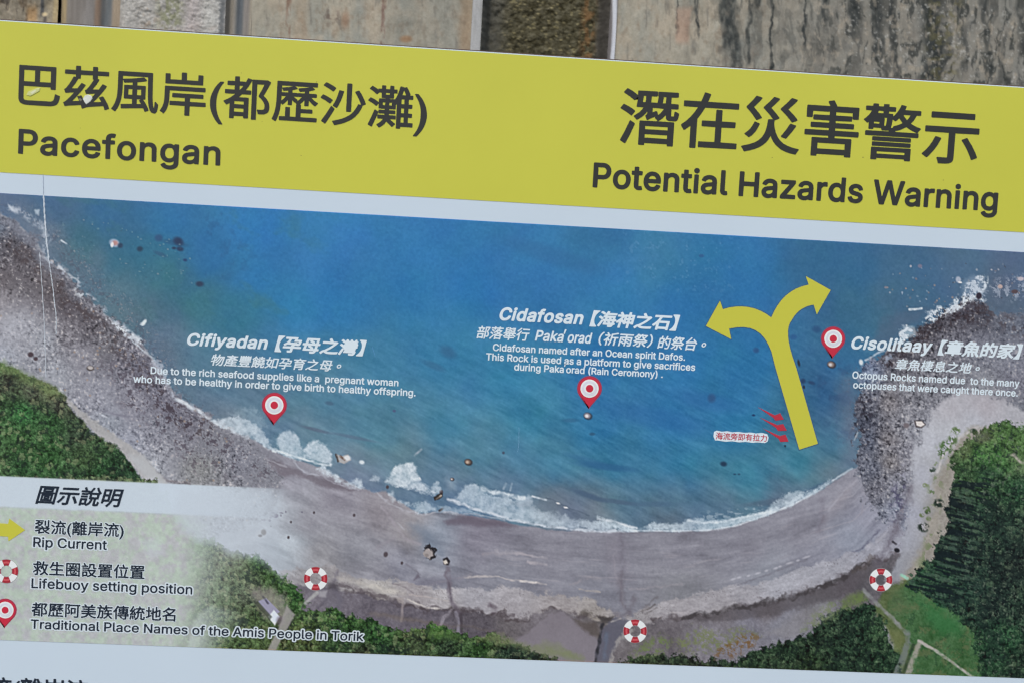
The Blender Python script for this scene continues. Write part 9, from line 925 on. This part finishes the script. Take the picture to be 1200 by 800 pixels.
# ---- lettering: outlines of every character used, kept as data
GLYPHS = {}
for _st, _text in STYLE_TEXT.items():
    for _ch, _g in zip(dict.fromkeys(_text), OUTLINES[_st]):
        GLYPHS[_st + _ch] = (_g[0] / 1000.0, [np.cumsum(np.array(c).reshape(-1, 2), 0) / UNITS for c in _g[1:]])
for _cs in GLYPHS['C。'][1]: _cs += np.array((.27, .27))     # the full stop stands mid-height, as set in Taiwan
def text_line(body, style, xl, xr, xc, yb, yt, mat, skew=0.0, ref=None, halo=None, halo_mat=None, track=0.0, label=None, depth=0.0012, name='lettering', slope=None, jitter=0):
    ref = ref or body[0]
    def lay(st):
        pen = 0.0; out = []
        for ch in body:
            adv, cs = GLYPHS[style + ch]
            out.append([np.stack([c[:, 0] + pen + skew * c[:, 1], c[:, 1]], 1) for c in GLYPHS[st + ch][1]])
            pen += adv + track
        return out
    main = lay(style); allp = np.concatenate([c for g in main for c in g]); gx0, gx1 = allp[:, 0].min(), allp[:, 0].max()
    rp = np.concatenate(GLYPHS[style + ref][1]); gb, gt = rp[:, 1].min(), rp[:, 1].max()
    sl_ = 0.0645 - 0.0279 * (yb - 63) / 708.0
    ul, _ = board(xl, yb + sl_ * (xl - xc)); ur, _ = board(xr, yb + sl_ * (xr - xc))
    _, vb = board(xc, yb); _, vt = board(xc, yt)
    sx = (ur - ul) / (gx1 - gx0); sy = (vb - vt) / (gt - gb)
    def put(nm, gs, y, m, par):
        # neighbouring letters are filled apart, on two levels a hair from each other, because bold ones touch
        gs = [[[(ul + sx * (p[0] - gx0), vb - sy * (p[1] - gb)) for p in c] for c in g] for g in gs if g]
        return flat_shape(nm, None, y, m, par, gs)
    o = put(name, main, -depth, mat, sign)
    o['label'] = label or ('lettering reading "' + body.strip() + '"')
    if halo:
        h = put('letter_outline', lay(halo), -depth + 0.0003, halo_mat, None)
        h.parent = o
    return o

text_line('巴茲風岸(都歷沙灘)', 'A', 21.3, 499.5, 45, 124.2, 77.6, black)
text_line('Pacefongan', 'P', 21.2, 258.0, 32, 181.1, 151.8, black, track=.02)
text_line('潛在災害警示', 'A', 724.5, 1144.5, 758, 170.6, 105.2, black)
text_line('Potential Hazards Warning', 'Q', 694.2, 1168.3, 704, 220.4, 191.0, black, track=.012)
W = print_white
text_line('Cifiyadan', 'K', 219.0, 313.8, 228, 405.2, 390.0, W, .22, track=.022)
text_line('【孕母之灣】', 'B', 321.5, 429.0, 326, 412.2, 393.0, W, .20)
text_line('物產豐饒如孕育之母。', 'C', 247.0, 399.8, 254, 428.2, 414.6, W, .20)
text_line('Due to the rich seafood supplies like a  pregnant woman', 'S', 176.4, 466.8, 180, 437.9, 429.4, W)
text_line('who has to be healthy in order to give birth to healthy offspring.', 'S', 156.2, 487.0, 162, 448.0, 439.4, W, ref='h')
text_line('Cidafosan', 'K', 585.0, 683.4, 593, 375.9, 360.0, W, .22, track=.022)
text_line('【海神之石】', 'B', 690.5, 795.8, 695, 382.8, 363.6, W, .20)
text_line('部落舉行', 'C', 558.3, 620.5, 566, 396.9, 381.8, W, .20)
text_line('Paka', 'S', 626.7, 660.5, 632, 399.3, 386.8, W, .20)
text_line('orad', 'S', 664.8, 693.5, 668, 401.4, 391.6, W, .20)
text_line('（祈雨祭）', 'C', 701.0, 764.5, 704, 404.4, 388.6, W, .20)
text_line('的祭台。', 'C', 770.0, 827.0, 776, 408.6, 393.4, W, .20)
text_line('Cidafosan named after an Ocean spirit Dafos.', 'S', 577.3, 802.6, 581, 411.1, 402.5, W)
text_line('This Rock is used as a platform to give sacrifices', 'S', 569.3, 814.4, 573, 421.9, 413.4, W)
text_line('during Paka', 'S', 602.3, 660.6, 606, 433.9, 425.4, W, ref='d')
text_line('orad (Rain Ceromony) .', 'S', 663.2, 776.5, 667, 437.0, 430.6, W, ref='o')
for (x, y, s) in [(661.6, 388.5, 1.25), (661.7, 427.4, .85)]:
    o = px_shape('apostrophe', [[(x - 1.0 * s, y + 2.2 * s), (x + .2 * s, y + 2.4 * s), (x + 1.9 * s, y - 1.9 * s), (x + .3 * s, y - 2.2 * s)]], -.0012, W, sign)
text_line('Cisolitaay', 'K', 997.0, 1092.2, 1005, 409.3, 393.8, W, .22, track=.022)
text_line('【章魚的家】', 'B', 1098.2, 1197.6, 1103, 416.2, 398.0, W, .20)
text_line('章魚棲息之地。', 'C', 1048.0, 1147.6, 1055, 433.4, 420.0, W, .20)
text_line('Octopus Rocks named due  to the many', 'S', 998.4, 1194.2, 1002, 443.4, 434.6, W)
text_line('octopuses that were caught there once.', 'S', 999.4, 1192.4, 1002, 454.8, 448.2, W)
text_line('海流旁即有拉力', 'T', 838.4, 898.4, 842, 514.2, 506.0, arrow_red)
px_shape('caption_backing', [[(836.6, 505.4), (840, 503.9), (846, 505.3), (852, 504.6), (858, 505.9), (866, 505.4), (872, 506.6), (880, 506.2), (886, 507.3), (893, 506.6), (899, 508.2), (900.6, 512), (899.4, 517.0), (896, 518.6), (888, 517.7), (882, 518.2), (874, 517.1), (866, 517.6), (858, 516.4), (850, 516.9), (842, 515.6), (838, 515.4), (836, 511)]], -0.0009, print_white, sign)
text_line('圖示說明', 'E', 41.4, 144.6, 53, 590.0, 568.6, navy, .24)
text_line('裂流(離岸流)', 'D', 40.6, 144.8, 48, 624.8, 608.2, navy, halo='d', halo_mat=halo_white)
text_line('Rip Current', 'L', 38.9, 125.2, 42, 640.2, 628.6, navy, halo='l', halo_mat=halo_white)
text_line('救生圈設置位置', 'D', 38.4, 169.3, 46, 673.2, 656.6, navy, halo='d', halo_mat=halo_white)
text_line('Lifebuoy setting position', 'L', 36.8, 225.2, 39, 688.4, 676.9, navy, halo='l', halo_mat=halo_white)
text_line('都歷阿美族傳統地名', 'D', 36.7, 205.6, 44, 721.4, 705.0, navy, halo='d', halo_mat=halo_white)
text_line('Traditional Place Names of the Amis People in Torik', 'L', 35.8, 425.8, 40, 735.9, 725.0, navy, halo='l', halo_mat=halo_white)
text_line('裂流(離岸流)', 'D', -40.0, 111.5, -28, 816.0, 791.5, navy, label='top of a dark line of lettering at the lower edge of the picture')

# ---- arrows
def bez(p0, p1, p2, p3, n=8):
    return [tuple((1 - t) ** 3 * a + 3 * (1 - t) ** 2 * t * b + 3 * (1 - t) * t * t * c + t ** 3 * d for a, b, c, d in zip(p0, p1, p2, p3)) for t in [k / n for k in range(n)]]
big = [(936.5, 526.2), (958.3, 519.3), (932.8, 430)] + bez((932.8, 430), (921, 398), (921, 383), (928, 374.5))[1:] + bez((928, 374.5), (934, 364), (942, 359), (953.2, 357)) + [(953.2, 357), (957.1, 368.5), (973.3, 340), (944.2, 323.8), (947.5, 333.7)] + \
      bez((947.5, 333.7), (925, 338), (912, 352), (903.7, 372.2))[1:] + bez((903.7, 372.2), (889, 360), (868, 355.5), (847, 362.5)) + [(847, 362.5), (843.6, 352.5), (827.2, 382), (856.8, 397.4), (854.2, 385)] + bez((854.2, 385), (880, 379), (895, 387), (904, 412))[1:] + [(904, 412), (908.5, 430)]
o = px_shape('rip_current_arrow', [big], -0.0012, arrow_yellow, sign); o['label'] = 'large two-headed yellow arrow on the blue water'
cx_ = sum(p[0] for p in big) / len(big)
def grow(poly, d):
    n = len(poly); out = []
    ar = sum(a[0] * b[1] - b[0] * a[1] for a, b in zip(poly, poly[1:] + poly[:1])); s = 1 if ar > 0 else -1
    for i in range(n):
        a, b, c = poly[i - 1], poly[i], poly[(i + 1) % n]
        n1 = Vector((b[1] - a[1], a[0] - b[0])); n2 = Vector((c[1] - b[1], b[0] - c[0]))
        if n1.length < 1e-6 or n2.length < 1e-6: out.append(b); continue
        n1.normalize(); n2.normalize(); m = n1 + n2
        m = m / max(m.length_squared * .5, .5)
        out.append((b[0] + s * d * m[0], b[1] + s * d * m[1]))
    return out
e = px_shape('arrow_edge', [grow(big, 1.0)], -0.0009, blue_edge, None); e.parent = o
o = px_shape('legend_arrow', [[(-30, 610.0), (9.6, 613), (11, 606.8), (29.6, 620.3), (10, 633.6), (9.5, 628.2), (-30, 625)]], -0.0012, arrow_yellow, sign); o['label'] = 'small yellow arrow in the key'
for (t, s, b1, b2, tip) in [((887.5, 476.2), (907, 487.5), (914.2, 483.6), (908.6, 492.4), (918.3, 491)), ((889.8, 488.3), (910, 499), (917.6, 496.2), (911.6, 504.4), (922, 504)), ((893.5, 501.3), (913, 511.8), (920.3, 508.5), (914.3, 517.2), (924, 516.7))]:
    d = Vector((s[0] - t[0], s[1] - t[1])).normalized(); nrm = Vector((-d[1], d[0]))
    sh = [t, (s[0] + nrm[0] * -1.7, s[1] + nrm[1] * -1.7), b1, tip, b2, (s[0] + nrm[0] * 1.7, s[1] + nrm[1] * 1.7)]
    o = px_shape('current_arrow', [sh], -0.0012, arrow_red, sign); o['label'] = 'short red arrow pointing at the yellow arrow'

# ---- place pins and life buoys
def ring(cx, cy, r, n=40, a0=0.0, a1=2 * math.pi):
    return [(cx + r * math.cos(a0 + (a1 - a0) * k / n), cy + r * math.sin(a0 + (a1 - a0) * k / n)) for k in range(n)]
def pin(cx, cy, tip, r, lab, milky=False):
    tx, ty = tip; d = math.hypot(tx - cx, ty - cy); ax = math.atan2(ty - cy, tx - cx); al = math.acos(r * .97 / d) * .92
    def drop(rr, tt):
        pts = [(cx + rr * math.cos(ax + al + (2 * math.pi - 2 * al) * k / 36), cy + rr * math.sin(ax + al + (2 * math.pi - 2 * al) * k / 36)) for k in range(37)]
        return pts + [(cx + (tx - cx) * tt - .6, cy + (ty - cy) * tt), (cx + (tx - cx) * tt + .6, cy + (ty - cy) * tt)]
    o = px_shape('location_pin', [drop(r, 1.0)], -0.0009, dark_red, sign); o['label'] = lab
    for nm, sh, y, m in [('pin_body', drop(r - 1.4, .95), -.0012, red), ('white_disc', ring(cx, cy, r * .73), -.0015, buoy_white), ('grey_ring', ring(cx, cy, r * .60), -.0018, pin_grey), ('inner_disc', ring(cx, cy, r * .42), -.0021, buoy_white), ('red_dot', ring(cx, cy, r * .30), -.0024, red)]:
        c = px_shape(nm, [sh], y, m, None); c.parent = o
pin(321.5, 474.2, (320.8, 497.5), 14.7, 'red pin below the name at the bay, beside white surf')
pin(690.8, 454.7, (690.2, 478.6), 14.6, 'red pin in open water above a lone rock')
pin(976.2, 396.8, (975.3, 420.0), 14.2, 'red pin right of the big yellow arrow')
pin(6.3, 714.0, (5.6, 735.2), 13.4, 'red pin in the key')
def buoy(cx, cy, r, lab):
    ri = r * .43
    o = px_shape('lifebuoy_icon', [ring(cx, cy, r), ring(cx, cy, ri)], -0.0009, buoy_grey, sign); o['label'] = lab
    for k in range(8):
        a0 = math.radians(45 * k - 22.5); redp = k % 2 == 0
        for (f0, f1, m, y) in ([(0.02, .98, buoy_red, -.0012), (.34, .66, buoy_red_pale, -.0015)] if redp else [(0.0, 1.0, buoy_white, -.0012)]):
            r0, r1 = ri + .5 + (r - ri - 1.0) * f0, ri + .5 + (r - ri - 1.0) * f1; w = math.radians(45)
            if f0 > .1: a0_, w_ = a0 + .06, w - .12
            else: a0_, w_ = a0, w
            sh = [(cx + r1 * math.cos(a0_ + w_ * t / 6), cy + r1 * math.sin(a0_ + w_ * t / 6)) for t in range(7)] + [(cx + r0 * math.cos(a0_ + w_ * t / 6), cy + r0 * math.sin(a0_ + w_ * t / 6)) for t in range(6, -1, -1)]
            c = px_shape('red_band' if redp else 'white_band', [sh], y, m, None); c.parent = o
buoy(370.0, 677.3, 14.3, 'life buoy symbol where the farm track meets the beach')
buoy(744.2, 738.8, 14.3, 'life buoy symbol at the stream mouth')
buoy(1032.2, 678.8, 13.9, 'life buoy symbol beside the green meadow')
buoy(7.6, 668.6, 14.4, 'life buoy symbol in the key')

# ---- wear: lifted crease in the film, scuffs and stuck scraps
def crease(pts, w, mat, lab, h=.0007):
    """a raised wrinkle of the film: a low ridge following board points"""
    vs_, fs = [], []; h = h * min(1.0, w) * .6
    for i, (x, y) in enumerate(pts):
        u, v = board(x, y); k = w * (0.5 + 0.5 * abs(math.sin(i * 2.3)))
        for du, dy_ in ((-k, -.0004), (-k * .3, -.0004 - h), (k * .5, -.0004 - h), (k, -.0004)): vs_.append(P3(u + du, v, dy_))
        if i:
            b = i * 4; fs += [(b - 4 + j, b - 3 + j, b + 1 + j, b + j) for j in range(3)]
    me = bpy.data.meshes.new('crease'); me.from_pydata(vs_, [], fs); me.update()
    o = link('crease', me, mat, sign); o['label'] = lab
crease_mat = mat_ink('worn_film', (198, 206, 216), 0.5, 0.2, 0.3, 120); crease_dark = mat_ink('scuffed_film', (160, 172, 190), 0.5, 0.2, 0.3, 80)
rnd = random.Random(3)
def fine(pts, n=14):
    out = []
    for (a, b) in zip(pts[:-1], pts[1:]):
        for k in range(n): t = k / n; out.append((a[0] + (b[0] - a[0]) * t + rnd.uniform(-.25, .25), a[1] + (b[1] - a[1]) * t))
    return out + [pts[-1]]
crease(fine([(50.6, 204), (51.0, 228)]), .35, crease_dark, 'grey crease across the white band')
crease(fine([(51.2, 229), (52.6, 256), (54.6, 282), (57.4, 306)]), 1.0, crease_mat, 'pale vertical crease over the printed shore')
crease(fine([(57.4, 306), (60.2, 324), (63.0, 345), (66.0, 372), (65.8, 392)]), .6, crease_mat, 'pale vertical crease over the printed shore')
crease(fine([(46.6, 296), (49, 330), (51.5, 370), (53.5, 420), (53.8, 442)]), .4, crease_mat, 'thin crease beside the longer one')
crease(fine([(608.2, 500), (608.0, 518), (606.6, 529)]), .22, mat_ink('scratch_blue', (128, 168, 204), .5, .1, .3), 'short faint scratch on the water')
crease(fine([(436.5, 406), (439.6, 418)]), .22, mat_ink('scratch_blue_pale', (100, 150, 200), .5, .1, .3), 'short faint scratch on the water')
def chip(name, pts, rgb, lab, h=.0002):
    c = [board(*p) for p in pts]; n = len(c)
    vs_ = [P3(u, v, -.0006) for u, v in c] + [P3(u * .94 + .06 * c[0][0], v * .94 + .06 * c[0][1], -.0007 - h) for u, v in c]
    me = bpy.data.meshes.new(name); me.from_pydata(vs_, [], [tuple(range(n, 2 * n))] + [(i, (i + 1) % n, n + (i + 1) % n, n + i) for i in range(n)]); me.update()
    o = link(name, me, mat_ink(name + '_ink', rgb, .5, .12, .3, 150), sign); o['label'] = lab
chip('paper_scrap', [(97.2, 116.4), (99.6, 112.6), (103.2, 111.2), (107.2, 112.6), (108.6, 115.6), (106.0, 119.4), (101.4, 122.8), (99.4, 120.0)], (206, 210, 204), 'torn white paper scrap stuck on the second character')
chip('glue_smear', [(31.2, 111.6), (33.2, 107.6), (39.6, 105.2), (43.4, 103.6), (47.4, 103.4), (46.4, 107.2), (41.2, 110.2), (36.2, 112.8)], (196, 200, 136), 'pale glue smear inside the first character')
chip('glue_smear', [(35.6, 109.4), (39.6, 106.6), (43.2, 105.4), (42.4, 107.6), (38.2, 110.6)], (208, 210, 180), 'pale glue smear inside the first character', .0003)
chip('paper_scrap', [(92.2, 116.4), (94.4, 115.4), (96.4, 117.4), (95.0, 119.6)], (120, 118, 104), 'small dirty scrap beside the torn paper', .0003)
speck_mat = mat_ink('dirt_speck', (118, 112, 62), .7, .1, .2)
for k in range(16):
    x, y = rnd.uniform(-10, 1200), rnd.uniform(50, 250); r = rnd.uniform(.35, .8)
    if not (34 + .0645 * x < y < 196 + .059 * x): continue
    px_shape('dirt_speck', [[(x + r * math.cos(a) * rnd.uniform(.6, 1.2), y + r * math.sin(a) * rnd.uniform(.6, 1.2)) for a in [q * math.pi / 3.5 for q in range(7)]]], -.0010, speck_mat, sign)
